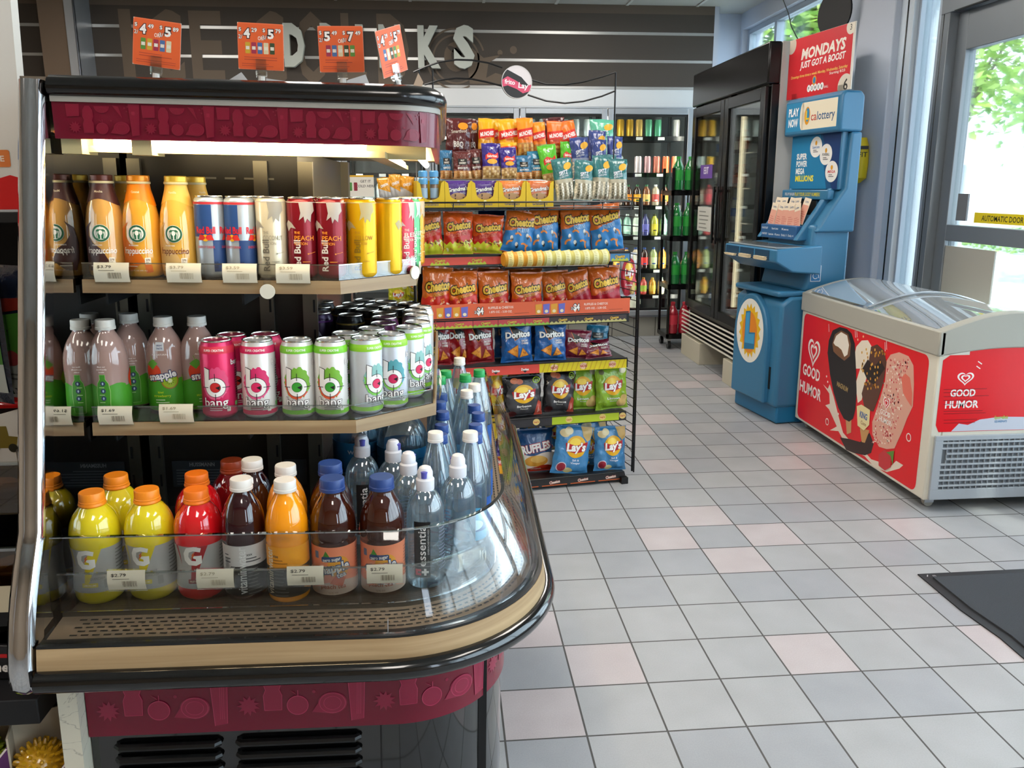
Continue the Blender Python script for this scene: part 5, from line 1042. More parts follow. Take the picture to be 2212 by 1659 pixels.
for px, Y, rz, lab in ((236, 1.440, -1.95, 'turned to its green bottle picture, front row beside the mirror'), (287, 1.51, -1.6, 'in the second row between the two front ones, back turned'), (360, 1.475, .0, 'showing its full strawberry kiwi label'), (432, 1.482, .5, 'with label half turned, beside the pink cans'), (320, 1.56, .4, 'at the back of the shelf behind the labelled one')):
    if px == 320: continue
    p = COOL.y(px, 800, Y); o = stock('frd', frd, (p.x, Y, Z2 + .0005), rz, 'strawberry kiwi bottle ' + lab, 'fruit drink bottle', 'fruit drink bottles on the lower shelf', COOL); o.matrix_world = o.matrix_world @ Matrix.Diagonal((.93, .93, .925, 1))
# --- 4 large energy cans with big round b emblem
def bang(body, neck, splash, dot, back=False):
    r, h = .0312, .145
    def f(o):
        P = can_metal(o, r, h, body, .885, .3, .25); W_ = PI * r; D = Dec(); fn = around(P)
        D.rect(-W_, h * .84, W_, h * .93, neck); D.text('SUPER CREATINE', 0, h * .885, .0042, 'f4f0e8', 1, fit=.036, bold=.03); D.rect(-W_, .008, W_, .016, neck if body != 'd8265c' else body)
        for c in (0, W_):
            R_ = random.Random(3)
            D.poly([(c + (.022 + R_.uniform(0, .005)) * math.cos(a), .068 + (.026 + R_.uniform(0, .006)) * math.sin(a)) for a in [2 * PI * i / 40 for i in range(40)]], splash[0], 1)
            D.poly([(c + (.021 + R_.uniform(0, .006)) * math.cos(a), .066 + (.025 + R_.uniform(0, .007)) * math.sin(a)) for a in [PI * .9 + PI * .9 * i / 20 for i in range(21)]], splash[1], 2)
            D.ring(c, .060, .0085, .0185, '201818', 3); D.poly([(c - .0205, .060), (c - .0105, .060), (c - .0085, .094), (c - .0195, .098)], '201818', 4); D.poly([(c - .0195, .060), (c - .0113, .060), (c - .0095, .093), (c - .0188, .0968)], 'f0ece6', 6)
            D.ring(c, .060, .0095, .0175, 'f0ece6', 5); D.ell(c, .060, .0088, .0088, dot, 7); D.poly([(c, .060), (c + .008, .063), (c + .007, .055)], '181010', 8)
            for a in ((-.024, .0, -.012, 0), (.012, 0, .026, 0), (0, -.028, 0, -.012), (0, .012, 0, .026)): D.line([(c + a[0], .060 + a[1]), (c + a[2], .060 + a[3])], .0012, '201818', 8)
            D.text('bang', c, .033, .0165, 'f2eee8', 6, fit=.042, bold=.02, out='4a3038' if body != 'd8265c' else 'a01840', ow=.07)
            D.lines(c - .012, c + .012, .0235, 3, .0035, .0014, 'b03058' if body == 'e2ded8' and neck != '7cc832' else ('f4e0e4' if body == 'd8265c' else '8a8a84'), 3); D.rrect(c + .018, .014, c + .025, .024, .0012, 'f0ece6', 6); D.text('0', c + .0215, .020, .004, '303030', 7)
        c = W_ / 2
        D.text('bang', c - .004, .105, .010, 'f2eee8', 2, fit=.028, rot=0, out='a08088', ow=.05); D.lines(c - .008, c + .006, .095, 14, .0045, .0016, '3a3436', 2, 5)
        for q_ in (-.008, .006): D.rrect(c + q_ - .004, .022, c + q_ + .004, .03, .0015, '7cc070', 2)
        D.build('label', o, fn, wrapcuts(r, .005), [h * .86, h * .885, h * .9, h * .91, h * .92])
    return f
BG = {'pink': bang('d8265c', 'd83048', ('e04a78', 'e8688c'), 'c82828'), 'delish': bang('e2ded8', 'd8285c', ('d83068', 'e05a88'), 'd8285c'), 'green': bang('e2ded8', '7cc832', ('78b038', 'd85a38'), '3a9a30'), 'lime': bang('ccd0d2', '90cc30', ('8ab8b0', '7ac050'), 'd82858'), 'teal': bang('c8ccd4', '90c830', ('58a0a8', '88c850'), 'd02858')}
ZT2 = Z2 + .137
def top2(px, py): p = COOL.z(px, py, ZT2); return (p.x, p.y, Z2 + .0005)
SH = .022
bangs = (('pink', 467, 730, .05, 'pink can at the left end of the front row'), ('delish', 555, 730, .05, 'pink necked white can, second in the front row'), ('green', 641, 730, .08, 'green necked white can, third in the front row'), ('green', 713, 730, .05, 'green necked white can, fourth in the front row'), ('lime', 789, 726, .75, 'green necked can turned sideways, fifth in the front row'), ('teal', 845, 717, .15, 'green necked can with teal splash on the shelf corner'), ('lime', 883, 703, .75, 'green necked can turned sideways behind the corner one'),
         ('pink', 499, 719, .4, 'pink can in the second row behind the first pair'), ('pink', 572, 718, .3, 'pink can in the second row behind the white pink one'), ('green', 747, 716, .3, 'green necked can in the second row behind the fourth'), ('green', 802, 706, .3, 'green necked can in the second row behind the sideways one'),
         ('lime', 901, 692, .9, 'green necked can at the right edge, third from the corner'))
for kd, px, py, rz, lab in bangs: o = stock('bg_' + kd, BG[kd], top2(px, py + 2), rz, 'large energy drink ' + lab, 'energy drink can', 'large emblem cans on the lower shelf', COOL); o.matrix_world = o.matrix_world @ Matrix.Diagonal((.935, .935, .945, 1))
def tallcan(body, neck, t1, c1, t2=''):
    r, h = .0315, .145
    def f(o):
        P = can_metal(o, r, h, body, .885, .28, .3); D = Dec(); W_ = PI * r
        D.rect(-W_, h * .86, W_, h * .885, neck); D.text(t1, 0, .075, .011, c1, 1, fit=.046, bold=.05, shear=.1)
        if t2: D.text(t2, 0, .058, .007, 'c8c8c8', 1, fit=.034)
        D.poly([(-.008, .095), (0, .108), (.008, .095), (.002, .096), (0, .09), (-.002, .096)], c1, 1); D.build('label', o, around(P), wrapcuts(r, .005))
    return f
TC = {'purple': tallcan('2c1038', '7a3a90', 'ROCKSTAR', 'd8d0e0', 'PUNCHED'), 'blackgold': tallcan('141312', 'b09a50', 'ROCKSTAR', 'b89a58'), 'greyer': tallcan('4c4c4e', 'c0b070', 'ROCKSTAR', 'd8d8d8'), 'plum': tallcan('5a2850', 'c070a8', 'bang', 'e0b0d0'), 'cream': tallcan('c8c4c0', 'd8c8a0', 'bang', 'd04878')}
tl = (('cream', 899, 676, 'right column, fourth back'), ('cream', 897, 668, 'right column, fifth back'), ('cream', 906, 660, 'right column, sixth back'), ('blackgold', 885, 652, 'right column, last back'), ('plum', 828, 694, 'third column, behind the green ones'), ('plum', 830, 681, 'third column, further back'), ('blackgold', 830, 672, 'third column, gold rimmed'), ('blackgold', 852, 662, 'between third and right columns, gold rimmed'), ('greyer', 849, 649, 'far back right, silver rimmed'), ('blackgold', 813, 655, 'far back middle, silver rimmed'), ('greyer', 802, 645, 'farthest of the middle cans'), ('blackgold', 797, 665, 'middle column, gold rimmed'), ('greyer', 766, 652, 'far back left of middle'), ('blackgold', 763, 661, 'left of middle, before the farthest'), ('blackgold', 757, 676, 'nearest of the black and gold ones'), ('greyer', 704, 659, 'grey one behind the purple'), ('greyer', 697, 648, 'rearmost grey one by the steel post'), ('purple', 688, 671, 'purple one beside the steel upright'))
used_ = []
for kd, px, py, lab in tl:
    p = COOL.z(px, py + 3, ZT2); x, y = p.x, p.y
    for _ in range(30):
        for (a, b) in used_:
            d = math.hypot(x - a, y - b)
            if d < .0595: x += (x - a) / (d + 1e-6) * (.0600 - d); y += (y - b) / (d + 1e-6) * (.0600 - d)
    used_.append((x, y)); o = stock('tc_' + kd, TC[kd], (x, y, Z2 + .0005), .1, 'tall can at the back of the lower shelf, ' + lab, 'energy drink can', 'tall cans at the back of the lower shelf', COOL); o.matrix_world = o.matrix_world @ Matrix.Diagonal((.935, .935, .945, 1))
# --- 5 bottom deck
def deckp(px, py, h): p = COOL.z(px, py, ZD + h); return (p.x, p.y, ZD + .0005)
def sport(liq, capc, gp=True):
    def f(o):
        P = smooth([(.036, 0), (.0425, .006), (.0435, .02), (.0405, .045), (.040, .07), (.0425, .09), (.0435, .100), (.043, .118), (.037, .138), (.026, .151), (.0195, .157), (.019, .164)])
        lathe_bottle(o, P, mat('sport_' + liq, liq, r=.07, coat=1)); cap(o, .0222, .159, .1775, mat('scap_' + capc, capc, r=.4)); m = MB(); m.lathe([(.0225, .156), (.0235, .158), (.0225, .161)], mat('scap_' + capc, capc, r=.4), 28); m.build('cap_ring', parent=o)
        r0 = .0435; W_ = PI * r0; D = Dec()
        D.rect(-W_, .022, W_, .094, 'aaa7a0'); lt = {'dcc81c': 'd8c020', 'd4141c': 'a01a20'}.get(liq, liq)
        D.poly([(-.012, .030), (-.002, .040), (.022, .094), (.004, .094), (-.008, .072)], lt, 1); D.poly([(-.040, .094), (-.030, .060), (-.034, .094)], lt, 1)
        cx, cz = -.006, .078
        D.poly([(cx + .016, cz + .013), (cx + .004, cz + .0165), (cx - .010, cz + .014), (cx - .0165, cz + .004), (cx - .016, cz - .008), (cx - .008, cz - .0155), (cx + .006, cz - .017), (cx + .0165, cz - .013), (cx + .0165, cz + .0), (cx + .002, cz + .0), (cx + .001, cz - .004), (cx + .006, cz - .0055), (cx + .006, cz - .009), (cx - .003, cz - .008), (cx - .0075, cz - .001), (cx - .0055, cz + .0065), (cx + .002, cz + .009), (cx + .014, cz + .006)], 'ece8de', 3)
        D.poly([(cx - .004, cz - .006), (cx + .0005, cz + .001), (cx - .002, cz + .001), (cx + .005, cz + .008), (cx + .002, cz + .0015), (cx + .005, cz + .0015)], 'e0641c', 4)
        D.text('THIRST', .012, .052, .004, '8c8a84', 2, fit=.022, bold=.04); D.text('QUENCHER', .012, .045, .004, '8c8a84', 2, fit=.026, bold=.04); D.rrect(-.016, .031, .012, .038, .001, lt if gp else '8a1a20', 2); D.text('LEMON-LIME' if gp else 'FRUIT PUNCH', -.002, .0345, .003, 'f0e8c0', 3, fit=.022)
        D.rrect(.022, .028, .032, .042, .002, '96948e', 2); D.lines(.048, .078, .085, 9, .006, .0018, '706c64', 1, 2); D.line([(-W_, .060), (W_, .060)], .0010, 'c8c4bc', 0)
        D.build('label', o, around(P), wrapcuts(r0, .006), cuts(.022, .094, .009))
    return f
SPY = sport('dcc81c', 'f08a1c'); SPR_ = sport('d4141c', 'f0781c', False); SPD = sport('7c0c14', '9a3c1c', False)
used = []
KX = {'sy': .885, 'sr': .885, 'sd': .885, 'vd': .93, 'vo': .93, 'tea': .93, 'ess': .95, 'gal': 1}
def place(key, mk, px, py, h, rz, lab, cat, grp, rr=.0, name=None):
    k = KX.get(key, .95); rr *= k; p = COOL.z(px, py, ZD + h); x, y = p.x, p.y
    x = max(x, -.605 + rr)
    for _ in range(40):
        for (a, b, c) in used:
            d = math.hypot(x - a, y - b)
            if d < rr + c - .0005: x += (x - a) / (d + 1e-6) * (rr + c - d); y += (y - b) / (d + 1e-6) * (rr + c - d)
        x = max(x, -.605 + rr)
    used.append((x, y, rr)); o = stock(key, mk, (x, y, ZD + .0005), rz, lab, cat, grp, COOL, name=name); o.matrix_world = o.matrix_world @ Matrix.Diagonal((k, k, 1, 1)); return o
g = 'sports drinks on the bottom deck'
place('sy', SPY, 197, 1062, .1775, .05, 'yellow sports drink with orange cap nearest the mirrored end, front row', 'sports drink bottle', g, .0440)
place('sy', SPY, 316, 1056, .1775, .0, 'yellow sports drink with orange cap, right one of the front pair', 'sports drink bottle', g, .0440)
place('sy', SPY, 246, 1028, .1775, .3, 'yellow sports drink with orange cap behind the front pair', 'sports drink bottle', g, .0440)
place('sr', SPR_, 423, 1056, .1775, .1, 'bright red sports drink with orange cap in the front row', 'sports drink bottle', g, .0440)
place('sr', SPR_, 424, 1023, .1775, .4, 'bright red sports drink with orange cap directly behind the front red one', 'sports drink bottle', g, .0440)
place('sd', SPD, 491, 997, .1775, .3, 'dark red sports drink with brownish cap at the back', 'sports drink bottle', g, .0440)
def vit(liq, lab2, dark=True):
    def f(o):
        P = smooth([(.030, 0), (.0355, .004), (.0360, .012), (.0355, .095), (.0365, .101), (.0355, .107), (.0365, .118), (.0355, .135), (.029, .157), (.0195, .172), (.0165, .178), (.016, .188)])
        lathe_bottle(o, P, mat('vit_' + liq, liq, r=.06, coat=1)); cap(o, .0193, .181, .199, mat('cap_white', 'dcd6ce', r=.4)); r0 = .0365; W_ = PI * r0; D = Dec()
        D.rect(-W_, .012, W_, .062, '232222' if dark else '26221a'); D.poly([(-W_, .062), (W_, .062), (W_, .097), (-W_, .097)], lab2, 0); D.poly([(-.02, .062), (-.034, .048), (-W_, .048), (-W_, .062)], lab2, 1)
        D.text('vitaminwater', -.002, .055, .0155, 'e4e2dc' if dark else 'f0e0c0', 2, fit=.080, rot=PI / 2, bold=.03); D.text('xxx' if dark else 'rise', .012, .082, .005, '303030', 2, fit=.010, bold=.03)
        D.lines(.006, .034, .074, 2, .005, .0018, '404040' if dark else 'b06a10', 2); D.lines(.008, .034, .056, 8, .006, .0016, '6c6a66', 2, 4); D.lines(-.034, -.02, .080, 3, .006, .002, '505050', 2); D.bars(-.034, -.024, .05, .075, '303030', 2)
        D.build('label', o, around(P), wrapcuts(r0, .006), cuts(.012, .097, .008))
    return f
g = 'vitamin drinks on the bottom deck'
place('vd', vit('2a060c', 'd0ccc6'), 520, 1033, .199, .1, 'dark purple vitamin drink with white cap, front row beside the red bottle', 'vitamin drink bottle', g, .0372)
place('vd', vit('2a060c', 'd0ccc6'), 544, 992, .199, .5, 'dark purple vitamin drink with white cap in the back row', 'vitamin drink bottle', g, .0372)
place('vo', vit('fa9a10', 'f8a418', False), 615, 1036, .199, -.75, 'bright orange vitamin drink with white cap, front row', 'vitamin drink bottle', g, .0372)
place('vo', vit('fa9a10', 'f8a418', False), 615, 1004, .199, .2, 'bright orange vitamin drink with white cap, behind the front orange one', 'vitamin drink bottle', g, .0372)
def tea(o):
    P = smooth([(.034, 0), (.0385, .005), (.0395, .018), (.0385, .05), (.0385, .085), (.0395, .093), (.0385, .097), (.0400, .102), (.0400, .118), (.0375, .137), (.029, .156), (.021, .168), (.019, .174), (.019, .184)])
    lathe_bottle(o, P, mat('tea_brown', '371105', r=.05, coat=1)); cap(o, .0222, .177, .197, mat('cap_blue', '27417c', r=.38)); r0 = .04; W_ = PI * r0; D = Dec()
    D.rect(-W_, .010, W_, .092, 'f08c62'); D.poly([(-W_, .010), (W_, .010)] + [(W_ - 2 * W_ * i / 20, .032 + .003 * math.sin(i * .9)) for i in range(21)], 'd8bca8', 1)
    D.ell(.010, .058, .020, .019, 'e8a030', 2); D.poly([(-.006, .03), (.016, .024), (.022, .038), (.004, .044)], 'd8602c', 3); D.poly([(-.02, .070), (-.012, .086), (-.004, .074), (-.012, .066)], '4a8a30', 3); D.poly([(-.026, .045), (-.014, .048), (-.018, .036)], '4a8a30', 3)
    D.rrect(-.020, .067, .016, .076, .003, '26406e', 4, 4); D.text('zero sugar', -.002, .0715, .006, 'f0ece4', 5, fit=.032, rot=.1, bold=.04)
    D.text('snapple', 0, .057, .0155, 'f2eee6', 6, fit=.058, rot=.14, bold=.06, out='26406e', ow=.15); D.text('tea', .014, .045, .009, 'f0ece4', 8, fit=.016, rot=.2, bold=.04, out='26406e', ow=.12); D.text('peach tea', .0, .025, .008, 'b8583c', 3, fit=.044); D.text('16 FL OZ', .0, .014, .0025, '9a7a68', 3, fit=.016); D.rrect(-.034, .072, -.026, .084, .001, '5a6a8a', 3); D.lines(.05, .08, .08, 10, .0055, .0015, '8a4a38', 2, 3)
    D.build('label', o, around(P), wrapcuts(r0, .006), cuts(.01, .092, .009))
g = 'peach tea bottles on the bottom deck'
place('tea', tea, 717, 1032, .197, .05, 'brown peach tea with blue cap, left one of the front pair', 'tea bottle', g, .0405)
place('tea', tea, 824, 1029, .197, -.05, 'brown peach tea with blue cap, right one of the front pair', 'tea bottle', g, .0405)
place('tea', tea, 713, 1001, .197, .4, 'brown peach tea with blue cap behind the left front one', 'tea bottle', g, .0405)
WATER = clear('bottled_water', 'e4f0f6', .12)
_nt = WATER.node_tree; _out = _nt.nodes['Material Output']; _src = _out.inputs[0].links[0].from_socket
_df = _nt.nodes.new('ShaderNodeBsdfDiffuse'); _df.inputs[0].default_value = (*lin('c6dbe8'), 1); _mx = _nt.nodes.new('ShaderNodeMixShader'); _mx.inputs[0].default_value = .09  # pale blue diffuse painted in for light the water would refract
_nt.links.new(_src, _mx.inputs[1]); _nt.links.new(_df.outputs[0], _mx.inputs[2]); _nt.links.new(_mx.outputs[0], _out.inputs[0])
CLCAP = mat('cap_frosted', 'dcdce2', r=.3)
def esse(o):
    P = smooth([(.028, 0), (.0325, .003), (.0335, .012), (.0335, .045), (.0325, .047), (.0335, .05), (.0335, .125), (.031, .142), (.023, .158), (.0150, .166), (.0140, .170)])
    lathe_bottle(o, P, WATER); m = MB(); m.lathe([(.0155, .166), (.0162, .168), (.0162, .184), (.0135, .187), (.0135, .196), (.010, .204), (.006, .206)], CLCAP, 28); m.build('sport_cap', parent=o)
    m = MB(); m.lathe([(.006, .188), (.0065, .199), (.003, .2005)], mat('spout_violet', '5a5ab0', r=.4), 14, c=(0, -.0088)); m.build('spout', parent=o)
    r0 = .0335; D = Dec(); D.rect(-.016, .022, .013, .120, '1c1b1c'); D.text('essentia', -.002, .078, .014, 'ece8e4', 2, fit=.072, rot=PI / 2, bold=.02); D.text('OVERACHIEVING H2O', .0095, .085, .003, 'c8c4c0', 2, fit=.045, rot=PI / 2)
    D.poly([(-.013, .026), (-.003, .026), (-.003, .030), (-.009, .030), (-.009, .033), (-.003, .033), (-.003, .037), (-.013, .037)], 'b83440', 2); D.rect(-.002, .030, .010, .034, 'ece8e4', 3); D.rect(.002, .026, .006, .038, 'ece8e4', 3); D.line([(-.016, .042), (.013, .042)], .0008, '8a8888', 2)
    D.lines(.03, .055, .11, 14, .006, .0016, '8a8aa0', 1, 3); D.build('label', o, around(P, .0006), wrapcuts(r0, .005), (.045, .05))
g = 'sport capped water bottles on the bottom deck'
for px, py, rz, lab in ((918, 1007, -.12, 'with upright black label, nearest the curved glass'), (989, 981, -1.9, 'with label turned away, right of the black labelled one'), (882, 976, 2.2, 'behind the black labelled one, violet spout'), (849, 950, 1.2, 'third back from the front, violet spout'), (781, 940, .2, 'at the back behind the two tea bottles')):
    place('ess', esse, px, py, .206, rz, 'clear water bottle with sport cap, ' + lab, 'water bottle', g, .0340)
def smart(capc, h, kind):
    def f(o):
        k = h / .26; P = smooth([(.026, 0), (.0315, .004), (.0325, .014), (.0325, .14 * k), (.031, .160 * k), (.023, .200 * k), (.0155, .232 * k), (.0125, .240 * k), (.0125, h - .012)])
        lathe_bottle(o, P, WATER); cap(o, .0150, h - .017, h, mat('wcap_' + capc, capc, r=.38)); r0 = .0325; W_ = PI * r0; D = Dec()
        if kind == 'wave': D.poly([(-W_, .03), (W_, .03)] + [(W_ - 2 * W_ * i / 20, .10 * k + .006 * math.sin(i * .8)) for i in range(21)], '4f9cc0'); D.poly([(-W_, .05), (W_, .045)] + [(W_ - 2 * W_ * i / 20, .075 * k + .005 * math.sin(i * 1.1)) for i in range(21)], '2a5c96', 1); D.ell(0, .06, .02, .01, 'b8dcec', 2)
        else: D.rect(-W_ * .55, .03, W_ * .55, .11 * k, '2c5ca8'); D.poly([(-.02, .05), (0, .09 * k), (.02, .05)], 'c8dcf0', 1); D.text('water', 0, .042, .008, 'f0f4f8', 2, fit=.03)
        if kind == 'green': D.ell(0, .08, .012, .012, 'c83a4a', 3)
        D.build('label', o, around(P, .0006), wrapcuts(r0, .008))
    return f
for px, py, h, kd, cc, lab in ((928, 937, .228, 'wave', 'dedad6', 'white capped tall water bottle, left one beside the essentia row'), (1007, 940, .228, 'wave', 'dedad6', 'white capped tall water bottle, right one near the glass'),
                               (950, 940, .205, 'blue', '24468a', 'blue capped water bottle hidden behind the left white cap'), (1024, 942, .205, 'blue', '24468a', 'blue capped water bottle hidden behind the right white cap'), (953, 920, .205, 'blue', '24468a', 'blue capped water bottle in the left column, second'), (1027, 921, .205, 'blue', '24468a', 'blue capped water bottle in the right column, second'),
                               (956, 889, .205, 'blue', '24468a', 'blue capped water bottle in the left column, third'), (1033, 892, .205, 'blue', '24468a', 'blue capped water bottle in the right column, third'), (950, 868, .205, 'blue', '24468a', 'blue capped water bottle in the left column, fourth'), (1025, 876, .205, 'blue', '24468a', 'blue capped water bottle in the right column, fourth'), (953, 851, .205, 'blue', '24468a', 'blue capped water bottle in the left column, fifth'),
                               (1021, 855, .222, 'wave', 'dedad6', 'white capped water bottle in the right column, fifth'), (1018, 835, .222, 'wave', 'dedad6', 'white capped water bottle in the right column, sixth'), (951, 818, .23, 'green', '1f9a50', 'green capped water bottle in the left column, nearer one'), (1016, 818, .23, 'green', '1f9a50', 'green capped water bottle in the right column, nearer one'), (964, 801, .23, 'green', '1f9a50', 'green capped water bottle in the left column, farther one'), (1026, 802, .23, 'green', '1f9a50', 'green capped water bottle in the right column, farther one'), (1025, 782, .25, 'wave', 'dedad6', 'white capped water bottle, farthest of the right column')):
    lab = lab.replace('essentia', 'sport capped')
    place('sm%s%d%s' % (kd, h * 1000, cc), smart(cc, h, kd), px, py, h, .2, lab, 'water bottle', 'tall water bottles along the side of the case', .0330)
def gallon(o):
    P = smooth([(.05, 0), (.056, .006), (.057, .02), (.054, .05), (.057, .08), (.057, .11), (.045, .145), (.02, .17), (.018, .18)])
    lathe_bottle(o, P, WATER); cap(o, .02, .172, .19, mat('cap_blue', '27417c')); D = Dec(); W_ = PI * .057; D.rect(-W_, .03, W_, .10, '3a8ab8'); D.poly([(-W_, .045), (W_, .04)] + [(W_ - 2 * W_ * i / 20, .07 + .008 * math.sin(i)) for i in range(21)], '1c4a7a', 1); D.text('water', 0, .082, .014, 'e8f0f4', 2, fit=.05); D.build('label', o, around(P, .0006), wrapcuts(.057, .01))
for px, py, lab in ((893, 1010, 'right one under the lower shelf'), (815, 1000, 'left one under the lower shelf')):
    place('gal', gallon, px, py - 70, .12, .1, 'wide water jug with blue wave label, ' + lab, 'water jug', 'water jugs under the lower shelf', .0575)
# ---------------------------------------------------------------- price tags, clips, promo cards
def ptag(price, faded=False):
    def f(o):
        m = MB(); n = 6; v = []
        for x in (-.028, .028): v += [(x, -.004 - .004 * math.sin(PI * i / n), .032 * i / n) for i in range(n + 1)]
        m.add(v, [(i, n + 1 + i, n + 2 + i, i + 1) for i in range(n)], mat('tag_paper', 'ddd4bc', r=.5), None, True); m.build('tag_paper', parent=o)
        m = MB(); m.box(-.029, -.0045, -.002, .029, -.0025, .0, ACR); m.box(-.029, -.004, .031, .029, .001, .033, ACR); m.box(-.0285, -.0012, 0, .0285, -.0004, .031, ACR); m.build('holder', parent=o)
        D = Dec(); c = 'a89c80' if faded else '6a6050'; D.text(price, -.022, .0255, .0045, '3a342c' if not faded else 'a09478', 0, fit=.022 if len(price) < 7 else .026, al=-1, bold=.02); D.lines(-.02, .018, .019, 1, .002, .0008, c); D.bars(-.006, .016, .006, .016, '7a705c' if not faded else 'b0a488', 0, 3)
        D.build('print', o, lambda u, v, l: (u, -.0046 - .004 * math.sin(PI * max(0, min(1, v / .032))), v), (), (.005, .01, .015, .02, .025, .03))
    return f
def tagat(price, px, py, Y, Z, rz, lab, fd=False): p = COOL.y(px, py, Y); stock('tg' + price + str(fd), ptag(price, fd), (p.x, Y - .0045, Z), rz, 'white shelf price tag ' + lab, 'price tag', 'price tags on the display case', COOL)
tagat('$3.79', 246, 580, 1.400, Z1 - .004, 0, 'reading $3.79 under the brown capped coffee bottle'); tagat('$3.79', 401, 582, 1.400, Z1 - .004, 0, 'below the vanilla coffee bottle', True); tagat('$3.59', 521, 586, 1.400, Z1 - .004, 0, 'below the blue silver cans', True); tagat('$3.59', 635, 586, 1.400, Z1 - .004, 0, 'below the first dark red can', True)
tagat('$1.69', 254, 890, 1.386, Z2 - .002, 0, 'reading $1.69 on the lower shelf'); tagat('$1.69', 385, 888, 1.386, Z2 + .001, 0, 'below the strawberry kiwi bottles', True)
yf = 1.200
for px, py, dz, pr_, fd, lab in ((279, 1247, .05, '$2.79', False, 'reading $2.79 between the two yellow bottles'), (469, 1244, .048, '$2.79', True, 'between the red and the dark vitamin bottle'), (662, 1238, .046, '$2.79', False, 'reading $2.79 before the orange drink'), (832, 1234, .046, '$2.79', False, 'reading $2.79 before the right peach tea')):
    p = COOL.y(px, py, yf); tagat(pr_, px, py, yf, p.z - .016, 0, lab, fd)
p = COOL.z(1016, 1207, .73); stock('tg$2.19False', ptag('$2.19'), (p.x, p.y, .715), .55, 'white shelf price tag reading $2.19 at the curved corner of the glass', 'price tag', 'price tags on the display case', COOL)
for px, py, lab in ((938, 795, 'upper one of three'), (936, 842, 'middle one of three')):
    p = COOL.x(px, py, -.02); stock('tg$1.69True', ptag('$1.69', True), (-.018, 1.56 + .07 * (py > 800), Z2 - .002), PI / 2, 'white price tag on the right edge of the lower shelf, ' + lab.replace('of three', 'of two').replace('middle', 'lower').replace('upper', 'farther').replace('lower one', 'nearer one'), 'price tag', 'price tags on the display case', COOL)
def clip(o):
    m = MB(); m.lathe([(.0125, -.0015), (.0125, .0015)], mat('clip_frost', 'd8d4c4', r=.25), 22, M=T3(0, -.004, .006) @ Matrix.Rotation(PI / 2, 4, 'X')); m.build('disc', parent=o); m = MB(); m.box(-.006, -.003, .006, .006, .0, .034, ACR); m.box(-.009, -.004, .03, .009, .004, .034, ACR); m.build('arm', parent=o)
for (x, y, z, rz, lab) in ((COOL.y(580, 612, 1.40).x, 1.393, Z1 - .024, 0, 'on the upper shelf edge below the coconut can'), (-.062, 1.535, Z1 - .005, .9, 'at the right corner of the upper shelf'), (-.055, 1.60, Z1 - .002, PI / 2, 'on the right side of the upper shelf')):
    stock('clip', clip, (x, y, z), rz, 'frosted round plastic sign clip ' + lab, 'clip', 'plastic sign clips', COOL)
OR = 'e0602e'
def cardfn(c1, p1, c2, p2, seed):
    def f(o):
        m = MB(); m.tube([(0, 0, 0), (0, 0, .016)], .0055, mat('clip_base', 'd8d4cc', r=.3), 10); m.box(-.008, -.003, .014, .008, .003, .03, ACR); m.box(-.008, -.004, .028, .008, -.001, .042, ACR); m.box(-.012, .001, .028, .012, .004, .046, ACR); m.lathe([(.006, -.008), (.006, .008)], ACR, 12, M=T3(0, 0, .022) @ Matrix.Rotation(PI / 2, 4, 'Y')); m.build('clip_holder', parent=o)
        z0 = .026; w, h = .0355, .070; D = Dec(); D.rrect(-w, z0, w, z0 + h, .003, 'e8704a'); D.rrect(-w + .0012, z0 + .0012, w - .0012, z0 + h - .0012, .0025, seed and OR, 1)
        for cx, a, b in ((-.018, c1, p1), (.019, c2, p2)):
            D.text('$', cx - .0135, z0 + h - .010, .0055, 'f0e8e0', 2, fit=.004, out='3a2a2a', ow=.12); D.text(a, cx - .003, z0 + h - .0155, .0135, 'f0e8e0', 4, fit=.0095, bold=.08, out='302224', ow=.12); D.text(b, cx + .0085, z0 + h - .0105, .006, 'f0e8e0', 4, fit=.0085, bold=.05, out='302224', ow=.1); D.text('2/' if cx < 0 else '3/', cx - .0130, z0 + h - .021, .006, 'f0e8e0', 2, fit=.006, out='302224', ow=.1)
        D.text('OR', .0, z0 + h - .0225, .006, 'f4e0d0', 2, fit=.0085, bold=.04)
        RR = random.Random(seed)
        for i in range(5): x = -.024 + i * .0095; c = ('3a4a30', '5a8a3a', 'c8a030', 'a0304a', '4a6a9a', 'd8c8a0')[(i + seed) % 6]; D.rrect(x, z0 + .024, x + .0075, z0 + .041, .001, c, 2); D.rect(x + .001, z0 + .030, x + .0065, z0 + .035, 'e0d8c8', 3)
        D.lines(-.026, .026, z0 + .018, 2, .0035, .0012, 'b84830', 2, seed); D.lines(-.03, .03, z0 + .008, 2, .003, .001, 'b84830', 2, seed + 1)
        m = MB(); m.box(-w, -.0004, z0, w, .0004, z0 + h, mat('card_orange_back', 'd8d0c4')); cd = m.build('card', parent=o); D.build('print', cd, flat(.0002, .00012, -.0004))
    return f
for k, (px, py, Y, ry, rz, cc, lab) in enumerate(((337, 184, 1.40, .10, .06, ('4', '49', '5', '89'), 'leftmost, tilted to the right'), (566, 190, 1.40, .02, .0, ('4', '29', '5', '79'), 'second from the left, beside the letter D'), (742, 195, 1.40, -.03, .0, ('5', '49', '7', '49'), 'third, in front of the letters R and I'), (862, 198, 1.40, -.32, 1.02, ('4', '29', '5', '79'), 'fourth, turned sideways and leaning left'))):
    p = COOL.y(px, py, Y); z = 1.509; o = thing('promo_card', 'orange promo card on the canopy, ' + lab, 'promo card', (p.x, Y, z), rz, 'orange promo cards', COOL, ry=ry); cardfn(*cc, k + 1)(o)
CW_ = mat('paper_grey_white', 'b9b9ba', r=.7)
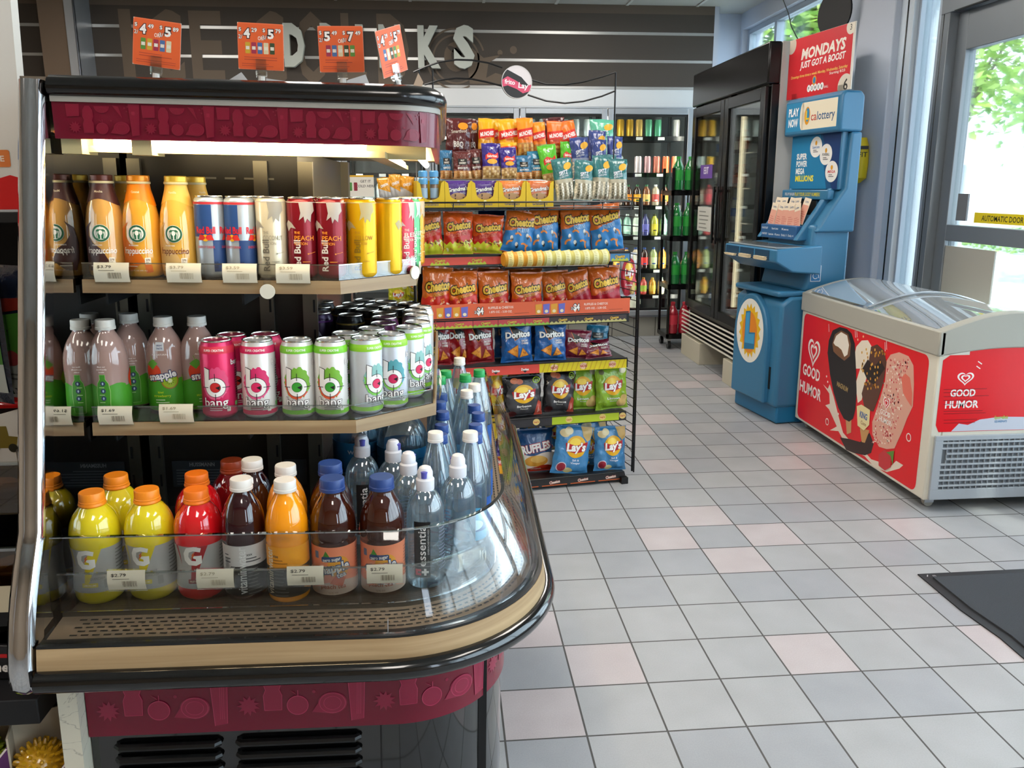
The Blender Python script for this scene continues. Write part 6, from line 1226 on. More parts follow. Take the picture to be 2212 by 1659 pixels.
for k, (pts, lab) in enumerate(((((473, 184), (517, 154), (543, 186)), 'pointed one left of the second promo card'), (((572, 168), (640, 178), (640, 188), (570, 189)), 'low one right of the second promo card'), (((748, 172), (788, 159), (802, 193), (746, 193)), 'one behind the third promo card'), (((887, 198), (903, 155), (914, 176), (906, 205)), 'narrow tan one behind the sideways card'))):
    V = [COOL.y(a, b, 1.62) for a, b in pts]; zb = 1.508; c = sum((v.x for v in V)) / len(V)
    n = len(V); m = MB(); pp = [(v.x - c, max(v.z, zb) - zb) for v in V]
    m.add([(x, 0 + (z * .3), z) for x, z in pp] + [(x, .0008 + (z * .3), z) for x, z in pp], [tuple(range(n)), tuple(reversed(range(n, 2 * n)))] + [(i, (i + 1) % n, n + (i + 1) % n, n + i) for i in range(n)], CW_ if k < 3 else mat('paper_tan', 'b8a08a', r=.7))
    m.add([(pp[0][0], 0, 0), (pp[-1][0], 0, 0), (pp[-1][0], .04, 0), (pp[0][0], .04, 0)], [(0, 1, 2, 3)], CW_)
    o = m.build('paper_sign'); tag(o, 'folded paper sign on the canopy, ' + lab, 'paper sign', 'paper signs on the canopy'); o.matrix_world = COOL.M @ T3(c, 1.62, zb + .0005)
# ================================================================ SNACK RACK
RK = RACK
rk = thing('snack_rack', 'black wire snack rack with tiered shelves and a round brand topper', 'snack rack', (-.46, .2, 0), 0, fr=RACK)
def rp(o): o.location = (.46, -.2, 0); return o
BW = mat('wire_black', '0b0b0c', r=.3); W0, W1, RD = -.945, .0, .36
SZ = {'b': .05, 'l': .341, 'd': .59, 'c2': .80, 'c1': 1.067}
RSH = mat('rack_shelf_black', '131315', r=.35)
strips = {'b': (.016, .05, [(-.945, -.55, 'e0c81c'), (-.55, -.005, '2b2829')]), 'l': (.305, .343, [(-.945, -.36, '302c2e'), (-.36, -.04, 'b4c828'), (-.04, -.005, '302c2e')]), 'd': (.548, .588, [(-.945, -.42, 'd8483a'), (-.42, -.01, 'd8c41c')]), 'c1': (1.03, 1.062, [(-.93, -.46, 'd05040'), (-.46, -.1, 'd05040'), (-.1, -.01, '4a82b0')])}
for k, z in SZ.items():
    m = MB(); m.box(W0 + .005, .0, z - .012, W1 - .004, RD, z, RSH); m.box(W0 + .005, -.004, z - .04, W1 - .004, .0, z - .0, RSH); s_ = rp(m.build('shelf', parent=rk))
    m = MB(); m.tube([(W0 + .01, -.01, z + .004), (W1 - .01, -.01, z + .004)], .0035, BW, 6); m.build('front_wire', parent=s_)
    if k in strips:
        z0, z1, segs = strips[k]; D = Dec()
        for a, b, c in segs:
            D.rect(a, z0, b, z1, c)
            n = max(1, int((b - a) / .12)); nm = {'b': 'Cheetos' if c == '2b2829' else 'SALE', 'l': "Lay's", 'd': 'Doritos' if c == 'd8483a' else 'NACHO', 'c1': 'Cheetos'}[k]
            if c in ('e0c81c', 'd8c41c'):
                x = a + .01
                while x < b - .02: D.poly([(x, z0), (x + .006, z0), (x + .02, z1), (x + .014, z1)], 'c8a818', 1); x += .022
            for i in range(n):
                xc = a + (b - a) * (i + .5) / n
                if k == 'l': D.ell(xc, (z0 + z1) / 2, .016, .015, 'e8c878', 1, 16); D.text("Lay's", xc, (z0 + z1) / 2, .007, 'c03028', 2, fit=.022, bold=.06)
                elif k == 'b' and c == '2b2829': D.text('Cheetos', xc, (z0 + z1) / 2, .013, 'e8dcd0', 2, fit=.05, bold=.08, rot=.12, out='c04020', ow=.12); D.rect(xc - .06, z0, xc + .06, z0 + .004, 'd86830', 1)
                elif k == 'd': D.text(nm, xc, (z0 + z1) / 2, .011, 'f0f0e8' if c == 'd8483a' else 'b04030', 2, fit=.034, bold=.08); D.poly([(xc - .012, (z0 + z1) / 2 - .004), (xc + .012, (z0 + z1) / 2 - .004), (xc, z0 + .004)], '2a2020', 1) if c == 'd8483a' else D.ell(xc, (z0 + z1) / 2, .018, .015, 'e8c0a0', 1)
                elif k == 'c1': D.poly([(xc - .04, z0)] + [(xc - .04 + .008 * j, z0 + .006 + .008 * (j % 2)) for j in range(11)] + [(xc + .04, z0)], 'b0b838', 1); D.text('Cheetos', xc, (z0 + z1) / 2 + .004, .013, 'd8b040', 2, fit=.045, bold=.08, rot=.1, out='4a3010', ow=.1)
                else: D.ell(xc, (z0 + z1) / 2, .02, .012, 'b8a020', 1)
        D.build('shelf_strip', s_, flat(y=-.0045))
# promo strip of the middle cheese puff shelf
m = MB(); m.box(-.945, -.012, .800, -.005, -.009, .866, mat('promo_orange', 'd8613c', r=.45)); ps = rp(m.build('promo_strip', parent=rk))
D = Dec()
for x0 in (-.93, -.50):
    for i in range(4): c = ('d89830', '6a6ab8')[i % 2]; D.poly([(x0 + .06 + i * .035, .81), (x0 + .085 + i * .035, .812), (x0 + .088 + i * .035, .855), (x0 + .058 + i * .035, .852)], c, 1); D.ell(x0 + .073 + i * .035, .822, .008, .007, 'e8d8b0', 2, 10)
    D.text('$4', x0 + .245, .835, .028, 'f4f0e8', 3, fit=.028, bold=.08, out='201818', ow=.14); D.text('2/', x0 + .225, .83, .012, 'f4f0e8', 3, fit=.010, out='201818', ow=.14)
    D.text("RUFFLES & CHEETOS", x0 + .335, .846, .010, 'f0d8c8', 2, fit=.11, bold=.04); D.text('1.875 OZ. - 3.50 OZ.', x0 + .335, .828, .009, 'f0d8c8', 2, fit=.10, bold=.04); D.line([(x0 + .395, .818), (x0 + .46, .819)], .0012, '5a2a1a', 2)
D.build('print', ps, flat(y=-.012))
D = Dec(); x = -.945
for i, (w, c, e_) in enumerate(((.11, 'c04848', 'b0b838'), (.12, 'c85050', 'b0b838'), (.11, 'c04848', '88b040'), (.12, 'b84848', '88b040'), (.11, 'b84848', '88b040'), (.12, '3c3030', 'b8b070'), (.12, '3c3030', 'b8b070'), (.12, '443838', 'b8b070'))):
    D.rect(x, .762, x + w - .002, .792, c); D.poly([(x, .762)] + [(x + (w - .002) * j / 12, .768 + .007 * (j % 2)) for j in range(13)] + [(x + w - .002, .762)], e_, 1); D.text('Cheetos', x + w / 2, .781, .011, 'd8b048', 2, fit=.04, bold=.08, rot=.1, out='4a3818', ow=.1); x += w
m = MB(); m.box(-.945, -.006, .758, -.005, -.003, .796, RSH); pt2 = rp(m.build('price_rail', parent=rk)); D.build('print', pt2, flat(y=-.006))
# side wire grids, uprights, feet, top basket wires
for x in (.035, W0 - .012):
    m = MB(); m.tube([(x, .0, .05), (x, .0, 1.30)], .006, BW, 8); m.tube([(x, -.018, .05), (x, -.018, 1.30)], .0035, BW, 6); m.tube([(x - .02, .30, .05), (x - .02, .30, 1.30)], .005, BW, 8)
    for i in range(31): z = .07 + i * .041; m.tube([(x, -.018, z), (x - .02, .30, z)], .0022, BW, 5)
    rp(m.build('wire_grid', parent=rk))
for x in (W1 - .05, W0 + .05): m = MB(); m.box(x - .016, .33, .02, x + .016, .36, 1.30, BW); rp(m.build('upright', parent=rk))
for x in (W1 - .012, W0 + .012):
    m = MB(); m.box(x - .012, .0, .02, x + .012, RD, .04, BW); m.box(x - .016, -.03, .0, x + .016, .0, .03, BW); m.box(x - .012, RD - .03, 0, x + .012, RD, .02, BW); rp(m.build('foot', parent=rk))
m = MB(); Z = 1.286
m.tube([(W0 + .015, -.03, Z), (W1 - .02, -.03, Z), (W1 - .01, -.02, Z), (W1 - .01, .3, Z)], .004, BW, 6); m.tube([(W0 + .015, -.03, Z - .022), (W1 - .02, -.03, Z - .022)], .003, BW, 6); m.tube([(W0 + .015, -.03, Z), (W0 + .015, .3, Z)], .004, BW, 6)
for i in range(8): x = W0 + .02 + i * (W1 - W0 - .04) / 7; m.tube([(x, -.03, Z), (x, -.028, Z - .03), (x, .3, Z - .03)], .0025, BW, 5)
rp(m.build('top_basket', parent=rk))
m = MB(); m.box(W0 + .01, -.02, Z - .034, W1 - .01, RD, Z - .029, RSH); 
for i, (y0, z) in enumerate(((.15, 1.375), (.24, 1.47))):
    for q_ in range(4): m.tube([(W0 + .05, y0 + .025 * q_, z), (W1 - .02, y0 + .025 * q_, z)], .002, STEEL, 5)
    for x in (W0 + .05, -.5, W1 - .02): m.tube([(x, y0, z), (x, y0 + .075, z), (x, y0 + .075, 1.26)], .003, STEEL, 5)
rp(m.build('tier_step', parent=rk))
# topper wires and round badge
m = MB(); a = RK.y(905, 150, .1); b = RK.y(1330, 157, .1); d = RK.y(1115, 178, .1)
for x, zt in ((a.x, a.z), (b.x, b.z), (a.x + .055, a.z - .0)): m.tube([(x, .1, 1.29), (x, .1, zt)], .0035, BW, 6)
def curve(pxs): return [RK.y(p[0], p[1], .1) for p in pxs]
m.tube(curve([(893, 156), (920, 144), (950, 134), (985, 129), (1020, 130), (1055, 136), (1085, 146)]), .004, BW, 6); m.tube(curve([(917, 183), (950, 173), (985, 169), (1020, 171), (1055, 178), (1085, 186)]), .004, BW, 6)
m.tube(curve([(1145, 172), (1180, 182), (1220, 183), (1260, 177), (1300, 166), (1330, 156)]), .004, BW, 6); m.tube(curve([(1140, 205), (1180, 218), (1220, 223), (1260, 219), (1300, 208), (1330, 196)]), .004, BW, 6)
rp(m.build('topper_wire', parent=rk))
R_ = abs(RK.y(1082, 178, .1).x - RK.y(1148, 178, .1).x) / 2
m = MB(); m.lathe([(R_, -.004), (R_, .004)], mat('badge_dark', '262424', r=.4), 40, M=T3(d.x, .094, d.z) @ Matrix.Rotation(PI / 2, 4, 'X')); bd = rp(m.build('topper_badge', parent=rk))
D = Dec(); D.poly([(d.x + R_ * .97 * math.cos(a_), d.z + R_ * .97 * math.sin(a_)) for a_ in [math.radians(-20 + 150 * i / 20) for i in range(21)]] + [(d.x + .02, d.z + .02)], 'd8d0d0'); D.poly([(d.x - .11 * 0 - R_ * .95, d.z + .008), (d.x - R_ * .6, d.z + .022), (d.x, d.z + .004), (d.x + R_ * .5, d.z - .018), (d.x + R_ * .95, d.z - .008), (d.x + R_ * .9, d.z - .034), (d.x + R_ * .4, d.z - .044), (d.x, d.z - .028), (d.x - R_ * .6, d.z - .014), (d.x - R_ * .93, d.z - .02)], 'd0506c', 1)
D.text('frito', d.x - .03, d.z - .0, .018, 'f4e8e8', 2, fit=.045, bold=.05, rot=-.1); D.text('Lay', d.x + .028, d.z - .013, .022, 'f4e8e8', 2, fit=.042, bold=.05, rot=-.1); D.ring(d.x, d.z, R_ * .96, R_, 'c8c4c0', 3, 40)
D.build('print', bd, flat(y=.0895))
# ---------------------------------------------------------------- snack bags
BWD, BHT, BTH = .13, .17, .042
def bagsurf(seed, th=BTH):
    R_ = random.Random(seed); A = [(R_.uniform(.6, 1.4), R_.uniform(0, 6), R_.uniform(20, 70), R_.uniform(20, 60)) for _ in range(5)]
    def y(u, v):
        un = max(-1, min(1, u / (BWD / 2))); vn = max(0, min(1, v / BHT)); e = max(0, min(1, (vn - .045) / .91))
        a = (max(0, 1 - abs(un) ** 2.6) ** .6) * (max(0, math.sin(PI * e)) ** .42) * (.82 + .36 * (1 - vn))
        w = sum(q[0] * math.sin(u * q[2] * 2.3 + v * q[3] * 1.6 + q[1]) for q in A) * .0009
        edge = (1 - e) ** 3 * math.sin(un * 14 + seed) * .0022 + e ** 4 * math.sin(un * 11 + seed) * .002
        cr = abs(un) ** 3 * .004 * math.sin(v * 160 + seed * 2 + un)
        return th / 2 * a + w * a ** .3 + (edge + cr) * min(1, a * 1.5 + .1)
    def x(u, v): vn = v / BHT; return u * (1 - .07 * math.sin(PI * max(0, min(1, vn))) ** .8) + .0012 * math.sin(v * 130 + seed) * (u / BWD * 2) ** 3
    return x, y
FOIL = {}
def foil(c):
    n = 'foil_' + c
    if n not in _m: mat(n, c, r=.22, coat=.6, bump=(60, .35))
    return _m[n]
def mk_bag(base, seed, draw, back=None):
    fx, fy = bagsurf(seed); NU, NV = 20, 26
    def f(o):
        mb = MB(); gu = [-BWD / 2 + BWD * i / NU for i in range(NU + 1)]; gv = [BHT * j / NV for j in range(NV + 1)]
        zz = lambda u, v: v + (.0012 * math.cos(u * 900) if v < .001 or v > BHT - .001 else 0)
        for s in (-1, 1):
            v = [(fx(u, w), s * (fy(u, w) + .0004) if abs(u) < BWD / 2 - 1e-6 and 0 < w < BHT else s * .0003 + fy(u, w) * .0, zz(u, w)) for w in gv for u in gu]
            n = NU + 1; f_ = [(j * n + i, j * n + i + 1, (j + 1) * n + i + 1, (j + 1) * n + i) for j in range(NV) for i in range(NU)]
            mb.add(v, f_ if s < 0 else [tuple(reversed(q_)) for q_ in f_], foil(base), None, True)
        mb.build('bag', parent=o)
        D = Dec(); draw(D)
        def clampf(u, v): return max(-BWD / 2 + .0008, min(BWD / 2 - .0008, u)), max(.0015, min(BHT - .0015, v))
        D.build('print', o, lambda u, v, l: (fx(u, v), -(fy(u, v) + .0004) - .0009 - l * .0003, v), gu[1:-1], gv[1:-1], r=.3, xf=clampf)
        D = Dec()
        for i in range(18): D.rect(-.064 + i * .0072, .1635, -.0605 + i * .0072, .1685, base if False else 'e8e0d8' if i % 2 == 9 else base, 0)
    return f
def wavy(D, y, c, L, amp=.005, n=14, fr=3, ph=0, y0=.002):
    D.poly([(-.065, y0), (.065, y0)] + [(.065 - .13 * i / n, y + amp * math.sin(fr * i * .45 + ph)) for i in range(n + 1)], c, L)
def zig(D, y, c, L, amp=.01, n=10, y0=.002, slope=0): D.poly([(-.065, y0), (.065, y0)] + [(.065 - .13 * i / n, y - slope * i / n + (amp if i % 2 else 0)) for i in range(n + 1)], c, L)
def cheetos_logo(D, z, L=3, cx=0): D.text('Cheetos', cx, z, .030, 'e8bc40', L, fit=.108, bold=.09, rot=.14, shear=.1, out='1c120c', ow=.16)
def d_flame(D):
    zig(D, .098, 'c02818', 0, .008, 9, slope=.03); zig(D, .052, 'c8c830', 1, .012, 11, slope=.016); cheetos_logo(D, .114)
    D.text("FLAMIN' HOT", .0, .078, .012, 'c83820', 6, fit=.075, rot=.2, bold=.06, out='f0c8a0', ow=.06)
    R_ = random.Random(2)
    for i in range(12): x, z = R_.uniform(-.05, .055), R_.uniform(.01, .05); D.line([(x, z), (x + R_.uniform(-.015, .015), z + .008), (x + R_.uniform(-.02, .02), z + .013)], .006, ('b84028', 'e0d8a0', '6a3018', 'd8a040')[i % 4], 4)
def d_puff(D):
    zig(D, .112, '2a78b8', 0, .004, 5, slope=.035); cheetos_logo(D, .122); D.text('PUFFS', .008, .092, .014, '2f86c4', 6, fit=.05, rot=.12, bold=.06, out='d8e4ec', ow=.1)
    for cx, cz, a in ((-.01, .064, .4), (.038, .06, -.4), (.02, .028, .2), (.045, .026, 2.0), (-.035, .03, 1.2)): D.ring(cx, cz, .010, .017, 'd88440', 3, 12, a, a + 2.2)
    for cx, cz in ((-.035, .058), (-.01, .035), (.03, .075)): D.ell(cx, cz, .006, .008, 'd8d8d0', 3, 10); D.ell(cx + .004, cz - .008, .005, .008, '28323c', 3, 10)
def d_crunch(D):
    zig(D, .082, 'c42a1c', 0, .006, 9, slope=.022); cheetos_logo(D, .106); D.text('CRUNCHY', .006, .078, .010, 'e8a030', 6, fit=.05, rot=.14, bold=.05, out='7a1a10', ow=.08)
    R_ = random.Random(5)
    for i in range(11): x, z = R_.uniform(-.05, .055), R_.uniform(.008, .056); D.line([(x, z), (x + R_.uniform(-.012, .014), z + .008), (x + R_.uniform(-.01, .02), z + .012)], .007, ('e8b890', 'e07030', 'f0d0c0', '7a2418')[i % 4], 4)
def d_lime(D):
    zig(D, .088, 'a8182c', 0, .005, 9, slope=.03); zig(D, .04, '8ab86a', 1, .004, 15); cheetos_logo(D, .112); D.text("FLAMIN' HOT", .0, .074, .010, 'b82030', 6, fit=.07, rot=.18, bold=.05, out='e8d0b8', ow=.06)
    for i in range(6): D.ell(-.05 + i * .02, .022 + .006 * (i % 2), .010, .008, ('d8d8c0', '5a9a40')[i % 2], 4, 12)
def tri(D, cx, cz, s, a, c, L): D.poly([(cx + s * math.cos(a + 2.094 * i), cz + s * math.sin(a + 2.094 * i)) for i in range(3)], c, L)
def d_doritos(c2):
    def d(D):
        D.poly([(-.065, .168), (-.065, .10), (.02, .168)], c2, 0); D.poly([(-.035, .155), (.030, .118), (-.012, .088)], '14100e', 2); D.line([(-.035, .155), (-.012, .088), (.030, .112)], .003, 'd87830', 3); D.text('Doritos', .002, .112, .024, 'f0ece4', 4, fit=.105, bold=.09, rot=.05, out='181414', ow=.08)
        D.text('NACHO', .030, .086, .007, 'e8dcd0', 4, fit=.028, bold=.05); D.text('CHEESE', .030, .076, .007, 'e8dcd0', 4, fit=.03, bold=.05)
        for cx, cz, s, a in ((-.015, .045, .030, -.5 + .0), (.025, .035, .024, .2), ): tri(D, cx, cz, s, a + 1.05 + .5, 'b86818', 4); tri(D, cx, cz, s * .86, a + 1.55, 'dc9030', 5); [D.ell(cx + s * .3 * math.cos(k * 1.9), cz + s * .3 * math.sin(k * 2.3), .0022, .0022, 'a04818', 6, 6) for k in range(5)]
    return d
def lays_logo(D, cx, cz, s=1, L=2): D.ell(cx, cz, .037 * s, .038 * s, 'e8b020', L, 28); D.ell(cx - .004 * s, cz + .01 * s, .022 * s, .02 * s, 'f4d048', L + 1, 20); D.poly([(cx - .04 * s, cz + .012 * s), (cx, cz + .004 * s), (cx + .042 * s, cz + .020 * s), (cx + .038 * s, cz - .012 * s), (cx, cz - .022 * s), (cx - .036 * s, cz - .016 * s)], 'b81c20', L + 2); D.text("Lay's", cx, cz, .027 * s, 'f4f0ea', L + 3, fit=.072 * s, bold=.09, rot=.06, shear=.1, out='8a1418', ow=.05)
def d_lays(c2, sub, extra='d8b870', bq=False):
    def d(D):
        if c2: D.ell(0, .075, .06, .075, c2, 0, 26)
        lays_logo(D, .0, .095)
        if bq: D.poly([(-.05, .168), (.05, .168), (.06, .15), (.01, .14), (-.055, .15)], '0e0e10', 0); D.ell(-.028, .150, .014, .012, 'c87048', 2, 14); D.ell(-.012, .146, .012, .011, 'b85c3c', 2, 14); D.ring(.045, .148, .010, .013, 'a8c830', 2, 16); D.text('25', .045, .148, .009, 'a8c830', 3, fit=.012, bold=.05); D.poly([(.035, .002), (.062, .002), (.062, .055), (.05, .065), (.042, .04)], 'b84a38', 2); D.poly([(.045, .01), (.055, .02), (.05, .04)], 'e0988a', 3); D.ell(-.04, .012, .016, .014, '4a1c1c', 2, 14)
        else: D.ell(.035, .025, .022, .018, extra, 1, 16); D.ell(.045, .042, .016, .014, extra, 2, 16); D.ell(.045, .150, .016, .012, 'cfc8a0', 1, 14); D.ell(-.042, .148, .010, .010, '6a6a40', 1, 14)
        D.text(sub, -.0, .045, .009, 'f0ece4', 3, fit=.05, bold=.04); D.text('Flavored', 0, .034, .005, 'e0dcd0', 3, fit=.025)
    return d
def d_salt(D): lays_logo(D, .008, .098); D.ell(-.036, .142, .018, .014, 'e0cc98', 1, 18); D.ell(-.022, .150, .015, .013, 'ecdcb0', 2, 18); D.poly([(.02, .168), (.062, .168), (.062, .125), (.048, .118), (.03, .135)], 'c8a868', 1); D.ell(-.035, .025, .018, .018, 'd8d0d8', 1, 18); D.ell(-.035, .025, .015, .015, 'a02438', 2, 18); D.ell(-.010, .014, .016, .010, 'd8cc90', 1, 16); D.text('Salt &', .012, .052, .007, 'e8f0f8', 3, fit=.026); D.text('Vinegar', .012, .042, .007, 'e8f0f8', 3, fit=.036)
def d_ruffles(D): wavy(D, .072, 'e8dcd0', 0, .006, fr=1.2); D.ell(.0, .045, .045, .022, 'd89838', 1, 22); D.ell(.008, .052, .03, .014, 'e8b860', 2, 20); wavy(D, .022, 'b83018', 1, .006, fr=1); D.text('RUFFLES', .0, .098, .030, 'f4f0ec', 3, fit=.112, bold=.1, rot=.16, out='a81824', ow=.1); D.text('ORIGINAL', 0, .014, .006, 'f0e0d0', 3, fit=.04)
def d_munch(c1, c2, win):
    def d(D): D.rect(-.065, .002, .065, .062, win, 0); D.poly([(-.065, .10), (.065, .112), (.065, .168), (-.065, .168)], c1, 1); D.poly([(-.065, .078), (.065, .09), (.065, .128), (-.065, .116)], c2, 2); D.text('MUNCHIES', 0, .102, .018, 'f4ece4', 3, fit=.105, bold=.08, rot=.1); D.text('PEANUTS', 0, .078, .008, 'c03020', 3, fit=.05, bold=.05); [D.ell(-.05 + .02 * (i % 6), .012 + .018 * (i // 6), .010, .008, ('d8a048', 'b87028', 'e8c078')[i % 3], 3, 10) for i in range(18)]
    return d
def d_nut(top, sub, win='c08850', logo='NUT HARVEST'):
    def d(D): D.rect(-.065, .002, .065, .050, win, 0); [D.ell(-.052 + .021 * (i % 6), .012 + .014 * (i // 6), .010, .007, ('d8a870', 'a87038', 'e8c898')[i % 3], 1, 10) for i in range(18)]; D.rrect(-.034, .085, .034, .122, .004, '1c1a16', 2); D.text(logo.split()[0], 0, .112, .010, 'e8e0d0', 3, fit=.028, bold=.05); D.text(logo.split()[-1], 0, .096, .011, 'e8e0d0', 3, fit=.052, bold=.05); D.text(sub, 0, .066, .012, 'f0ece0', 2, fit=.075, bold=.05)
    return d
def d_spitz(win, oval='e0a838', nm='SPITZ'):
    def d(D): D.rect(-.065, .002, .065, .085, win, 0); [D.ell(-.055 + .016 * (i % 8), .010 + .011 * (i // 8), .007, .004, ('e8dcc0', '8a8068', 'f0e8d8', '5c5848')[(i * 7) % 4], 1, 8, rot=i) for i in range(48)]; D.ell(.030, .135, .028, .014, oval, 2, 18, rot=.2); D.text(nm, -.004, .110, .016, 'd8dce4', 3, fit=.06, bold=.05, rot=.12); D.text('SUNFLOWER', -.002, .095, .008, 'c8d0d8', 3, fit=.06, rot=.12)
    return d
def d_bbq(D): D.ell(.02, .135, .026, .016, 'e8901c', 1, 20); D.text('Smartfood', 0, .112, .015, 'd8c8b8', 2, fit=.08, rot=.1); D.text('BBQ', 0, .055, .024, 'e0d4c8', 2, fit=.05, bold=.05)
def d_mexi(c): 
    def d(D): D.rect(-.065, .002, .065, .060, 'b8935c', 0); [D.ell(-.055 + .019 * (i % 7), .012 + .012 * (i // 7), .008, .006, ('e0c898', '9a7440', 'd0b078')[i % 3], 1, 8) for i in range(28)]; D.poly([(-.045, .112), (-.02, .124), (.02, .114), (.045, .126), (.045, .100), (.02, .092), (-.02, .10), (-.045, .09)], 'd8382c', 2); D.ell(0, .082, .036, .012, 'e8a838', 2, 20); D.text('Sabritas', 0, .108, .012, 'f4ece0', 3, fit=.07, bold=.05); D.text('%', .0, .145, .010, 'e8e8f0', 2, fit=.02, bold=.06)
    return d
BAGS = {'flame': ('bc5a1c', d_flame), 'flame2': ('dc5a1a', d_flame), 'puff': ('cc641c', d_puff), 'crunch': ('da6a1c', d_crunch), 'limehot': ('d4641f', d_lime), 'dred': ('8c1218', d_doritos('a0181c')), 'dblue': ('1c5a9c', d_doritos('2a70b0')), 'dplum': ('701a30', d_doritos('7c2038')),
        'lbbq': ('222224', d_lays('3c3a3c', 'Barbecue', bq=True)), 'llime': ('8cb42c', d_lays(None, 'Limon')), 'lyel': ('d8a818', d_lays(None, 'Classic')), 'lsalt': ('3f84b8', d_salt), 'ruff': ('1c4a7c', d_ruffles), 'bbq': ('541c1c', d_bbq), 'mun1': ('e8a018', d_munch('e8a818', 'd82c1c', 'd89838')), 'mun2': ('d8541c', d_munch('e07020', 'd83020', 'a8401c')), 'mun3': ('f08020', d_munch('f09020', 'd83020', 'c08848')),
        'nutm': ('5c2420', d_nut('', 'MIXED NUTS')), 'nutt': ('2a7c9c', d_nut('', 'CASHEWS', 'd89048')), 'nutb': ('2f6a90', d_nut('', 'ALMONDS', 'c88040')), 'mexp': ('34247c', d_mexi('')), 'mexg': ('5ab828', d_mexi('')), 'spb': ('30407c', d_spitz('8890a8')), 'spt': ('2f6c6c', d_spitz('b0a890')), 'teal': ('5cae90', d_spitz('8cc8a8', nm='NUTS'))}
def bag(kind, x0, x1, y0, y1, t, zb, lab, grp, rot=0, seed=1, rz=None, lean=.08, fr=RACK, desc=''):
    xa = RK.y(x0, y1, t).x; xb = RK.y(x1, y1, t).x; top = RK.y((x0 + x1) / 2, y0, t).z
    if zb is None: zb = RK.y((x0 + x1) / 2, y1, t).z
    w = (xb - xa); h = top - zb; base, dr = BAGS[kind]
    rz = (random.Random(x0).uniform(-.12, .12) if rz is None else rz)
    o = stock('bag_%s_%d' % (kind, seed), mk_bag(base, seed, dr), ((xa + xb) / 2, t, zb), rz, lab, 'snack bag', grp, RACK, rx=-lean, ry=rot, name='snack_bag')
    sx = w / BWD * 1.02; sz = h / BHT; o.matrix_world = o.matrix_world @ Matrix.Diagonal((sx, min(1.15, (sx + sz) / 2), sz, 1)); return o
def cA(u0, u1, v0, v1): s = .2351; return 880 + u0 * s, 880 + u1 * s, 220 + v0 * s, 220 + v1 * s
def cB(u0, u1, v0, v1): s = .2351; return 880 + u0 * s, 880 + u1 * s, 540 + v0 * s, 540 + v1 * s
def cC(u0, u1, v0, v1): s = .21247; return 930 + u0 * s, 930 + u1 * s, 780 + v0 * s, 780 + v1 * s
g = 'snack bags on the upper cheese puff shelf'; zb = SZ['c1'] + .003
for k, u0, u1, v0, t, rot, seed, lab in (('flame', 75, 335, 1010, .04, -.05, 1, 'spicy cheese snack bag at the left end, brown orange top'), ('flame2', 325, 605, 1005, .04, .03, 2, 'orange spicy cheese snack bag, second from the left'), ('flame2', 585, 870, 1035, .045, .06, 3, 'orange spicy cheese snack bag, third from the left'), ('puff', 850, 1140, 990, .035, .20, 1, 'blue puffs bag leaning right, fourth from the left'), ('puff', 1110, 1390, 955, .05, .04, 2, 'blue puffs bag, fifth from the left'), ('puff', 1400, 1690, 950, .05, .02, 2, 'blue puffs bag, sixth from the left'), ('puff', 1700, 1990, 935, .04, -.12, 3, 'blue puffs bag at the right end leaning left')):
    b = cA(u0, u1, v0, 1340); bag(k, *b, t, zb, lab + ' of the upper puffs shelf', g, rot, seed)
for k, u0, u1, v0, lab in (('crunch', 700, 900, 960, 'behind, between the third and fourth'), ('puff', 1330, 1480, 965, 'behind, between the fifth and sixth'), ('ruff', 640, 900, 945, 'dark blue one at the back under the cookie boxes'), ('puff', 1630, 1790, 950, 'behind, between the sixth and seventh')):
    b = cA(u0, u1, v0, 1300); bag(k, *b, .20, zb, 'snack bag on the upper puffs shelf, ' + lab.replace(' at the back', ''), g, .05, 4)
g = 'snack bags on the lower cheese puff shelf'; zb = SZ['c2'] + .003
for k, u0, u1, v0, t, rot, seed, lab in (('crunch', 112, 390, 150, .05, .10, 1, 'at the left end, turned slightly right'), ('crunch', 375, 655, 195, .04, -.02, 2, 'second from the left'), ('crunch', 655, 945, 195, .04, .0, 3, 'third from the left'), ('crunch', 950, 1240, 205, .04, .02, 1, 'fourth from the left'), ('crunch', 1250, 1500, 190, .07, -.05, 2, 'with its top folded over, fifth from the left'), ('limehot', 1490, 1715, 185, .05, -.18, 1, 'with a green lower edge, sixth from the left'), ('limehot', 1690, 1965, 145, .05, -.05, 2, 'with a green lower edge at the right end')):
    b = cB(u0, u1, v0, 545); bag(k, *b, t, zb, 'orange crunchy cheese snack bag ' + lab, g, rot, seed)
for u0, u1, v0, lab in ((420, 640, 170, 'behind the second'), (640, 930, 160, 'behind the third'), (930, 1230, 165, 'behind the fourth'), (1560, 1800, 150, 'behind the last two')): bag('crunch', *cB(u0, u1, v0, 480), .2, zb, 'orange cheese snack bag ' + lab + ' on the lower puffs shelf', g, .03, 4)
g = 'tortilla chip bags'; zb = SZ['d'] + .003
for k, u0, u1, v0, t, rot, seed, lab in (('dred', 150, 410, 655, .06, .02, 1, 'red, at the left end'), ('dred', 350, 600, 640, .075, .02, 2, 'red, second from the left'), ('dred', 535, 805, 650, .06, -.03, 3, 'red, third from the left'), ('dblue', 860, 1150, 640, .04, .0, 1, 'blue, left one'), ('dblue', 1165, 1455, 645, .04, .03, 2, 'blue, right one'), ('dplum', 1430, 1670, 735, .05, .08, 1, 'plum red, slumped')):
    bag(k, *cB(u0, u1, v0, 1000), t, zb, 'tortilla chip bag, ' + lab, g, rot, seed)
bag('dblue', *cB(800, 1060, 620, 990), .16, zb, 'tortilla chip bag, blue, behind the left blue one', g, .0, 3); bag('dblue', *cB(1120, 1400, 615, 980), .16, zb, 'tortilla chip bag, blue, behind between the blue pair', g, .05, 3)
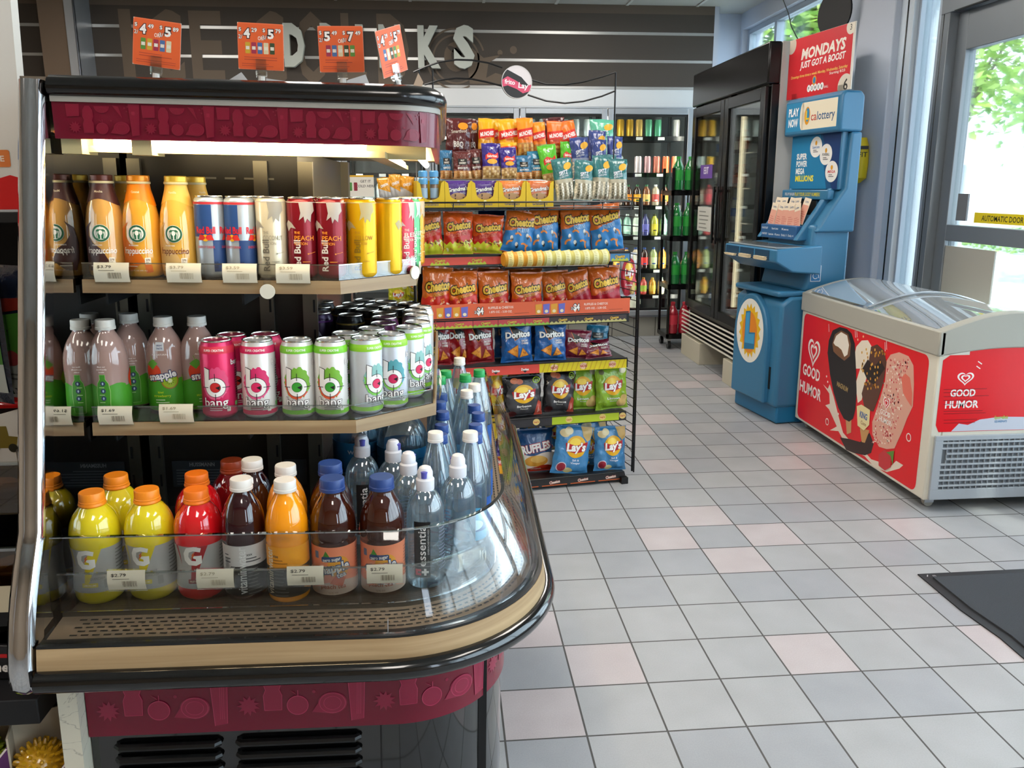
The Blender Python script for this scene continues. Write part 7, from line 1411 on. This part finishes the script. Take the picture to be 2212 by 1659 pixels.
bag('nutt', *cB(1630, 1830, 690, 880), .18, zb, 'small teal snack bag behind the fallen plum bag', g, .1, 2)
bag('dplum', *cB(1640, 1880, 820, 985), .03, zb, 'tortilla chip bag, plum red, fallen over at the right end', g, -.1, 2, lean=.5)
g = 'potato chip bags on the fourth shelf'; zb = SZ['l'] + .003
for k, u0, u1, v0, t, rot, seed, lab in (('lyel', 195, 400, 90, .10, .0, 1, 'yellow, behind the green capped bottles'), ('lyel', 545, 780, 75, .06, .04, 2, 'yellow, left of the black ones'), ('lbbq', 700, 1130, 70, .14, .0, 3, 'black barbecue, at the back'), ('lbbq', 735, 1140, 150, .035, .0, 1, 'black barbecue, left one in front'), ('lbbq', 1125, 1455, 90, .06, .08, 2, 'black barbecue, right one'), ('llime', 1390, 1690, 60, .08, .0, 1, 'lime green, left one'), ('llime', 1675, 2005, 50, .05, -.02, 2, 'lime green, right one')):
    bag(k, *cC(u0, u1, v0, 530), t, zb, 'potato chip bag, ' + lab, g, rot, seed)
g = 'potato chip bags on the bottom shelf'; zb = SZ['b'] + .003
for k, u0, u1, v0, v1, t, rot, seed, lab in (('ruff', 890, 1240, 690, 1080, .10, .0, 1, 'dark blue ridged chips'), ('lsalt', 1215, 1590, 660, 1110, .03, .16, 1, 'light blue, tilted'), ('lsalt', 1660, 1975, 670, 1110, .03, .02, 2, 'light blue, at the right end'), ('lsalt', 1500, 1700, 720, 1085, .12, .0, 3, 'light blue, behind between the two front ones'), ('lsalt', 900, 1120, 600, 900, .24, .0, 1, 'light blue, far back left'), ('lsalt', 1130, 1420, 600, 900, .24, .0, 2, 'light blue, far back middle'), ('lsalt', 1500, 1790, 600, 950, .22, .0, 3, 'light blue, far back right')):
    bag(k, *cC(u0, u1, v0, v1), t, zb if t < .2 else None, 'potato chip bag on the bottom shelf, ' + lab, g, rot, seed)
# top display
g = 'nut and seed bags on the rack top'
for k, u0, u1, v0, v1, t, z, rot, seed, lab in (
    ('bbq', 345, 580, 145, 420, .27, 1.475, .06, 1, 'maroon popcorn bag reading BBQ'), ('bbq', 520, 665, 150, 420, .31, 1.475, .02, 2, 'maroon bag with an orange oval behind the BBQ bag'),
    ('mun1', 645, 800, 145, 385, .28, 1.475, .05, 1, 'yellow and red peanut bag, leftmost of its row'), ('mun1', 770, 905, 152, 375, .32, 1.475, .0, 2, 'yellow and red peanut bag, second of its row'), ('mun1', 850, 1045, 150, 400, .27, 1.475, -.05, 3, 'yellow and red peanut bag, third of its row'), ('mun3', 1020, 1165, 140, 480, .235, 1.475, -.03, 1, 'orange peanut bag, fourth of its row'), ('mun3', 1160, 1290, 180, 450, .24, 1.475, -.08, 2, 'orange peanut bag, fifth of its row'), ('mun2', 1280, 1440, 170, 395, .28, 1.475, .03, 1, 'red orange peanut bag, sixth of its row'), ('mun2', 1440, 1600, 165, 365, .29, 1.475, -.2, 2, 'red orange peanut bag leaning, last of its row'),
    ('bbq', 1290, 1490, 135, 260, .33, 1.475, -.1, 3, 'dull red bag at the very back of the rack top'), ('teal', 1680, 1910, 155, 340, .31, 1.475, .02, 1, 'mint green bag at the back right'),
    ('nutb', 300, 420, 440, 600, .20, 1.38, 0, 1, 'blue nut pouch at the left behind the blue tubes'), ('nutm', 425, 590, 450, 690, .17, 1.38, .0, 1, 'maroon mixed nuts pouch, left one'), ('nutm', 575, 715, 430, 690, .19, 1.38, -.08, 2, 'maroon mixed nuts pouch, right one'),
    ('mexp', 690, 865, 375, 700, .17, 1.38, .0, 1, 'purple peanut bag, left one'), ('mexp', 862, 1020, 415, 680, .16, 1.38, -.03, 2, 'purple peanut bag, right one'), ('mun1', 855, 1010, 368, 480, .24, 1.475, 0, 2, 'yellow bag showing above the right purple bag'),
    ('nutb', 1000, 1148, 490, 700, .16, 1.38, -.03, 2, 'blue nut pouch with orange nuts'), ('nutt', 1110, 1285, 450, 700, .18, 1.38, -.02, 1, 'teal nut pouch beside the blue one'),
    ('mexg', 1400, 1530, 360, 600, .23, 1.38, .05, 2, 'lime green bag, rear one'), ('mexg', 1255, 1430, 385, 745, .16, 1.34, -.15, 1, 'lime green bag, front one leaning'),
    ('spb', 1655, 1810, 255, 500, .26, 1.40, .05, 1, 'violet blue seed bag, highest one'), ('spb', 1515, 1685, 320, 560, .22, 1.38, -.05, 2, 'violet blue seed bag, left one'), ('spb', 1830, 1975, 310, 560, .22, 1.38, .05, 3, 'violet blue seed bag, right one'), ('spb', 1690, 1830, 340, 560, .20, 1.38, .02, 2, 'violet blue seed bag, lower middle one'),
    ('spt', 1370, 1555, 510, 900, .06, 1.29, -.12, 1, 'teal sunflower seed bag, leftmost leaning'), ('spt', 1520, 1700, 530, 905, .05, 1.29, .08, 2, 'teal sunflower seed bag, second'), ('spt', 1685, 1865, 490, 900, .06, 1.29, .06, 3, 'teal sunflower seed bag, third'), ('spt', 1845, 2020, 520, 910, .05, 1.29, .0, 1, 'teal sunflower seed bag, rightmost'), ('spt', 1780, 1930, 480, 880, .12, 1.29, 0, 2, 'teal sunflower seed bag, behind the two right ones')):
    bag(k, *cA(u0, u1, v0, v1), t, z, 'rack top snack, ' + lab, g, rot, seed, lean=.12)
# cookie boxes with packs
YBX = mat('box_yellow', 'd8b41c', r=.45)
def cbox(o):
    w, h, d = .114, .115, .12; hw = w / 2; n = 10
    m = MB(); m.box(-hw, 0, 0, -hw + .002, d, h, YBX); m.box(hw - .002, 0, 0, hw, d, h, YBX); m.box(-hw, d - .002, 0, hw, d, h * 1.0, YBX); m.box(-hw, 0, 0, hw, d, .002, YBX)
    P = [(-hw, 0), (hw, 0), (hw, h)] + [(hw - .014, h - .01)] + [(.036 * math.cos(a), .058 - .022 * math.sin(a) * 1.0) for a in [PI * i / n for i in range(n + 1)]] + [(-hw + .014, h - .01), (-hw, h)]
    k = len(P); m.add([(x, -.001, z) for x, z in P] + [(x, .001, z) for x, z in P], [tuple(range(k)), tuple(reversed(range(k, 2 * k)))] + [(i, k + i, k + (i + 1) % k, (i + 1) % k) for i in range(k)], YBX); m.build('box', parent=o)
    D = Dec(); D.text("Grandma's", 0, .018, .011, '3a4a78', 0, fit=.062, shear=.2); D.ell(0, .030, .006, .004, 'e8dca0'); D.build('print', o, flat(y=-.001))
def cpack(c, txt):
    def f(o):
        mb = MB(); NU = 12; v = []; hw, h = .052, .105
        for s in (-1, 1): v.append([(-hw + 2 * hw * i / NU, s * .011 * max(0, 1 - (2 * i / NU - 1) ** 4) ** .5 * max(0, math.sin(PI * j / NU)) ** .4, h * j / NU) for j in range(NU + 1) for i in range(NU + 1)])
        n = NU + 1; f_ = [(j * n + i, j * n + i + 1, (j + 1) * n + i + 1, (j + 1) * n + i) for j in range(NU) for i in range(NU)]
        mb.add(v[0], f_, foil(c), None, True); mb.add(v[1], [tuple(reversed(q_)) for q_ in f_], foil(c), None, True); mb.build('wrapper', parent=o)
        D = Dec(); D.ell(0, .035, .036, .022, '9a7450', 0, 22); D.ell(0, .037, .034, .020, 'b08a60', 1, 22); [D.ell(.022 * math.cos(k * 2.1), .037 + .012 * math.sin(k * 1.7), .003, .0025, '3a2018', 2, 8) for k in range(8)]
        D.text("Grandma's", 0, .072, .016, 'f0ece4', 3, fit=.085, shear=.2, bold=.05, rot=.12, out='2a2038', ow=.06); D.text('Cookies', .02, .056, .005, 'e8e0d8', 3, fit=.022)
        D.build('print', o, lambda u, w, l: (u, -.011 * max(0, 1 - (u / .052) ** 4) ** .5 * max(0, math.sin(PI * w / .105)) ** .4 - .0008 - l * .0003, w), cuts(-.05, .05, .009), cuts(0, .105, .009))
    return f
Zt = 1.262
for i, (u0, u1, v0, c, lab) in enumerate(((90, 345, 705, None, 'at the left end holding blue capped tubes'), (347, 592, 700, '4c2c78', 'holding a purple cookie pack, left one'), (592, 836, 700, '4c2c78', 'holding a purple cookie pack, right one'), (838, 1088, 700, 'd87a38', 'holding an orange cookie pack'), (1092, 1342, 700, 'c86a38', 'at its right end'))):
    b = cA(u0, u1, v0, 965); xa = RK.y(b[0], b[3], -.0).x; xb = RK.y(b[1], b[3], -.0).x
    o = stock('cbox', cbox, ((xa + xb) / 2, .0, Zt), 0, 'yellow cookie box on the rack top basket ' + lab, 'cookie box', 'yellow cookie boxes', RACK); o.matrix_world = o.matrix_world @ Matrix.Diagonal(((xb - xa) / .1145, 1, .96, 1))
    if c: stock('cp' + c, cpack(c, ''), ((xa + xb) / 2, .02, Zt + .006), 0, 'cookie pack standing in the yellow box ' + lab.replace('holding', 'with').replace('at its right end', 'at the right end'), 'cookie pack', 'cookie packs', RACK)
    else:
        def tubeb(o):
            m = MB(); m.lathe([(.016, 0), (.017, .01), (.017, .085)], mat('tube_clear_brown', '8a7464', r=.15, coat=1), 18); m.build('tube', parent=o); m = MB(); m.lathe([(.019, .085), (.019, .105), (.015, .110)], mat('tube_cap_blue', '5a9cc8', r=.3), 18); m.build('cap', parent=o); Dec().rect(-.05, .03, .05, .07, '9ab4c8').build('label', o, around([(.0172, 0), (.0172, .1)]), cuts(-.05, .05, .006))
        for j, (dx, dy) in enumerate(((-.026, .03), (.02, .03), (-.02, .075), (.026, .075))): stock('tubeb', tubeb, ((xa + xb) / 2 + dx, dy, Zt + .012 + (.03 if j > 1 else .0)), 0, 'blue capped snack tube in the left yellow box, ' + ('front left', 'front right', 'rear left', 'rear right')[j], 'snack tube', 'blue capped tubes', RACK)
# row of round dip cups
def dip(c, l):
    def f(o):
        m = MB(); m.lathe([(.026, 0), (.031, .006), (.034, .038), (.036, .041), (.034, .043)], mat('dip_' + c, c, r=.4), 28, M=T3(-.02, 0, .036) @ Matrix.Rotation(PI / 2, 4, 'Y')); m.build('cup', parent=o)
        Dec().rect(-.045, .010, .045, .034, l).lines(-.03, .03, .03, 5, .004, .0016, '8a8050', 1).build('label', o, lambda u, v, k: (-.02 + v, -(.0335 + k * .0002) * math.cos(u / .0335), .036 + (.0335 + k * .0002) * math.sin(u / .0335)), (), cuts(.01, .034, .01) if False else (), r=.4) if False else None
        D = Dec().rect(.010, -.045, .034, .045, l).lines(.013, .031, .03, 9, .007, .002, '8a8050', 1, 4)
        D.build('label', o, lambda u, v, k: (-.02 + u, -(.0342 + (u - .02) * .06 + k * .0003) * math.cos(v / .034), .036 + (.0342 + (u - .02) * .06 + k * .0003) * math.sin(v / .034)), (), cuts(-.045, .045, .006))
    return f
m = MB(); x0 = RK.y(1085, 572, -.05).x; x1 = RK.y(1308, 565, -.05).x
for z in (1.022, ): m.tube([(x0, -.085, z), (x1, -.085, z)], .0025, BW, 5); m.tube([(x0, -.02, z - .01), (x1, -.02, z - .01)], .0025, BW, 5)
for x in (x0, (x0 + x1) / 2, x1): m.tube([(x, -.0, 1.035), (x, -.02, 1.012), (x, -.085, 1.012), (x, -.087, 1.028)], .0025, BW, 5)
rp(m.build('cup_holder_wire', parent=rk))
for i in range(11):
    x = x0 + .022 + i * (x1 - x0 - .03) / 10.3; kd = ('d8982c', 'e0c878') if i < 4 else ('c8c06c', 'd8d49c')
    stock('dip' + kd[0], dip(*kd), (x, -.052, 1.0165), .18, '%s dip cup lying on its side in the wire holder, %s from the left' % ('orange' if i < 4 else 'pale yellow', ('first', 'second', 'third', 'fourth', 'fifth', 'sixth', 'seventh', 'eighth', 'ninth', 'tenth', 'last')[i]), 'dip cup', 'dip cups under the puffs shelf', RACK)
# bags hanging off the far grid of another rack, seen left of the snack rack and beyond it
SN = {'fun': ('e09a18', 'd8d0c0')}
def d_fun(D): D.poly([(-.065, .002), (.065, .002), (.065, .05), (-.065, .09)], 'b8b4b0', 0); D.text('ONION', 0, .11, .02, 'f0ece0', 2, fit=.08, bold=.06, rot=.2)
BAGS['fun'] = ('dc961a', d_fun); BAGS['lem'] = ('b8b820', d_lays(None, 'Classic')); BAGS['wht'] = ('b8bcc4', d_lays('b83040', 'Kettle'))
for i, (x0, x1, y0, y1, lab) in enumerate(((820, 848, 383, 432, 'left one'), (842, 868, 376, 432, 'middle one'), (862, 892, 380, 432, 'right one'))): bag('fun', x0, x1, y0, y1, .1, None, 'orange and silver snack bag seen over the yellow cans, ' + lab, 'orange snack bags beyond the display case', .1 * (i - 1), 1 + i)
for k, x0, x1, y0, y1, lab in (('lem', 838, 880, 615, 662, 'yellow green snack bag peeking out behind the upper shelf corner'), ('lem', 878, 903, 580, 650, 'yellow snack bag beside the left rack upright'), ('wht', 1335, 1372, 545, 640, 'red and white snack bag hanging behind the right wire grid')): bag(k, x0, x1, y0, y1, .16 if k == 'lem' else .26, None, lab, None, .05, 2)
m = MB(); a = RK.y(820, 432, .15); b = RK.y(900, 432, .15)
bx_ = W0 - .04
m.box(a.x - .2, .05, a.z - .01, bx_, .4, a.z, RSH); m.box(a.x - .2, .05, .59, bx_, .4, .6, RSH); m.box(a.x - .2, .36, .0, a.x - .17, .4, 1.3, RSH); m.box(bx_ - .03, .36, 0, bx_, .4, 1.3, RSH); m.box(a.x - .2, .05, .84, bx_, .4, .85, RSH)
m.box(a.x - .2, .05, 0, bx_, .4, .03, RSH); o = m.build('side_shelf'); tag(o, 'dark narrow shelf unit standing between the display case and the snack rack', 'shelf'); o.matrix_world = RACK.M
# ================================================================ LEFT MERCHANDISE SHELVES
YS = 1.50
def sp(px, py, Y=YS): return WORLD.y(px, py, Y)
xl = -1.45; xr = -.665
ms_ = thing('merchandise_shelf', 'black merchandise shelving at the left edge of the picture', 'shelving', ((xl + xr) / 2, 1.8, 0))
ox = (xl + xr) / 2
def mshelf(z, y0, nm='shelf', th=.02, m_=None): m = MB(); m.box(xl - ox, y0 - 1.8, z - th, xr - ox, .3, z, m_ or BLKM); return m.build(nm, parent=ms_, bevel=.002)
m = MB(); m.box(xl - ox, .3, 0, xr - ox, .32, 1.40, mat('shelf_back', '121214', r=.7)); m.build('back_panel', parent=ms_)
zs = {k: sp(20, py, y_).z for k, (py, y_) in dict(tray=(1000, 1.45), bins=(1330, 1.25), cars=(1530, 1.2), kin=(452, 1.6)).items()}
mshelf(zs['tray'], 1.42); mshelf(zs['bins'], 1.27, th=.03); mshelf(zs['cars'], 1.22, th=.045); mshelf(.08, 1.15, 'base_shelf', .08)
mshelf(zs['kin'] - .005, 1.58)
# tall cardboard candy display
kw = sp(60, 440, 1.58).x
kd = thing('candy_display', 'tall white and red cardboard candy display with dinosaur artwork at the left edge', 'cardboard display', (kw - .2, 1.66, zs['kin']))
m = MB(); m.add([(-.25, -.08, 0), (.2, -.08, 0), (.225, -.08, .62), (-.25, -.08, .62), (-.25, -.055, 0), (.2, -.055, 0), (.225, -.055, .62), (-.25, -.055, .62)], [(0, 1, 2, 3), (5, 4, 7, 6), (1, 5, 6, 2), (4, 0, 3, 7), (3, 2, 6, 7), (4, 5, 1, 0)], mat('card_display', 'd8d2c8', r=.5)); m.build('carton', parent=kd)
D = Dec(); D.poly([(-.25, .0), (.199, .0)] + [(.196 - .02 * i, .055 + .006 * (i % 2)) for i in range(23)], 'c81414'); D.poly([(-.25, .30), (.17, .30)] + [(.172 - .03 * i, .36 + .012 * (i % 2)) for i in range(15)], 'd83a20')
D.text('Kinder', .09, .43, .03, 'c82020', 1, fit=.11, bold=.05); D.text('JOY', .12, .39, .03, 'e0a020', 1, fit=.07, bold=.08); D.text('FUN', .10, .135, .035, 'd8601c', 1, fit=.10, bold=.1, rot=.1, out='8a2a14', ow=.1)
D.poly([(.10, .16), (.115, .20), (.13, .23), (.125, .255), (.145, .262), (.155, .245), (.150, .225), (.142, .215), (.150, .19), (.155, .15), (.140, .16), (.130, .175), (.118, .15), (.105, .145)], '4a4a3c', 2); D.line([(.105, .165), (.088, .19), (.092, .22)], .006, '4a4a3c', 2)
D.poly([(.09, .33), (.115, .37), (.135, .345), (.16, .375), (.165, .33), (.14, .325), (.128, .30), (.115, .325)], '6a5a54', 2); D.rrect(.05, .075, .18, .105, .004, 'd87838', 1); D.text('WITH SURPRISE', .115, .09, .010, 'f0e0d0', 2, fit=.11, bold=.05); D.lines(.06, .14, .27, 2, .012, .006, '5a9a80', 1); D.poly([(.0, .12), (.08, .20), (.10, .14), (.06, .11)], '4a6a98', 0)
D.build('print', kd, flat(y=-.08))
# hanging candy pouches
for i, (px, lab) in enumerate(((-14, 'leftmost, cut by the picture edge'), (18, 'middle one'), (52, 'rightmost, beside the chrome post'))):
    def pouch(o):
        mb = MB(); NU = 14; hw, h = .055, .23; n = NU + 1
        for s in (-1, 1): mb.add([(-hw + 2 * hw * a / NU, s * .012 * max(0, 1 - (2 * a / NU - 1) ** 4) ** .5 * max(0, math.sin(PI * j / NU)) ** .5, h * j / NU) for j in range(n) for a in range(n)], [tuple(q_ if s < 0 else reversed(q_)) for q_ in [(j * n + a, j * n + a + 1, (j + 1) * n + a + 1, (j + 1) * n + a) for j in range(NU) for a in range(NU)]], foil('101828'), None, True)
        mb.build('pouch', parent=o); D = Dec(); D.rect(-.05, .02, .05, .07, '989c94'); D.poly([(-.05, .07), (.05, .07), (.05, .155), (-.05, .14)], '3a6a24', 1); D.poly([(-.05, .145), (.05, .16), (.05, .18), (-.05, .175)], '702014', 2); D.ring(.0, .11, .016, .026, '14180f', 3, 22, .5, 5.2); D.rect(-.045, .004, .0, .02, '5a9a2c', 1); D.ell(.02, .075, .022, .014, '803030', 3); D.lines(-.04, .04, .052, 3, .008, .003, '585c58', 2)
        D.build('print', o, lambda u, w, l: (u, -.012 * max(0, 1 - (u / .055) ** 4) ** .5 * max(0, math.sin(PI * max(0, min(1, w / .23)))) ** .5 - .001 - l * .0003, w), cuts(-.05, .05, .008), cuts(0, .2, .012))
        m = MB(); m.tube([(-.0, -.014, .222), (.0, -.02, .215), (.0, .25, .215)], .002, STEEL, 6); m.build('hook', parent=o)
    p = sp(px, 866, 1.44); stock('pouch', pouch, (p.x, 1.44 + .025 * i, p.z), -.5, 'dark hanging candy pouch with green and red print, ' + lab, 'candy pouch', 'hanging candy pouches')
# slanted toy car tray
p = sp(75, 925, 1.45); t = thing('toy_tray', 'white cardboard tray with printed yellow truck, slanted front', 'tray', (p.x - .14, 1.46, zs['tray'] + .001))
m = MB(); m.add([(-.2, -.02, 0), (.14, -.02, 0), (.14, -.02, .105), (-.2, -.02, -.0 + .012), (-.2, -.016, 0), (.14, -.016, 0), (.14, -.016, .105), (-.2, -.016, .012)], [(0, 1, 2, 3), (5, 4, 7, 6), (1, 5, 6, 2), (3, 2, 6, 7), (4, 5, 1, 0)], mat('tray_white', 'bdb8b0', r=.5)); m.box(-.2, -.016, 0, .14, .2, .003, _m['tray_white']); m.box(.137, -.016, 0, .14, .2, .1, _m['tray_white']); m.build('carton', parent=t)
D = Dec(); D.poly([(.065, .03), (.11, .03), (.115, .05), (.1, .052), (.098, .07), (.082, .07), (.08, .052), (.066, .048)], '6a5a20'); D.ell(.075, .03, .008, .008, '202018', 1, 12); D.ell(.105, .03, .008, .008, '202018', 1, 12); D.rrect(-.06, .022, -.01, .034, .005, '181818'); D.lines(-.05, .0, .016, 2, .007, .003, '808080'); D.build('print', t, flat(y=-.02))
p = sp(12, 945, 1.52); t = thing('toy_car', 'shiny red toy car box standing in the tray at the left edge', 'toy car', (p.x, 1.56, zs['tray'] + .005))
m = MB(); m.add([(-.07, -.03, .0), (.05, -.03, .0), (.055, -.03, .055), (.03, -.03, .085), (-.07, -.03, .09), (-.07, .05, .0), (.05, .05, .0), (.055, .05, .055), (.03, .05, .085), (-.07, .05, .09)], [(0, 1, 2, 3, 4), (9, 8, 7, 6, 5), (0, 5, 6, 1), (1, 6, 7, 2), (2, 7, 8, 3), (3, 8, 9, 4), (4, 9, 5, 0)], mat('toy_red', 'b80e10', r=.15, coat=1)); m.build('car_body', parent=t, bevel=.006)
m = MB(); m.box(-.068, -.032, .055, .035, -.029, .075, BLKG); m.build('windscreen', parent=t); Dec().text('RACER', -.02, .03, .012, 'd8b0b0', fit=.05).build('print', t, flat(y=-.03))
# clear bins with brown goods and a blank card
for i, (zz, lab) in enumerate(((zs['bins'] + .003, 'lower one'), (zs['bins'] + .14, 'upper one'))):
    t = thing('clear_bin', 'clear plastic bin of brown wrapped sweets at the left edge, ' + lab, 'bin', (-.86, 1.40 + .03 * i, zz), group='clear bins of sweets')
    AC2 = clear('bin_plastic', 'c8b088', .06); m = MB(); m.box(-.16, -.1, 0, .16, .12, .003, AC2); m.box(-.16, -.1, 0, .16, -.097, .085, AC2); m.box(.157, -.097, 0, .16, .12, .11, AC2); m.box(-.16, -.1, .085, .16, -.094, .09, _m['acrylic_edge']); m.build('bin', parent=t)
    RR = random.Random(i)
    for k in range(9):
        o = thing('wrapped_sweet', 'brown wrapped sweet in the %s clear bin' % lab.split()[0], 'sweet', (-.98 + .03 * k, 1.40 + .03 * i - .05 + .03 * (k % 2), zz + .004), RR.uniform(0, 3), 'brown sweets in the bins'); m = MB(); m.box(-.022, -.018, 0, .022, .018, .03, mat(('sweet_brown', 'sweet_tan')[k % 2], ('5a4426', '7a6038')[k % 2], r=.4)); m.build('wrapper', parent=o, bevel=.006)
p = sp(-20, 1325, 1.27); m = MB(); m.box(-.05, -.001, 0, .048, .001, .045, mat('card_cream', 'c8bca0', r=.5)); o = m.build('blank_card'); o.location = (sp(8, 1330, 1.26).x, 1.262, zs['bins'] + .0005); tag(o, 'blank cream price card on the shelf edge at the left', 'card')
# model car boxes
for i in range(2):
    p = sp(52 - 62 * i, 1470, 1.24); t = thing('model_car_box', 'black and red model car box reading 1957 Chevy, ' + ('right one' if i == 0 else 'left one, cut by the picture edge'), 'toy box', (p.x - .02, 1.33, zs['cars'] + .002), -.1, group='model car boxes')
    m = MB(); m.box(-.09, -.05, 0, .07, .05, .062, mat('box_black', '141214', r=.3)); m.build('carton', parent=t, bevel=.002)
    D = Dec(); D.rect(-.09, .04, .07, .047, 'b01418'); D.text('1957 Chevy', -.008, .024, .018, 'd8d0c8', 1, fit=.12, bold=.06, shear=.2); D.build('print', t, flat(y=-.05)); m = MB(); m.tube([(-.06, 0, .062), (-.05, 0, .085), (-.01, 0, .095), (.03, 0, .085), (.05, 0, .062)], .018, mat('toy_chrome', '8a8c90', r=.15, m=.9), 10); m.build('model_car', parent=t)
m = MB(); 
for x in range(5): m.tube([(xl + .3 + x * .09, 1.225, zs['cars']), (xl + .3 + x * .09, 1.225, zs['cars'] + .035)], .002, STEEL, 5)
m.tube([(xl + .2, 1.225, zs['cars'] + .035), (xr - .10, 1.225, zs['cars'] + .035)], .0022, STEEL, 5); m.tube([(xl + .2, 1.225, zs['cars'] + .002), (xr - .10, 1.225, zs['cars'] + .002)], .0022, STEEL, 5); o = m.build('wire_fence'); tag(o, 'low steel wire fence along the shelf of model car boxes', 'wire fence')
# boxes with spiky light up balls
for i, (cx, cy_, rz, c, lab) in enumerate(((-.690, 1.25, .45, 'b88a18', 'golden, beside the marble end'), (-.800, 1.27, .3, '94a81c', 'yellow green, at the picture corner'))):
    bx = thing('toy_box', 'purple and white open box under the shelf holding a spiky ball, ' + ('right one' if i == 0 else 'left one'), 'toy box', (cx + .012, cy_ - .01, .082), rz, group='light up ball boxes')
    m = MB(); v = [(-.045, -.05, 0), (.05, -.05, 0), (.05, -.05, .375), (-.045, -.05, .265)]; m.add(v + [(x, y + .003, z) for x, y, z in v], [(0, 1, 2, 3), (7, 6, 5, 4), (0, 4, 5, 1), (1, 5, 6, 2), (2, 6, 7, 3), (3, 7, 4, 0)], mat('box_purple', '4a1a4c', r=.4))
    WI = mat('box_inner', 'a89c88', r=.6); m.box(-.045, .045, 0, .05, .048, .40, WI); m.box(-.048, -.05, 0, -.045, .048, .285, WI); m.box(.05, -.05, 0, .053, .048, .39, WI); m.box(-.045, -.047, .28, .05, .045, .284, WI); m.build('carton', parent=bx)
    Dec().text('Light Up', .012, .285, .014, 'c87858', 2, fit=.065, bold=.06, rot=.85, out='3a1040', ow=.1).line([(-.044, .266), (.049, .372)], .003, 'c8b8a8').text('BALL', .022, .262, .018, '8a60a0', fit=.05, rot=.85).build('print', bx, flat(y=-.05))
    bl = thing('spiky_ball', 'spiky rubber light up ball, ' + lab, 'ball', (cx, cy_, .368), 0, group='spiky balls'); SB = mat('rubber_' + c, c, r=.25, coat=.5)
    m = MB(); r = .036; m.lathe([(r * math.sin(PI * k / 12) + 1e-4, r - r * math.cos(PI * k / 12)) for k in range(13)], SB, 20, cap=False)
    for k in range(150):
        z = 1 - 2 * (k + .5) / 150; a = k * 2.39996; q_ = math.sqrt(1 - z * z); d = Vector((q_ * math.cos(a), q_ * math.sin(a), z)); c_ = Vector((0, 0, r)); m.tube([c_ + d * (r * .97), c_ + d * (r + .004), c_ + d * (r + .008)], [.0038, .0032, .0018], SB, 6)
    m.build('ball_body', parent=bl)
